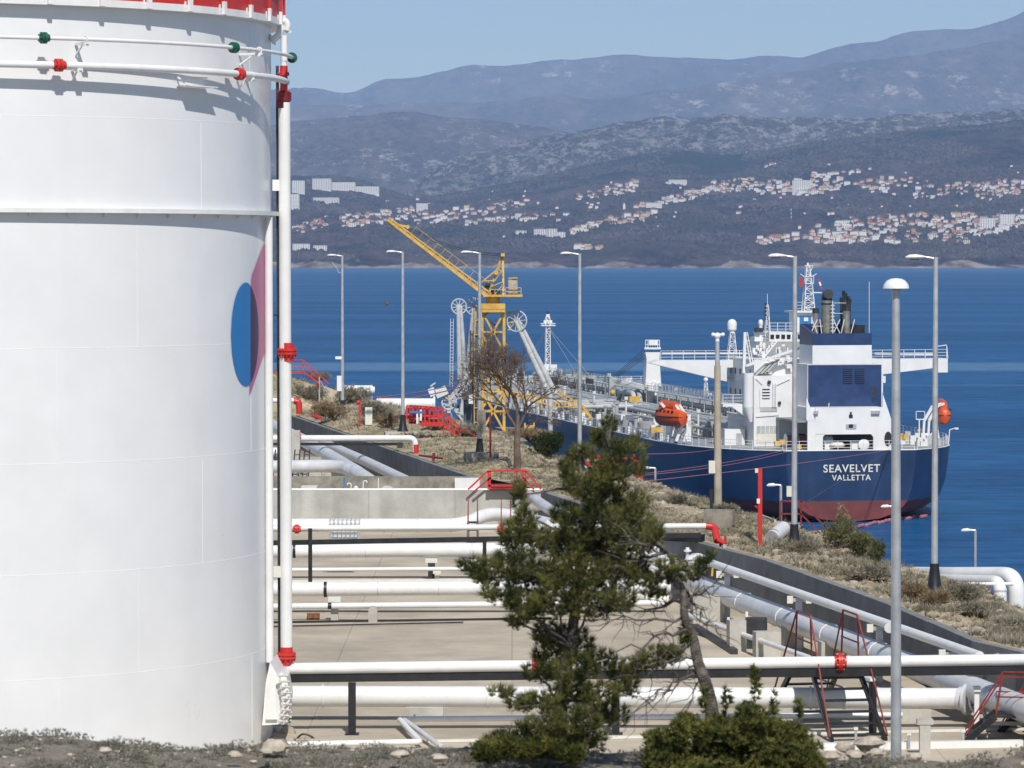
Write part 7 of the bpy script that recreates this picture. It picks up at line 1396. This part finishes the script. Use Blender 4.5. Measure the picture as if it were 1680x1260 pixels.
# gnarled second tree on the right
r = random.Random(78); YG = 29.2
gn = thing('gnarled_tree', 'bent grey bare-branched pine trunk with few green tufts, right of the dense pine', 'pine tree', (W(1165, 1190, YG).x, YG, 25.0))
mb = MB(); st = [(1172, 1215), (1167, 1155), (1156, 1115), (1144, 1085), (1138, 1045), (1121, 1012), (1124, 975), (1106, 938), (1101, 908), (1070, 885)]
mb.tube(fillet([W(x, y, YG + .06 * math.sin(i * 2)) for i, (x, y) in enumerate(st)], .1, 3), [.06 - .045 * i / (len(fillet([W(x, y, YG) for x, y in st], .1, 3)) - 1) for i in range(len(fillet([W(x, y, YG) for x, y in st], .1, 3)))], 10)
for (x0, y0, x1, y1, r0) in ((1118, 985, 1060, 1000, .02), (1110, 940, 1040, 960, .02), (1096, 905, 1020, 925, .018), (1130, 1030, 1010, 1070, .016), (1140, 1050, 1050, 1110, .012), (1150, 1090, 1060, 1150, .01), (1120, 990, 1170, 960, .014), (1100, 910, 1150, 935, .015), (1112, 960, 1150, 1000, .012), (1150, 1080, 1080, 1085, .012), (1125, 1010, 1000, 1020, .014), (1090, 900, 1030, 880, .02), (1150, 1100, 1020, 1180, .01), (1125, 1000, 1180, 1040, .006), (1160, 1110, 1100, 1190, .008)):
    a = W(x0, y0, YG); b = W(x1, y1, YG + r.uniform(-.3, .3)); P = branch(mb, a, b, r0, r0 * .3, r, .07, 6, 6)
    for _ in range(16): q = r.choice(P[1:]); branch(mb, q, q + ((b - a).normalized() * .5 + rnd_dir(r) * .9) * r.uniform(.08, .28), .0045, .0015, r, .12, 3, 4)
V, Fc = [], []
for (x, y, rx, ry) in ((1150, 930, 18, 10), (1128, 945, 30, 12), (1100, 930, 24, 12), (1085, 950, 24, 12), (1165, 918, 8, 12), (1080, 1082, 34, 18), (1055, 1090, 24, 14), (1100, 1075, 20, 14), (1128, 1045, 12, 24), (1075, 975, 22, 9), (1060, 955, 20, 12)):
    dY = r.uniform(-.2, .2)
    for _ in range(int(rx * ry / 8) + 6):
        a = r.uniform(0, 6.283); q = math.sqrt(r.random()); p = W(x + rx * q * math.cos(a), y + ry * q * math.sin(a), YG + dY + r.uniform(-.15, .15)); d = (Vector((0, 0, 1)) + rnd_dir(r) * .6).normalized(); tuft(V, Fc, p, d, .07, 26, .0026, r, .7)
part(mb, 'trunk', M['bark'], gn, True); meshobj(V, Fc, 'crown', M['pine'], gn)
# low juniper-like bush at right foreground
def leafbush(name, lb, cat, base, blobs, n, L, w_, m, tri=14, seed=1, group=None, stems=True, up=.9, spread=.8, dens=None):
    """blobs: list of (centre Vector, rx, ry, rz)"""
    r = random.Random(seed); t = thing(name, lb, cat, base, group=group); V, Fc = [], []; mb = MB()
    tot = sum(b[1] * b[3] for b in blobs)
    for c, rx, ry, rz in blobs:
        if stems: branch(mb, Vector((base[0], base[1], base[2] - .02)), c, w_ * 4 + .004, w_ + .002, r, .06, 3, 4)
        for _ in range(max(3, int(n * rx * rz / tot))):
            u = rnd_dir(r) * (r.random() ** .45); p = c + Vector((u.x * rx, u.y * ry, u.z * rz)); d = (Vector((u.x, u.y, up)) + rnd_dir(r) * .4).normalized(); tuft(V, Fc, p, d, L, tri, w_, r, spread)
    if stems: part(mb, 'stems', M['barkb'], t, True)
    meshobj(V, Fc, 'foliage', M[m], t); return t
r = random.Random(5); bl = []
Yb_ = 28.9
for _ in range(120):
    x = r.uniform(1075, 1335); top = 26 + 16 * fbm(x / 26, 0, 3) + interp([(1040, 1200), (1075, 1170), (1130, 1150), (1180, 1150), (1215, 1145), (1240, 1125), (1262, 1150), (1300, 1160), (1325, 1180), (1350, 1215)], x); y = top + 14 + (1262 - top) * r.random() ** 1.2
    bl.append((W(x, y, Yb_ + r.uniform(-.3, .4)), .11, .14, .10))
for x, y in ((1240, 1130), (1238, 1118), (1192, 1148), (1312, 1168), (1155, 1150), (1268, 1160)): bl.append((W(x, y, Yb_), .03, .05, .12))
leafbush('green_bush', 'large green bush between the pine foot and the big mushroom lamp', 'bush', Vector((W(1200, 1250, Yb_).x, Yb_, 25.0)), bl, 7600, .05, .0062, 'pine2', 16, 9, spread=.9, stems=False)
leafbush('green_bush', 'small low green bush at the bottom left of the pine foot', 'bush', Vector((W(860, 1240, 29.2).x, 29.2, 25.0)), [(W(x, y, 29.2), .12, .12, .09) for x, y in ((800, 1235), (830, 1228), (865, 1232), (900, 1225), (935, 1238))], 1700, .05, .006, 'pine2', 16, 10, stems=False)
# foreground scrub and stones
r = random.Random(31); V, Fc = [], []
for _ in range(900):
    y = r.uniform(28.6, 32.2); x = r.uniform(-4.9, 4.9)
    if fbm(x / .9, y / .9, 8) < -.12 and r.random() < .8: continue
    R0 = r.uniform(.05, .2); hz_ = R0 * r.uniform(.35, .7); z = fg_z(x, y)
    for _k in range(int(34 * (R0 / .12) ** 1.5) + 6):
        u = rnd_dir(r); u.z = abs(u.z); k_ = r.random() ** .4; p = Vector((x + u.x * R0 * k_, y + u.y * R0 * k_, z + u.z * hz_ * k_ - .01)); tuft(V, Fc, p, (Vector((u.x, u.y, u.z + .7)) + rnd_dir(r) * .3).normalized(), r.uniform(.02, .04), 9, .0028, r, .8)
o = meshobj(V, Fc, 'foreground_scrub', M['scrub'], kind='stuff')
mb = MB(); r = random.Random(6)
for _ in range(500): x = r.uniform(-4.6, 4.6); y = r.uniform(28, 31.4); s = r.uniform(.006, .022) * (1 if r.random() < .93 else 1.9); mb.ball((x, y, fg_z(x, y) + s * .2), s, 6, 4, (1.3, 1, .7), 0, .25, r)
part(mb, 'foreground_pebbles', M['rock'], kind='stuff')
for i, (px, py, s, lb) in enumerate([(1425, 1217, .11, 'largest pale foreground stone, left of the big lamp post base'), (1385, 1224, .08, 'pale foreground stone left of the largest one'), (1362, 1240, .07, 'low pale foreground stone at the right end of the green bush'), (1402, 1236, .06, 'rounded foreground stone below the largest one'), (1440, 1232, .05, 'small pale foreground stone right below the largest one'), (452, 1222, .10, 'pale foreground stone under the tank nozzle'), (437, 1230, .05, 'small stone at the left of the tank nozzle stone'), (385, 1236, .05, 'reddish pale stone at the lower left, under the tank'), (172, 1230, .05, 'pale stone at the far lower left, under the tank'), (655, 1236, .06, 'pale stone below the Z-shaped pipe'), (720, 1242, .06, 'pale stone right of the one below the Z-shaped pipe'), (1500, 1240, .06, 'flat pale stone right of the big lamp post')]):
    d = ray(px, py); y = 29.8; p = W(px, py, 29.9 if s < .07 else 30.6); p.z = max(p.z, fg_z(p.x, p.y) + s * .2); s *= .85; mb = MB(); mb.ball(p - Vector((0, 0, s * .15)), s, 9, 6, (1.4, 1, .7), 0, .24, r); single(mb, 'limestone_rock', M['rock'], lb, 'stone', p, group='foreground stones')
# strip: stones, dry tufts, bushes
r = random.Random(41)
mbs = [MB(), MB()]; N_ = 0
for _ in range(10000):
    i = r.randint(0, NU - 1); j = r.randint(1, int(NV * .8)); p = GRID[i][j].lerp(GRID[i + 1][j + 1], r.random()); g_ = fbm(p.x / 2.2, p.y / 2.2, 6)
    if g_ < .05 and r.random() < .85: continue
    s = r.uniform(.02, .075) * (1 + (r.random() < .04) * 2); mbs[0].ball((p.x, p.y, p.z + s * .15), s, 5, 3, (1.2, 1, .75), 0, .3, r)
part(mbs[0], 'limestone_rubble', M['rock'], kind='stuff')
V, Fc = [], []; V2, F2 = [], []; V3, F3 = [], []
for _ in range(24000):
    i = r.randint(0, NU - 1); j = r.randint(1, int(NV * .76)); p = GRID[i][j].lerp(GRID[i + 1][j + 1], r.random()); g_ = fbm(p.x / 3.5, p.y / 3.5, 11)
    far = i > NU * .86
    if g_ > .0 or r.random() < .10 or (far and r.random() < .7):
        if r.random() < .6: tuft(V, Fc, p, Vector((0, 0, 1)), r.uniform(.1, .34 if not far else .6), 9, .012, r, .8)
        elif r.random() < .7: tuft(V3, F3, p, Vector((0, 0, 1)), r.uniform(.06, .2), 8, .012, r, .9)
        else: tuft(V2, F2, p, Vector((0, 0, 1)), r.uniform(.08, .25), 8, .012, r, .9)
meshobj(V, Fc, 'dry_scrub', M['dryshrub'], kind='stuff'); meshobj(V2, F2, 'grass', M['shrub'], kind='stuff'); meshobj(V3, F3, 'dry_grass', M['straw'], kind='stuff')
def shrub(px, py, wpx, hpx, lb, m='shrub', n=260, L=.2, w_=.014, tri=10, seed=1, name='shrub', up=.7, spread=.8, nb=7, group='shrubs on the strip'):
    b = on_strip(px, py); k = PX(b.y); r = random.Random(seed + int(px)); R_x = wpx / 2 * k; H = hpx * k; bl = []
    for _ in range(nb): bl.append((b + Vector((r.uniform(-.6, .6) * R_x, r.uniform(-.5, .5) * R_x, H * r.uniform(.25, .7))), R_x * .5, R_x * .5, H * .32))
    leafbush(name, lb, 'shrub', b, bl, n, L, w_, m, tri, seed, group, up=up, spread=spread)
for a in ((900, 752, 60, 46, 'dark green rounded shrub on the strip, left of the pine top', 'shrub', 900, .16), (940, 758, 30, 22, 'smaller dark green shrub touching the pine top on its left', 'shrub', 350, .16), (1378, 900, 60, 50, 'olive green shrub behind the foot of the quay stair', 'olive', 330, .22), (1412, 915, 50, 44, 'olive green shrub left of the big lamp post', 'olive', 330, .22), (1440, 925, 34, 40, 'olive shrub touching the left side of the big lamp post', 'olive', 200, .22), (1384, 885, 26, 60, 'tall brownish young tree in front of the red hull bottom', 'drybrown', 260, .16), (1535, 1000, 40, 26, 'straw-brown grass clump in front of the rightmost lamp footing', 'drybrown', 260, .3), (1302, 905, 110, 22, 'grey dry scrub around the foot of the second lamp', 'dryshrub', 500, .25), (1270, 925, 60, 26, 'brown dry scrub beside the loose pipe offcut', 'drybrown', 300, .25), (1190, 842, 50, 16, 'grey scrub at the foot of the tan pole', 'dryshrub', 250, .22), (1110, 826, 50, 12, 'grey scrub on the strip edge right of the pine', 'dryshrub', 250, .25), (1500, 985, 40, 24, 'grey-brown twiggy scrub left of the rightmost lamp', 'drybrown', 220, .25), (1575, 985, 70, 22, 'grey scrub right of the rightmost lamp', 'dryshrub', 350, .25), (1600, 1010, 60, 18, 'low grey scrub near the shore pipes', 'dryshrub', 300, .22), (1420, 950, 90, 20, 'low grey scrub on the slope left of the big lamp', 'dryshrub', 400, .22), (1650, 1030, 70, 16, 'low green-grey scrub at the right edge', 'dryshrub', 300, .22),
    (548, 690, 70, 34, 'brown scrub on the hump under the guy wire', 'drybrown', 500, .3), (620, 690, 60, 30, 'grey scrub behind the cream cabinet', 'dryshrub', 500, .3), (505, 655, 60, 26, 'grey scrub near the top of the hump beside the riser', 'dryshrub', 450, .3), (580, 660, 60, 30, 'grey scrub on the crest of the hump behind the leftmost lamp', 'dryshrub', 450, .3), (720, 705, 60, 18, 'grey-brown scrub below the red platform stair', 'dryshrub', 400, .3), (870, 725, 90, 22, 'brown scrub along the strip edge right of the crane', 'drybrown', 500, .3), (760, 715, 70, 18, 'grey scrub in front of the crane foot', 'dryshrub', 400, .3), (640, 700, 50, 22, 'pinkish-grey scrub left of the lamp by the red platform', 'drybrown', 300, .3), (520, 625, 60, 14, 'grey scrub on the crest just right of the red landing', 'dryshrub', 300, .3)):
    shrub(*a, w_=.016 if a[5] != 'shrub' else .03, nb=11, seed=len(a[4]))
# bare tree in front of the tanker bow
r = random.Random(19); b0 = on_strip(849, 772); bt_ = thing('bare_tree', 'leafless brown twiggy tree standing between the crane tower and the pine', 'bare tree', b0); mb = MB(); tw = MB(); kk = PX(b0.y)
def grow(p, d, L, rad, depth):
    n = 3; P = [p]
    for i in range(n): d = (d + rnd_dir(r) * .16 + Vector((0, 0, .03))).normalized(); P.append(P[-1] + d * L / n)
    (mb if depth < 2 else tw).tube(P, [rad, rad * .92, rad * .84, rad * .78], 7 if depth < 2 else 4, depth < 2)
    if depth >= 8: return
    for _ in range(3 if depth < 4 else (3 if r.random() < .62 else 2)):
        e = (d + rnd_dir(r) * .75 + Vector((0, 0, .10))).normalized(); grow(P[-1] if _ < 2 else P[2], e, L * r.uniform(.62, .84), rad * .66, depth + 1)
mb.tube([b0 - Vector((0, 0, .3)), b0 + Vector((-.02, 0, 1.5)), b0 + Vector((.02, 0, 2.6))], [.24, .19, .16], 10)
grow(b0 + Vector((.02, 0, 2.5)), Vector((-.1, 0, 1)).normalized(), 1.6, .12, 0); grow(b0 + Vector((.0, 0, 2.2)), Vector((.35, 0, .9)).normalized(), 1.45, .08, 1); grow(b0 + Vector((0, 0, 2.3)), Vector((-.4, 0, .85)).normalized(), 1.5, .08, 1); grow(b0 + Vector((0, 0, 1.8)), Vector((.6, .3, .5)).normalized(), .9, .06, 2)
part(mb, 'trunk', M['barkb'], bt_, True); part(tw, 'crown', M['barkb'], bt_, True, smooth=False)
# ------------------------------------------------------------------ villages on the far slope
def on_near(px, py):
    d = ray(px, py); lo = None; t = near.Y0 + 5
    while t < near.Y1 * 1.02:
        p = CAM + d * (t / d.y)
        if p.z <= near.h(p.x, p.y):
            for _ in range(8):
                m_ = (t - 20 + t) / 2
            return Vector((p.x, p.y, near.h(p.x, p.y)))
        t += 20
    return None
wallm = {k: mat('house_wall_' + k, c, .8, var=.08, scale=.3, spec=.1) for k, c in (('white', (.77, .75, .71)), ('cream', (.64, .55, .42)), ('yellow', (.74, .60, .34)), ('orange', (.62, .34, .20)), ('grey', (.50, .49, .47)))}
roofm = {k: mat('house_roof_' + k, c, .85, var=.2, scale=.5, spec=.1) for k, c in (('red', (.40, .155, .085)), ('brown', (.34, .20, .13)), ('grey', (.34, .33, .33)))}
def house_mesh(w_, d, h, hip, st):
    a = MB(); a.box2((-w_ / 2, -d / 2, -5), (w_ / 2, d / 2, h)); b = MB(); rh = w_ * .2; h *= 1.15; e = .5
    if hip < 2:
        x = w_ / 2 + e; y = d / 2 + e; k = (w_ * .28 if hip else 0); v = [(-x, -y, h), (x, -y, h), (x, y, h), (-x, y, h), (-x + k, 0, h + rh), (x - k, 0, h + rh)]
        b.add(v, [(0, 1, 5, 4), (2, 3, 4, 5), (0, 4, 3), (1, 2, 5), (0, 3, 2, 1)])
    else: b.box2((-w_ / 2 - .3, -d / 2 - .3, h), (w_ / 2 + .3, d / 2 + .3, h + .5))
    c = MB()
    for s in range(st):
        z = 1.4 + s * 2.9
        for k in range(3): x = (k - 1) * w_ * .3; c.box2((x - .8, -d / 2 - .12, z), (x + .8, -d / 2 - .02, z + 1.4))
    return a.mesh('walls', wallm['white'], smooth=False), b.mesh('roof', roofm['red'], smooth=False), c.mesh('windows', M['glass'], smooth=False)
protos = [house_mesh(11, 9, 5.6, 0, 2), house_mesh(13, 10, 6, 1, 2), house_mesh(10, 9, 8.2, 1, 3), house_mesh(17, 11, 8.5, 2, 3), house_mesh(15, 10, 5.5, 0, 2), house_mesh(9, 9, 4.5, 0, 1)]
WM = list(wallm); WC = {}
def variant(i, wk, rk):
    if (i, wk, rk) not in WC:
        a, b, c = protos[i]; a = a.copy(); a.materials.clear(); a.materials.append(wallm[wk]); b = b.copy(); b.materials.clear(); b.materials.append(roofm[rk]); WC[(i, wk, rk)] = (a, b, c)
    return WC[(i, wk, rk)]
SZ = ['narrow', 'wide', 'tall', 'boxy', 'long', 'tiny']
REST = [MB() for _ in range(3)]
def village(place, rects, n, seed, palette=('white', 'white', 'white', 'cream', 'white', 'yellow', 'orange', 'grey'), flat=.2, sc_=1.06):
    r = random.Random(seed); tot = sum((a[2] - a[0]) for a in rects); used = []; made = 0; tries = 0
    while made < n * 1.75 and tries < n * 60:
        tries += 1; a = r.choices(rects, [q[2] - q[0] for q in rects])[0]; t = r.random(); px = a[0] + (a[2] - a[0]) * t
        py = a[1] + (a[3] - a[1]) * t + r.uniform(-1, 1) * a[4]
        if any(abs(px - u) < (4.2 if made < n * .56 else 2.2) and abs(py - v) < (2.4 if made < n * .56 else 1.8) for u, v in used): continue
        p = on_near(px, py)
        if p is None: continue
        used.append((px, py)); made += 1; wk = r.choice(palette); i = 3 if r.random() < flat else r.choice([0, 0, 1, 1, 2, 4, 5]); rk = 'grey' if i == 3 else r.choice(['red', 'red', 'brown', 'red'])
        rz = r.uniform(-.5, .5)
        if made > n * .56:
            s = r.uniform(.7, 1.05); A = protos[i]
            for q, me in enumerate(A):
                if q == 2: continue
                tgt = REST[2 if (q and i != 3) else (0 if wk in ('white', 'grey') or i == 3 else 1)]; Rz = Matrix.Rotation(rz, 3, 'Z'); tgt.add([p + Rz @ (v.co * s) for v in me.vertices], [tuple(f.vertices) for f in me.polygons])
            continue
        side = ['left end', 'left part', 'middle', 'right part', 'right end'][max(0, min(4, int(5 * (px - rects[0][0]) / max(1, rects[-1][2] - rects[0][0]))))]; row = 'upper' if py < a[1] + (a[3] - a[1]) * t else 'lower'
        o = thing('hillside_house', f"{SZ[i]} {wk} house, {rk} roof, {row} {side}, {place}", 'house', p, rz, 'houses in ' + place); s = r.uniform(.75, 1.0) * sc_; o.scale = (s, s, s)
        A = variant(i, wk, rk); inst(A[0], 'walls', o); inst(A[1], 'roof', o)
        if i != 5: inst(A[2], 'window_row', o)['kind'] = 'stuff'
village('the jib-tip village', [(556, 366, 680, 352, 10)], 34, 1)
village('the village right of the jib', [(684, 362, 750, 352, 9), (745, 352, 832, 342, 8)], 26, 2)
village('the cluster above the leftmost lamp', [(478, 380, 538, 368, 6)], 11, 3)
village('the hamlet above the crane cab', [(762, 368, 832, 362, 3), (836, 356, 930, 360, 5), (835, 338, 876, 334, 5)], 20, 4)
village('the hamlet above the fourth lamp', [(944, 328, 1000, 316, 7), (996, 318, 1046, 306, 9)], 24, 5)
village('the row above the fourth lamp', [(936, 382, 1000, 366, 5), (990, 366, 1076, 354, 8)], 30, 6, ('white', 'cream', 'yellow', 'white', 'orange'))
village('the climbing mid-slope row', [(1085, 332, 1152, 318, 7), (1040, 340, 1086, 336, 3)], 22, 7, ('white', 'cream', 'orange', 'white'))
village('the village above the tan pole', [(1155, 312, 1235, 304, 10), (1230, 310, 1330, 310, 12)], 56, 8, ('white', 'white', 'cream', 'white', 'grey', 'yellow'), .35)
village('the village above the radar mast', [(1330, 300, 1428, 292, 13), (1330, 315, 1376, 312, 5)], 34, 9, ('white', 'cream', 'orange', 'white', 'white'))
village('the village above the mushroom lamp', [(1412, 308, 1496, 302, 12)], 14, 10, ('white', 'cream', 'orange'))
village('the hamlet above the rightmost lamp', [(1500, 320, 1590, 312, 9)], 16, 11, ('white', 'orange', 'cream', 'grey'))
village('the upper right-edge village', [(1594, 314, 1680, 308, 15)], 30, 12, ('white', 'white', 'cream', 'orange'))
village('the shore village tail', [(1242, 398, 1335, 390, 5)], 16, 13, ('white', 'white', 'cream'))
village('the shore village above the mushroom lamp', [(1330, 392, 1425, 390, 11), (1374, 376, 1412, 370, 7)], 40, 14, ('cream', 'orange', 'white', 'white', 'yellow'))
village('the shore village near the rightmost lamp', [(1425, 388, 1600, 380, 16), (1425, 366, 1600, 360, 9)], 74, 15, ('white', 'cream', 'white', 'orange', 'yellow', 'white'))
village('the shore village at the right edge', [(1600, 378, 1680, 362, 14)], 34, 16, ('white', 'white', 'cream'), .4)
village('the bare slope', [(943, 408, 990, 408, 3), (1570, 400, 1588, 400, 2), (1255, 274, 1270, 272, 2), (1205, 352, 1215, 352, 2), (1335, 372, 1350, 372, 2)], 13, 17, ('white', 'cream', 'yellow'))
r = random.Random(99)
for _ in range(95):
    px = r.uniform(478, 1680); py = interp([(478, 350), (800, 340), (1100, 320), (1300, 320), (1680, 320)], px) + r.gauss(0, 28)
    p = on_near(px, py)
    if p is None or py > 425: continue
    A = protos[r.choice([0, 1, 2, 5])]; s = r.uniform(.5, .8)
    for q in (0, 1): REST[2 if q else 0].add([p + v.co * s for v in A[q].vertices], [tuple(f.vertices) for f in A[q].polygons])
for q, (m_, nm) in enumerate(((wallm['white'], 'village_houses'), (wallm['cream'], 'village_houses'), (roofm['red'], 'village_roofs'))):
    part(REST[q], nm, m_, smooth=False, kind='stuff')
r = random.Random(99)
for _ in range(0): pass
# larger blocks
wm_ = MB(); wm_.box((0, 0, 0), (2.0, .2, 1.5)); wme = wm_.mesh('window', M['glass'], smooth=False)
def block(x0, yt, x1, yb, lb, m='white', cols_=None, dep=14, band=False):
    p = on_near((x0 + x1) / 2, yb)
    if p is None: return
    k = PX(p.y); w_ = (x1 - x0) * k; h = (yb - yt) * k; t = thing('apartment_block', lb, 'apartment block', p, random.Random(int(x0)).uniform(-.15, .15)); mb = MB(); mb.box2((-w_ / 2, 0, -8), (w_ / 2, dep, h)); part(mb, 'walls', wallm[m], t, smooth=False); mb = MB(); mb.box2((-w_ / 2 - .3, -.3, h), (w_ / 2 + .3, dep + .3, h + .7)); part(mb, 'roof', roofm['grey'], t, smooth=False)
    nr = max(1, int(h / 3.3)); nc = cols_ or max(2, int(w_ / 5))
    for i in range(nr):
        for j in range(nc): inst(wme, 'window', t, (-w_ / 2 + w_ * (j + .5) / nc, -.08, h - 1.7 - i * h / nr), scale=(1.3 if band else 1.0, 1, 1.05))
for a in ((479, 297, 500, 318, 'tall pale apartment block just right of the riser, upper left'), (477, 319, 491, 345, 'tall pale apartment block touching the riser, lower one'), (512, 294, 543, 313, 'highest long pale apartment slab at the upper left'), (544, 299, 583, 313, 'middle long pale apartment slab at the upper left'), (583.5, 306, 622, 318, 'right-hand long pale apartment slab at the upper left'), (513, 325, 556, 335, 'separate lower pale apartment slab at the upper left'), (683, 334, 702, 346, 'greenish-white hotel block behind the crane jib tip'), (876, 377, 897, 389, 'white terraced block left part, above the crane cab'), (898, 376, 914, 390, 'white terraced block middle part, above the crane cab'), (914, 381, 927, 391, 'white terraced block right part, above the crane cab'), (846, 379, 863, 387, 'small white block standing alone above the crane cab'), (1097, 296, 1127, 304, 'long white block high on the slope above the hose crane'), (1060, 333, 1086, 341, 'wide cream building on the slope above the foremast'), (480, 400, 508, 411, 'white apartment block low behind the leftmost lamp head'), (514, 403, 536, 411, 'white houses block low beside the leftmost lamp head'), (1300, 296, 1330, 318, 'white stepped block in the dense white village'), (1640, 352, 1664, 372, 'tall white apartment block in the shore village at the right edge'), (1608, 358, 1632, 378, 'tall white apartment block left of its twin at the right edge'), (860, 358, 884, 363, 'low long white building in the scattered hamlet'), (1123, 312, 1150, 318, 'long low white building in the climbing row')):
    block(*a, band=(a[0] in (876, 898, 846)))
# woods: low-poly tree crowns over the whole slope, too many to count
r = random.Random(8); V, Fc = [], []
while len(V) < 26000 * 6:
    px = r.uniform(440, 1700); py = r.uniform(225, 437) if r.random() < .5 else r.uniform(330, 437); t = r.random() ** 1.3; Y = near.Y0 + 190 + (near.Y1 - near.Y0 - 190) * t; X = (px - 840) / F * Y
    if fbm(X / 260, Y / 700, 77) < -.10: continue
    z = near.h(X, Y); s = r.uniform(3.2, 7.5); h = s * r.uniform(.7, 1.3); k = len(V); a0 = r.random() * 6
    for j in range(5): V.append((X + s * math.cos(a0 + j * 1.2566), Y + s * math.sin(a0 + j * 1.2566), z - 1.5 + r.uniform(0, h * .5)))
    V.append((X + r.uniform(-1, 1), Y, z + h)); Fc += [(k + j, k + (j + 1) % 5, k + 5) for j in range(5)]
M['wood_far'] = leafmat('far_woodland', (0.032, 0.030, 0.026), (0.105, 0.080, 0.068), 0.004)
meshobj(V, Fc, 'woodland', M['wood_far'], kind='stuff')
# striped radio mast, pale road cuts, bare patches
p = on_near(1298, 362); t = thing('radio_mast', 'tiny red and white radio mast on the bare slope below the dense white village', 'mast', p)
for k in range(6): mb = MB(); mb.cyl((0, 0, k * 4.5), (0, 0, k * 4.5 + 4.5), .9 , n=6); part(mb, 'mast_section', wallm['white'] if k % 2 else roofm['red'], t)
p = on_near(1024, 344); t = thing('church', 'white church spire standing alone mid slope', 'church', p); mb = MB(); mb.box2((-3, -3, -3), (3, 3, 10)); part(mb, 'tower', wallm['white'], t, smooth=False); mb = MB(); mb.cyl((0, 0, 10), (0, 0, 17), 3.4, .1, 4); part(mb, 'spire', wallm['white'], t, smooth=False)
